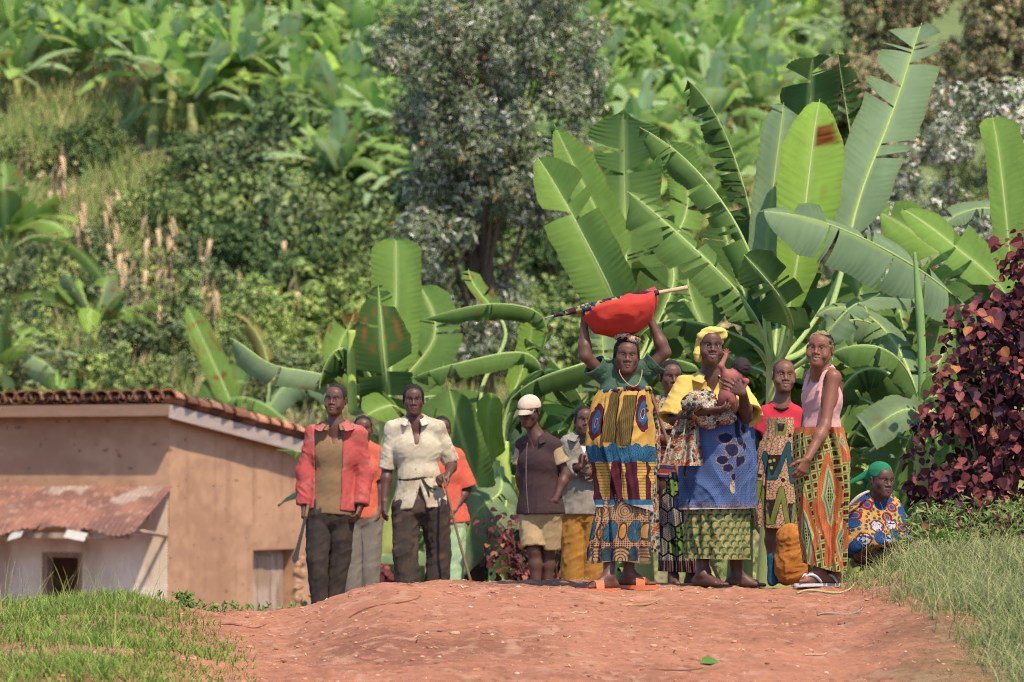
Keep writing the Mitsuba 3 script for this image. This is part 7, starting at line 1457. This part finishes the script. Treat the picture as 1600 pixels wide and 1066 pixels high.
def make_grass():
    rng = np.random.default_rng(31); G = [srgb(110, 140, 58), srgb(92, 124, 50), srgb(130, 152, 72), srgb(84, 112, 52)]
    def field_(n, x0, x1, y0, y1, dens):
        x, y = rng.uniform(x0, x1, n), rng.uniform(y0, y1, n); return (lambda k: (x[k], y[k]))(rng.random(n) < dens(x, y))
    nz = lambda x, y, s, sd: meshkit.fbm(np.stack([x / s, y / s, 0 * x], -1), 3, sd)
    # left bank
    def dl(x, y):
        xs = x / y * 25; e = np.interp(y, [18, 20.5, 22.5, 24.5, 26, 29], [-1.75, -1.65, -1.75, -2.05, -2.3, -2.5]); a = nz(x, y, 0.42, 5)
        return np.clip((e - xs) * 1.5 + 0.12, 0, 1) ** 0.8 * np.clip((a - 0.34) * 5, 0.10, 1)
    x, y = field_(64000, -4.6, -0.9, 18.0, 28.5, dl); a = nz(x, y, 0.5, 9); xs = -x / y * 25
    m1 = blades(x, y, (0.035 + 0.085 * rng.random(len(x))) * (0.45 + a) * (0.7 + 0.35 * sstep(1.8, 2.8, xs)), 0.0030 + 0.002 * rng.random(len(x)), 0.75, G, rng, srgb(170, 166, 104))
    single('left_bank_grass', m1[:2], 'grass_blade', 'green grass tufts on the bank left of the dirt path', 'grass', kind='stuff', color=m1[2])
    # seed stalks on the left
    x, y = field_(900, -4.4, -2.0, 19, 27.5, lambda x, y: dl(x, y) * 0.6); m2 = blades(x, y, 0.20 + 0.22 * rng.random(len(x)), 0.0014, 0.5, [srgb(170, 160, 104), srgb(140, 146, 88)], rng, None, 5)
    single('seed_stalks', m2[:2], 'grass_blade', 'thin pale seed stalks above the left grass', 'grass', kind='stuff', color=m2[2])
    # right bank: longer, drier
    D = [srgb(118, 138, 84), srgb(104, 126, 74), srgb(142, 148, 102), srgb(88, 114, 62), srgb(164, 158, 116)]
    def dr_(x, y):
        xs = x / y * 25; e = np.interp(y, [18, 20, 22.5, 24.5, 27, 30], [3.25, 2.98, 2.52, 2.12, 2.05, 2.1]); a = nz(x, y, 0.35, 15); return np.clip((xs - e) * 2.2 + 0.15, 0, 1) * np.clip((a - 0.30) * 6, 0.1, 1)
    x, y = field_(90000, 1.6, 4.4, 18.0, 28.5, dr_); xs = x / y * 25; a = nz(x, y, 0.5, 19)
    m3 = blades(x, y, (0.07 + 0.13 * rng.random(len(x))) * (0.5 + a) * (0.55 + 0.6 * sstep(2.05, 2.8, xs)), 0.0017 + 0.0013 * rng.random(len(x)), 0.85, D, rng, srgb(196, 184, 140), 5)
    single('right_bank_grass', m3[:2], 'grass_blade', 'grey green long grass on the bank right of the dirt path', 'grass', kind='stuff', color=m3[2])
    x, y = field_(500, 2.0, 4.2, 22, 27.5, lambda x, y: dr_(x, y) * 0.7); m4 = blades(x, y, 0.28 + 0.25 * rng.random(len(x)), 0.0013, 0.7, [srgb(190, 180, 130), srgb(150, 152, 96)], rng, None, 6)
    single('tall_stalks', m4[:2], 'grass_blade', 'thin pale stalks sticking out of the right grass', 'grass', kind='stuff', color=m4[2])
    # green weeds under the purple shrub
    c = np.stack([rng.uniform(2.55, 4.2, 420), rng.uniform(24.6, 26.6, 420), np.zeros(420)], -1); c[:, 2] = ground(c[:, 0], c[:, 1]) + rng.uniform(0.05, 0.42, 420)
    m5 = leaf_cloud(c, 9, 0.07, 0.055, [srgb(92, 112, 60), srgb(72, 94, 48), srgb(118, 124, 80)], rng, 0.24)
    single('leafy_weeds', m5[:2], 'leaf', 'small leafy green weeds under the purple shrub', 'weeds', kind='stuff', color=m5[2])
    # ground cover in the dip behind the people
    n = 2600; yy = rng.uniform(34.2, 39.0, n); xx = (rng.uniform(470, 1560, n) - 800) / F * yy; c = np.stack([xx, yy, ground(xx, yy) + rng.uniform(0.02, 0.40, n) * meshkit.noise(np.stack([xx / 0.7, yy / 0.7, 0 * xx], -1), 4) * 1.6], -1)
    m6 = leaf_cloud(c, 7, 0.13, 0.11, [srgb(84, 108, 58), srgb(66, 90, 48), srgb(104, 124, 70), srgb(110, 92, 62), srgb(86, 56, 60)], rng, 0.45)
    single('ground_cover', m6[:2], 'leaf', 'dark low leaves in the dip behind the legs of the people', 'weeds', kind='stuff', color=m6[2])
    for px, row, Y, h, lab in ((292, 940, 25.5, 0.11, 'small broad weed standing alone where the left grass ends'), (372, 942, 25.8, 0.07, 'low spreading weed at the foot of the house wall')):
        b = at(px, row, Y); b[2] = float(ground(b[0], b[1])); k = thing('weed', lab, 'weed'); q = b + np.stack([rng.normal(0, 0.05 if h > 0.1 else 0.16, 40), rng.normal(0, 0.05, 40), rng.uniform(0, h, 40)], -1); m = leaf_cloud(q, 6, 0.03, 0.05, [srgb(84, 108, 56), srgb(104, 126, 70)], rng, 0.3)
        put(k, 'leaves', m[:2], 'leaf', color=m[2]); put(k, 'stem', tube([b - [0, 0, 0.03], b + [0, 0, h]], [0.006, 0.003], 4, 5), 'bark', True, color=np.tile(srgb(96, 110, 60), (22, 1)))
def heart_leaf(p, t, n, s, col, fold=0.25):
    """a broad pointed leaf from its stalk at p along t, upper face n: 12 triangles"""
    b = np.cross(n, t); o = [(0, 0), (0.12, 0.34), (0.42, 0.44), (0.75, 0.26), (1.02, 0)]
    mid = [p + t * s * a - n * s * 0.10 * a * a for a in (0.0, 0.4, 0.75, 1.02)]
    L = [p + t * s * a + b * s * w + n * s * (fold * w - 0.10 * a * a) for a, w in o[1:4]]; R = [p + t * s * a - b * s * w + n * s * (fold * w - 0.10 * a * a) for a, w in o[1:4]]
    v = np.array(mid + L + R); f = []
    for q, sg in ((4, 1), (7, -1)):
        tr = [[0, 1, q], [q, 1, q + 1], [q + 1, 1, 2], [q + 1, 2, q + 2], [q + 2, 2, 3]]; f += tr if sg < 0 else [x[::-1] for x in tr]
    c = np.tile(col, (10, 1)); c[:4] *= 1.25
    return v, np.array(f), c
def shrub(key, clumps, per, spread, size, colors, weights, base, seed, keep=300):
    rng = np.random.default_rng(seed); ms = []
    for c in clumps:
        for _ in range(per):
            o = unit(rng.normal(0, 1, 3)) * spread * rng.uniform(0.3, 1.0) ** 0.5; n = unit(o / spread * 0.5 + np.array([0, -0.55, 0.55]) + rng.normal(0, 0.35, 3)); t = unit(np.cross(n, np.cross(unit(o + [0, -0.1, -spread * 0.8]) + rng.normal(0, 0.3, 3), n)))
            ms.append((c + o, heart_leaf(c + o, t, n, size * rng.uniform(0.45, 1.3), np.asarray(colors)[rng.choice(len(colors), p=weights)] * rng.uniform(0.75, 1.25), rng.uniform(0.05, 0.4))))
    near = np.argsort([m[0][1] for m in ms]); first = near[:keep]
    for i in first: put(key, 'leaf', ms[i][1][:2], 'leaf', color=np.clip(ms[i][1][2], 0.003, 1))
    if len(near) > keep:
        m = cat([ms[i][1] for i in near[keep:]]); put(key, 'foliage', m[:2], 'leaf', color=np.clip(m[2], 0.003, 1), kind='stuff')
    br = []
    for c in clumps[rng.choice(len(clumps), min(46, len(clumps)), replace=False)]:
        b = base + np.array([rng.normal(0, 0.10), rng.normal(0, 0.08), 0]); br.append(tube([b, b * 0.5 + c * 0.5 + [0, 0, 0.12], c], [0.016, 0.010, 0.004], 9, 5))
    m = cat(br); put(key, 'branches', m, 'bark', True, color=np.tile(srgb(104, 72, 62), (len(m[0]), 1)))
PUR = [srgb(86, 48, 52), srgb(66, 40, 46), srgb(116, 62, 64), srgb(148, 90, 84), srgb(78, 56, 66), srgb(150, 98, 66)]; PW = [.32, .22, .24, .10, .10, .02]; PUR = [c * 0.72 for c in PUR]
def make_shrubs():
    rng = np.random.default_rng(41); Y = 27.3
    k = thing('purple_shrub', 'tall shrub with dark purple rounded leaves at the right edge, behind the grass', 'shrub')
    c = clumps_in(rng, 205, Y, [(380, 1580, 1640), (430, 1565, 1660), (480, 1520, 1670), (530, 1478, 1680), (590, 1464, 1690), (650, 1446, 1690), (720, 1432, 1690), (790, 1446, 1690), (855, 1480, 1680)], 0.25, 0.27)
    b = at(1570, 860, Y); b[2] = float(ground(b[0], b[1])); shrub(k, c, 16, 0.17, 0.078, PUR, PW, b, 42)
    k = thing('low_purple_shrub', 'low purple-leaved shrub behind the legs of the boy in the cap', 'shrub'); Y = 32.2
    c = clumps_in(rng, 60, Y, [(815, 772, 880), (850, 770, 950), (900, 775, 1000), (925, 775, 1010)], 0.3, 0.3); b = at(860, 930, Y); b[2] = float(ground(b[0], b[1])); shrub(k, c, 8, 0.15, 0.062, PUR, PW, b, 43, 120)
    k = thing('low_purple_shrub', 'small purple-leaved shrub between the man in red and the man in cream', 'shrub'); Y = 34.0
    c = clumps_in(rng, 16, Y, [(888, 588, 612), (905, 584, 618), (940, 584, 618)], 0.15, 0.1); b = at(600, 945, Y); b[2] = float(ground(b[0], b[1])); shrub(k, c, 10, 0.10, 0.08, PUR, PW, b, 44, 80)
    # green bananas lying in the weeds
    k = thing('banana_bunch', 'bunch of green bananas lying in the weeds under the purple shrub', 'bananas'); b = at(1478, 848, 25.1)
    for i in range(14):
        o = b + np.array([(i % 7 - 3) * 0.036 + rng.normal(0, 0.006), rng.normal(0, 0.03) - 0.05 * (i // 7), 0.02 - 0.045 * (i // 7) + rng.normal(0, 0.008)]); d = unit(np.array([0.25 + 0.1 * (i % 7 - 3) / 3, -0.7, 0.25 + rng.normal(0, 0.1)]))
        m = tube([o, o + d * 0.06 + [0, 0, 0.006], o + d * 0.12 + [0, 0, 0.032]], [0.010, 0.019, 0.018, 0.006], 10, 7); put(k, 'banana', m, 'plastic', True, color=tint(m, srgb(110, 138, 58), 0.2, 0.04, i))
    put(k, 'stalk', tube([b + [-0.14, 0.03, 0], b + [0.16, 0.03, 0.01]], [0.018, 0.014], 6, 8), 'bark', True, color=np.tile(srgb(120, 124, 70), (50, 1)))
def make_litter():
    rng = np.random.default_rng(51)
    def onpath(px, row):
        ys = np.linspace(17.5, 27, 900); d = at(px, row, 1.0); g = ground(d[0] * ys, ys); k = np.nonzero(d[2] * ys < g)[0]; y = ys[k[0]] if len(k) else 24.4; x = d[0] * y; return np.array([x, y, float(ground(x, y) + bumps(x, y))])
    for px, row, L, az, r, col, lab in ((1000, 943, 0.24, 8, 0.008, (150, 116, 80), 'curled dry strip of bark on the dirt below the orange sandals'), (1313, 962, 0.27, 2, 0.008, (128, 116, 108), 'grey dry twig on the dirt near the right grass'), (1050, 1048, 0.34, -4, 0.006, (120, 84, 66), 'long thin twig on the dirt at the bottom of the photo'), (905, 958, 0.10, 12, 0.005, (182, 150, 116), 'short pale straw on the dirt below the man in grey'), (600, 946, 0.42, 6, 0.005, (110, 70, 50), 'thin dark twig lying along the rise below the man in cream'),
                                     (1215, 955, 0.14, 30, 0.005, (140, 96, 70), 'thin twig on the dirt below the bag'), (1290, 925, 0.36, 4, 0.009, (160, 140, 102), 'pale split stalk lying at the edge of the right grass'), (380, 985, 0.30, -10, 0.006, (112, 74, 54), 'dark twig on the dirt beside the left grass'), (1275, 1020, 0.13, 14, 0.007, (176, 138, 112), 'pale chip of wood on the dirt in front of the right grass')):
        q = onpath(px, row); a = math.radians(az); d = np.array([math.cos(a), math.sin(a) * 2, 0]); d = unit(d) * L / 2; e = lambda v: np.array([v[0], v[1], float(ground(v[0], v[1]) + bumps(v[0], v[1])) + r * 0.9])
        pts = [e(q - d), e(q - d * 0.3 + [0, 0.02, 0]), e(q + d * 0.4 - [0, 0.02, 0]), e(q + d) + [0, 0, L * 0.08]]; m = tube(pts, [r * 0.7, r, r * 0.9, r * 0.5], 16, 6); single('twig', m, 'bark', lab, 'twig', True, color=tint(m, srgb(*col), 0.25, 0.03, int(px)))
    q = onpath(1116, 1039); k = thing('fallen_leaf', 'single green leaf lying on the dirt at the bottom of the photo', 'leaf'); v, f, c = heart_leaf(q + [-0.07, 0, 0.008], np.array([1.0, 0.1, 0.05]), unit([0, -0.5, 1]), 0.10, srgb(70, 100, 50)); put(k, 'blade', (v, f), 'leaf', color=c)
    # pebbles, clods and straw: too many to count
    def scatter(n, x0=-2.2, x1=3.0): x = rng.uniform(x0, x1, n); y = 17.8 + 8.0 * rng.random(n); return np.stack([x, y, ground(x, y) + bumps(x, y)], -1)
    ico = trimesh.creation.icosphere(1, 1.0); iv, if_ = np.array(ico.vertices), np.array(ico.faces); ms = []
    for i, q in enumerate(scatter(1500)):
        s = 0.004 + 0.009 * rng.random() ** 4 + (0.010 if rng.random() < 0.008 else 0); v = iv * (1 + 0.45 * (meshkit.noise(iv * 1.6 + i, 1)[:, None] - 0.5)) * np.array([1.2, 1.0, 0.65]) * s; ms.append((v + q + [0, 0, s * 0.25], if_, (srgb(186, 128, 100), srgb(150, 92, 68), srgb(196, 160, 136), srgb(112, 70, 54))[rng.choice(4, p=[.4, .35, .12, .13])] * rng.uniform(0.75, 1.15)))
    m = cat(ms); single('pebbles', m[:2], 'plain', 'small clods and pebbles strewn over the dirt path', 'pebbles', 40, kind='stuff', color=None) if False else None
    scene['pebbles'] = mikit.ply(m[:2], 'plain', smooth=True, color=m[2]); labels['pebbles'] = {'label': 'small clods and pebbles strewn over the dirt path', 'category': 'pebbles', 'kind': 'stuff'}
    ms = []
    for q in scatter(900):
        a = rng.uniform(0, 6.28); d = np.array([math.cos(a), math.sin(a), rng.normal(0, 0.08)]) * rng.uniform(0.012, 0.05); s_ = np.array([-d[1], d[0], 0]); s_ = unit(s_) * rng.uniform(0.001, 0.004); z = np.array([0, 0, 0.006])
        ms.append((np.array([q - d - s_ + z, q - d + s_ + z, q + d + s_ + z * 2, q + d - s_ + z * 2]), np.array([[0, 1, 2], [0, 2, 3]]), (srgb(206, 176, 132), srgb(176, 138, 100), srgb(120, 88, 60))[rng.integers(3)]))
    m = cat(ms); scene['straw'] = mikit.ply(m[:2], 'leaf', color=m[2]); labels['straw'] = {'label': 'bits of dry straw and leaf strewn over the dirt path', 'category': 'straw', 'kind': 'stuff'}
make_grass(); make_shrubs(); make_litter()
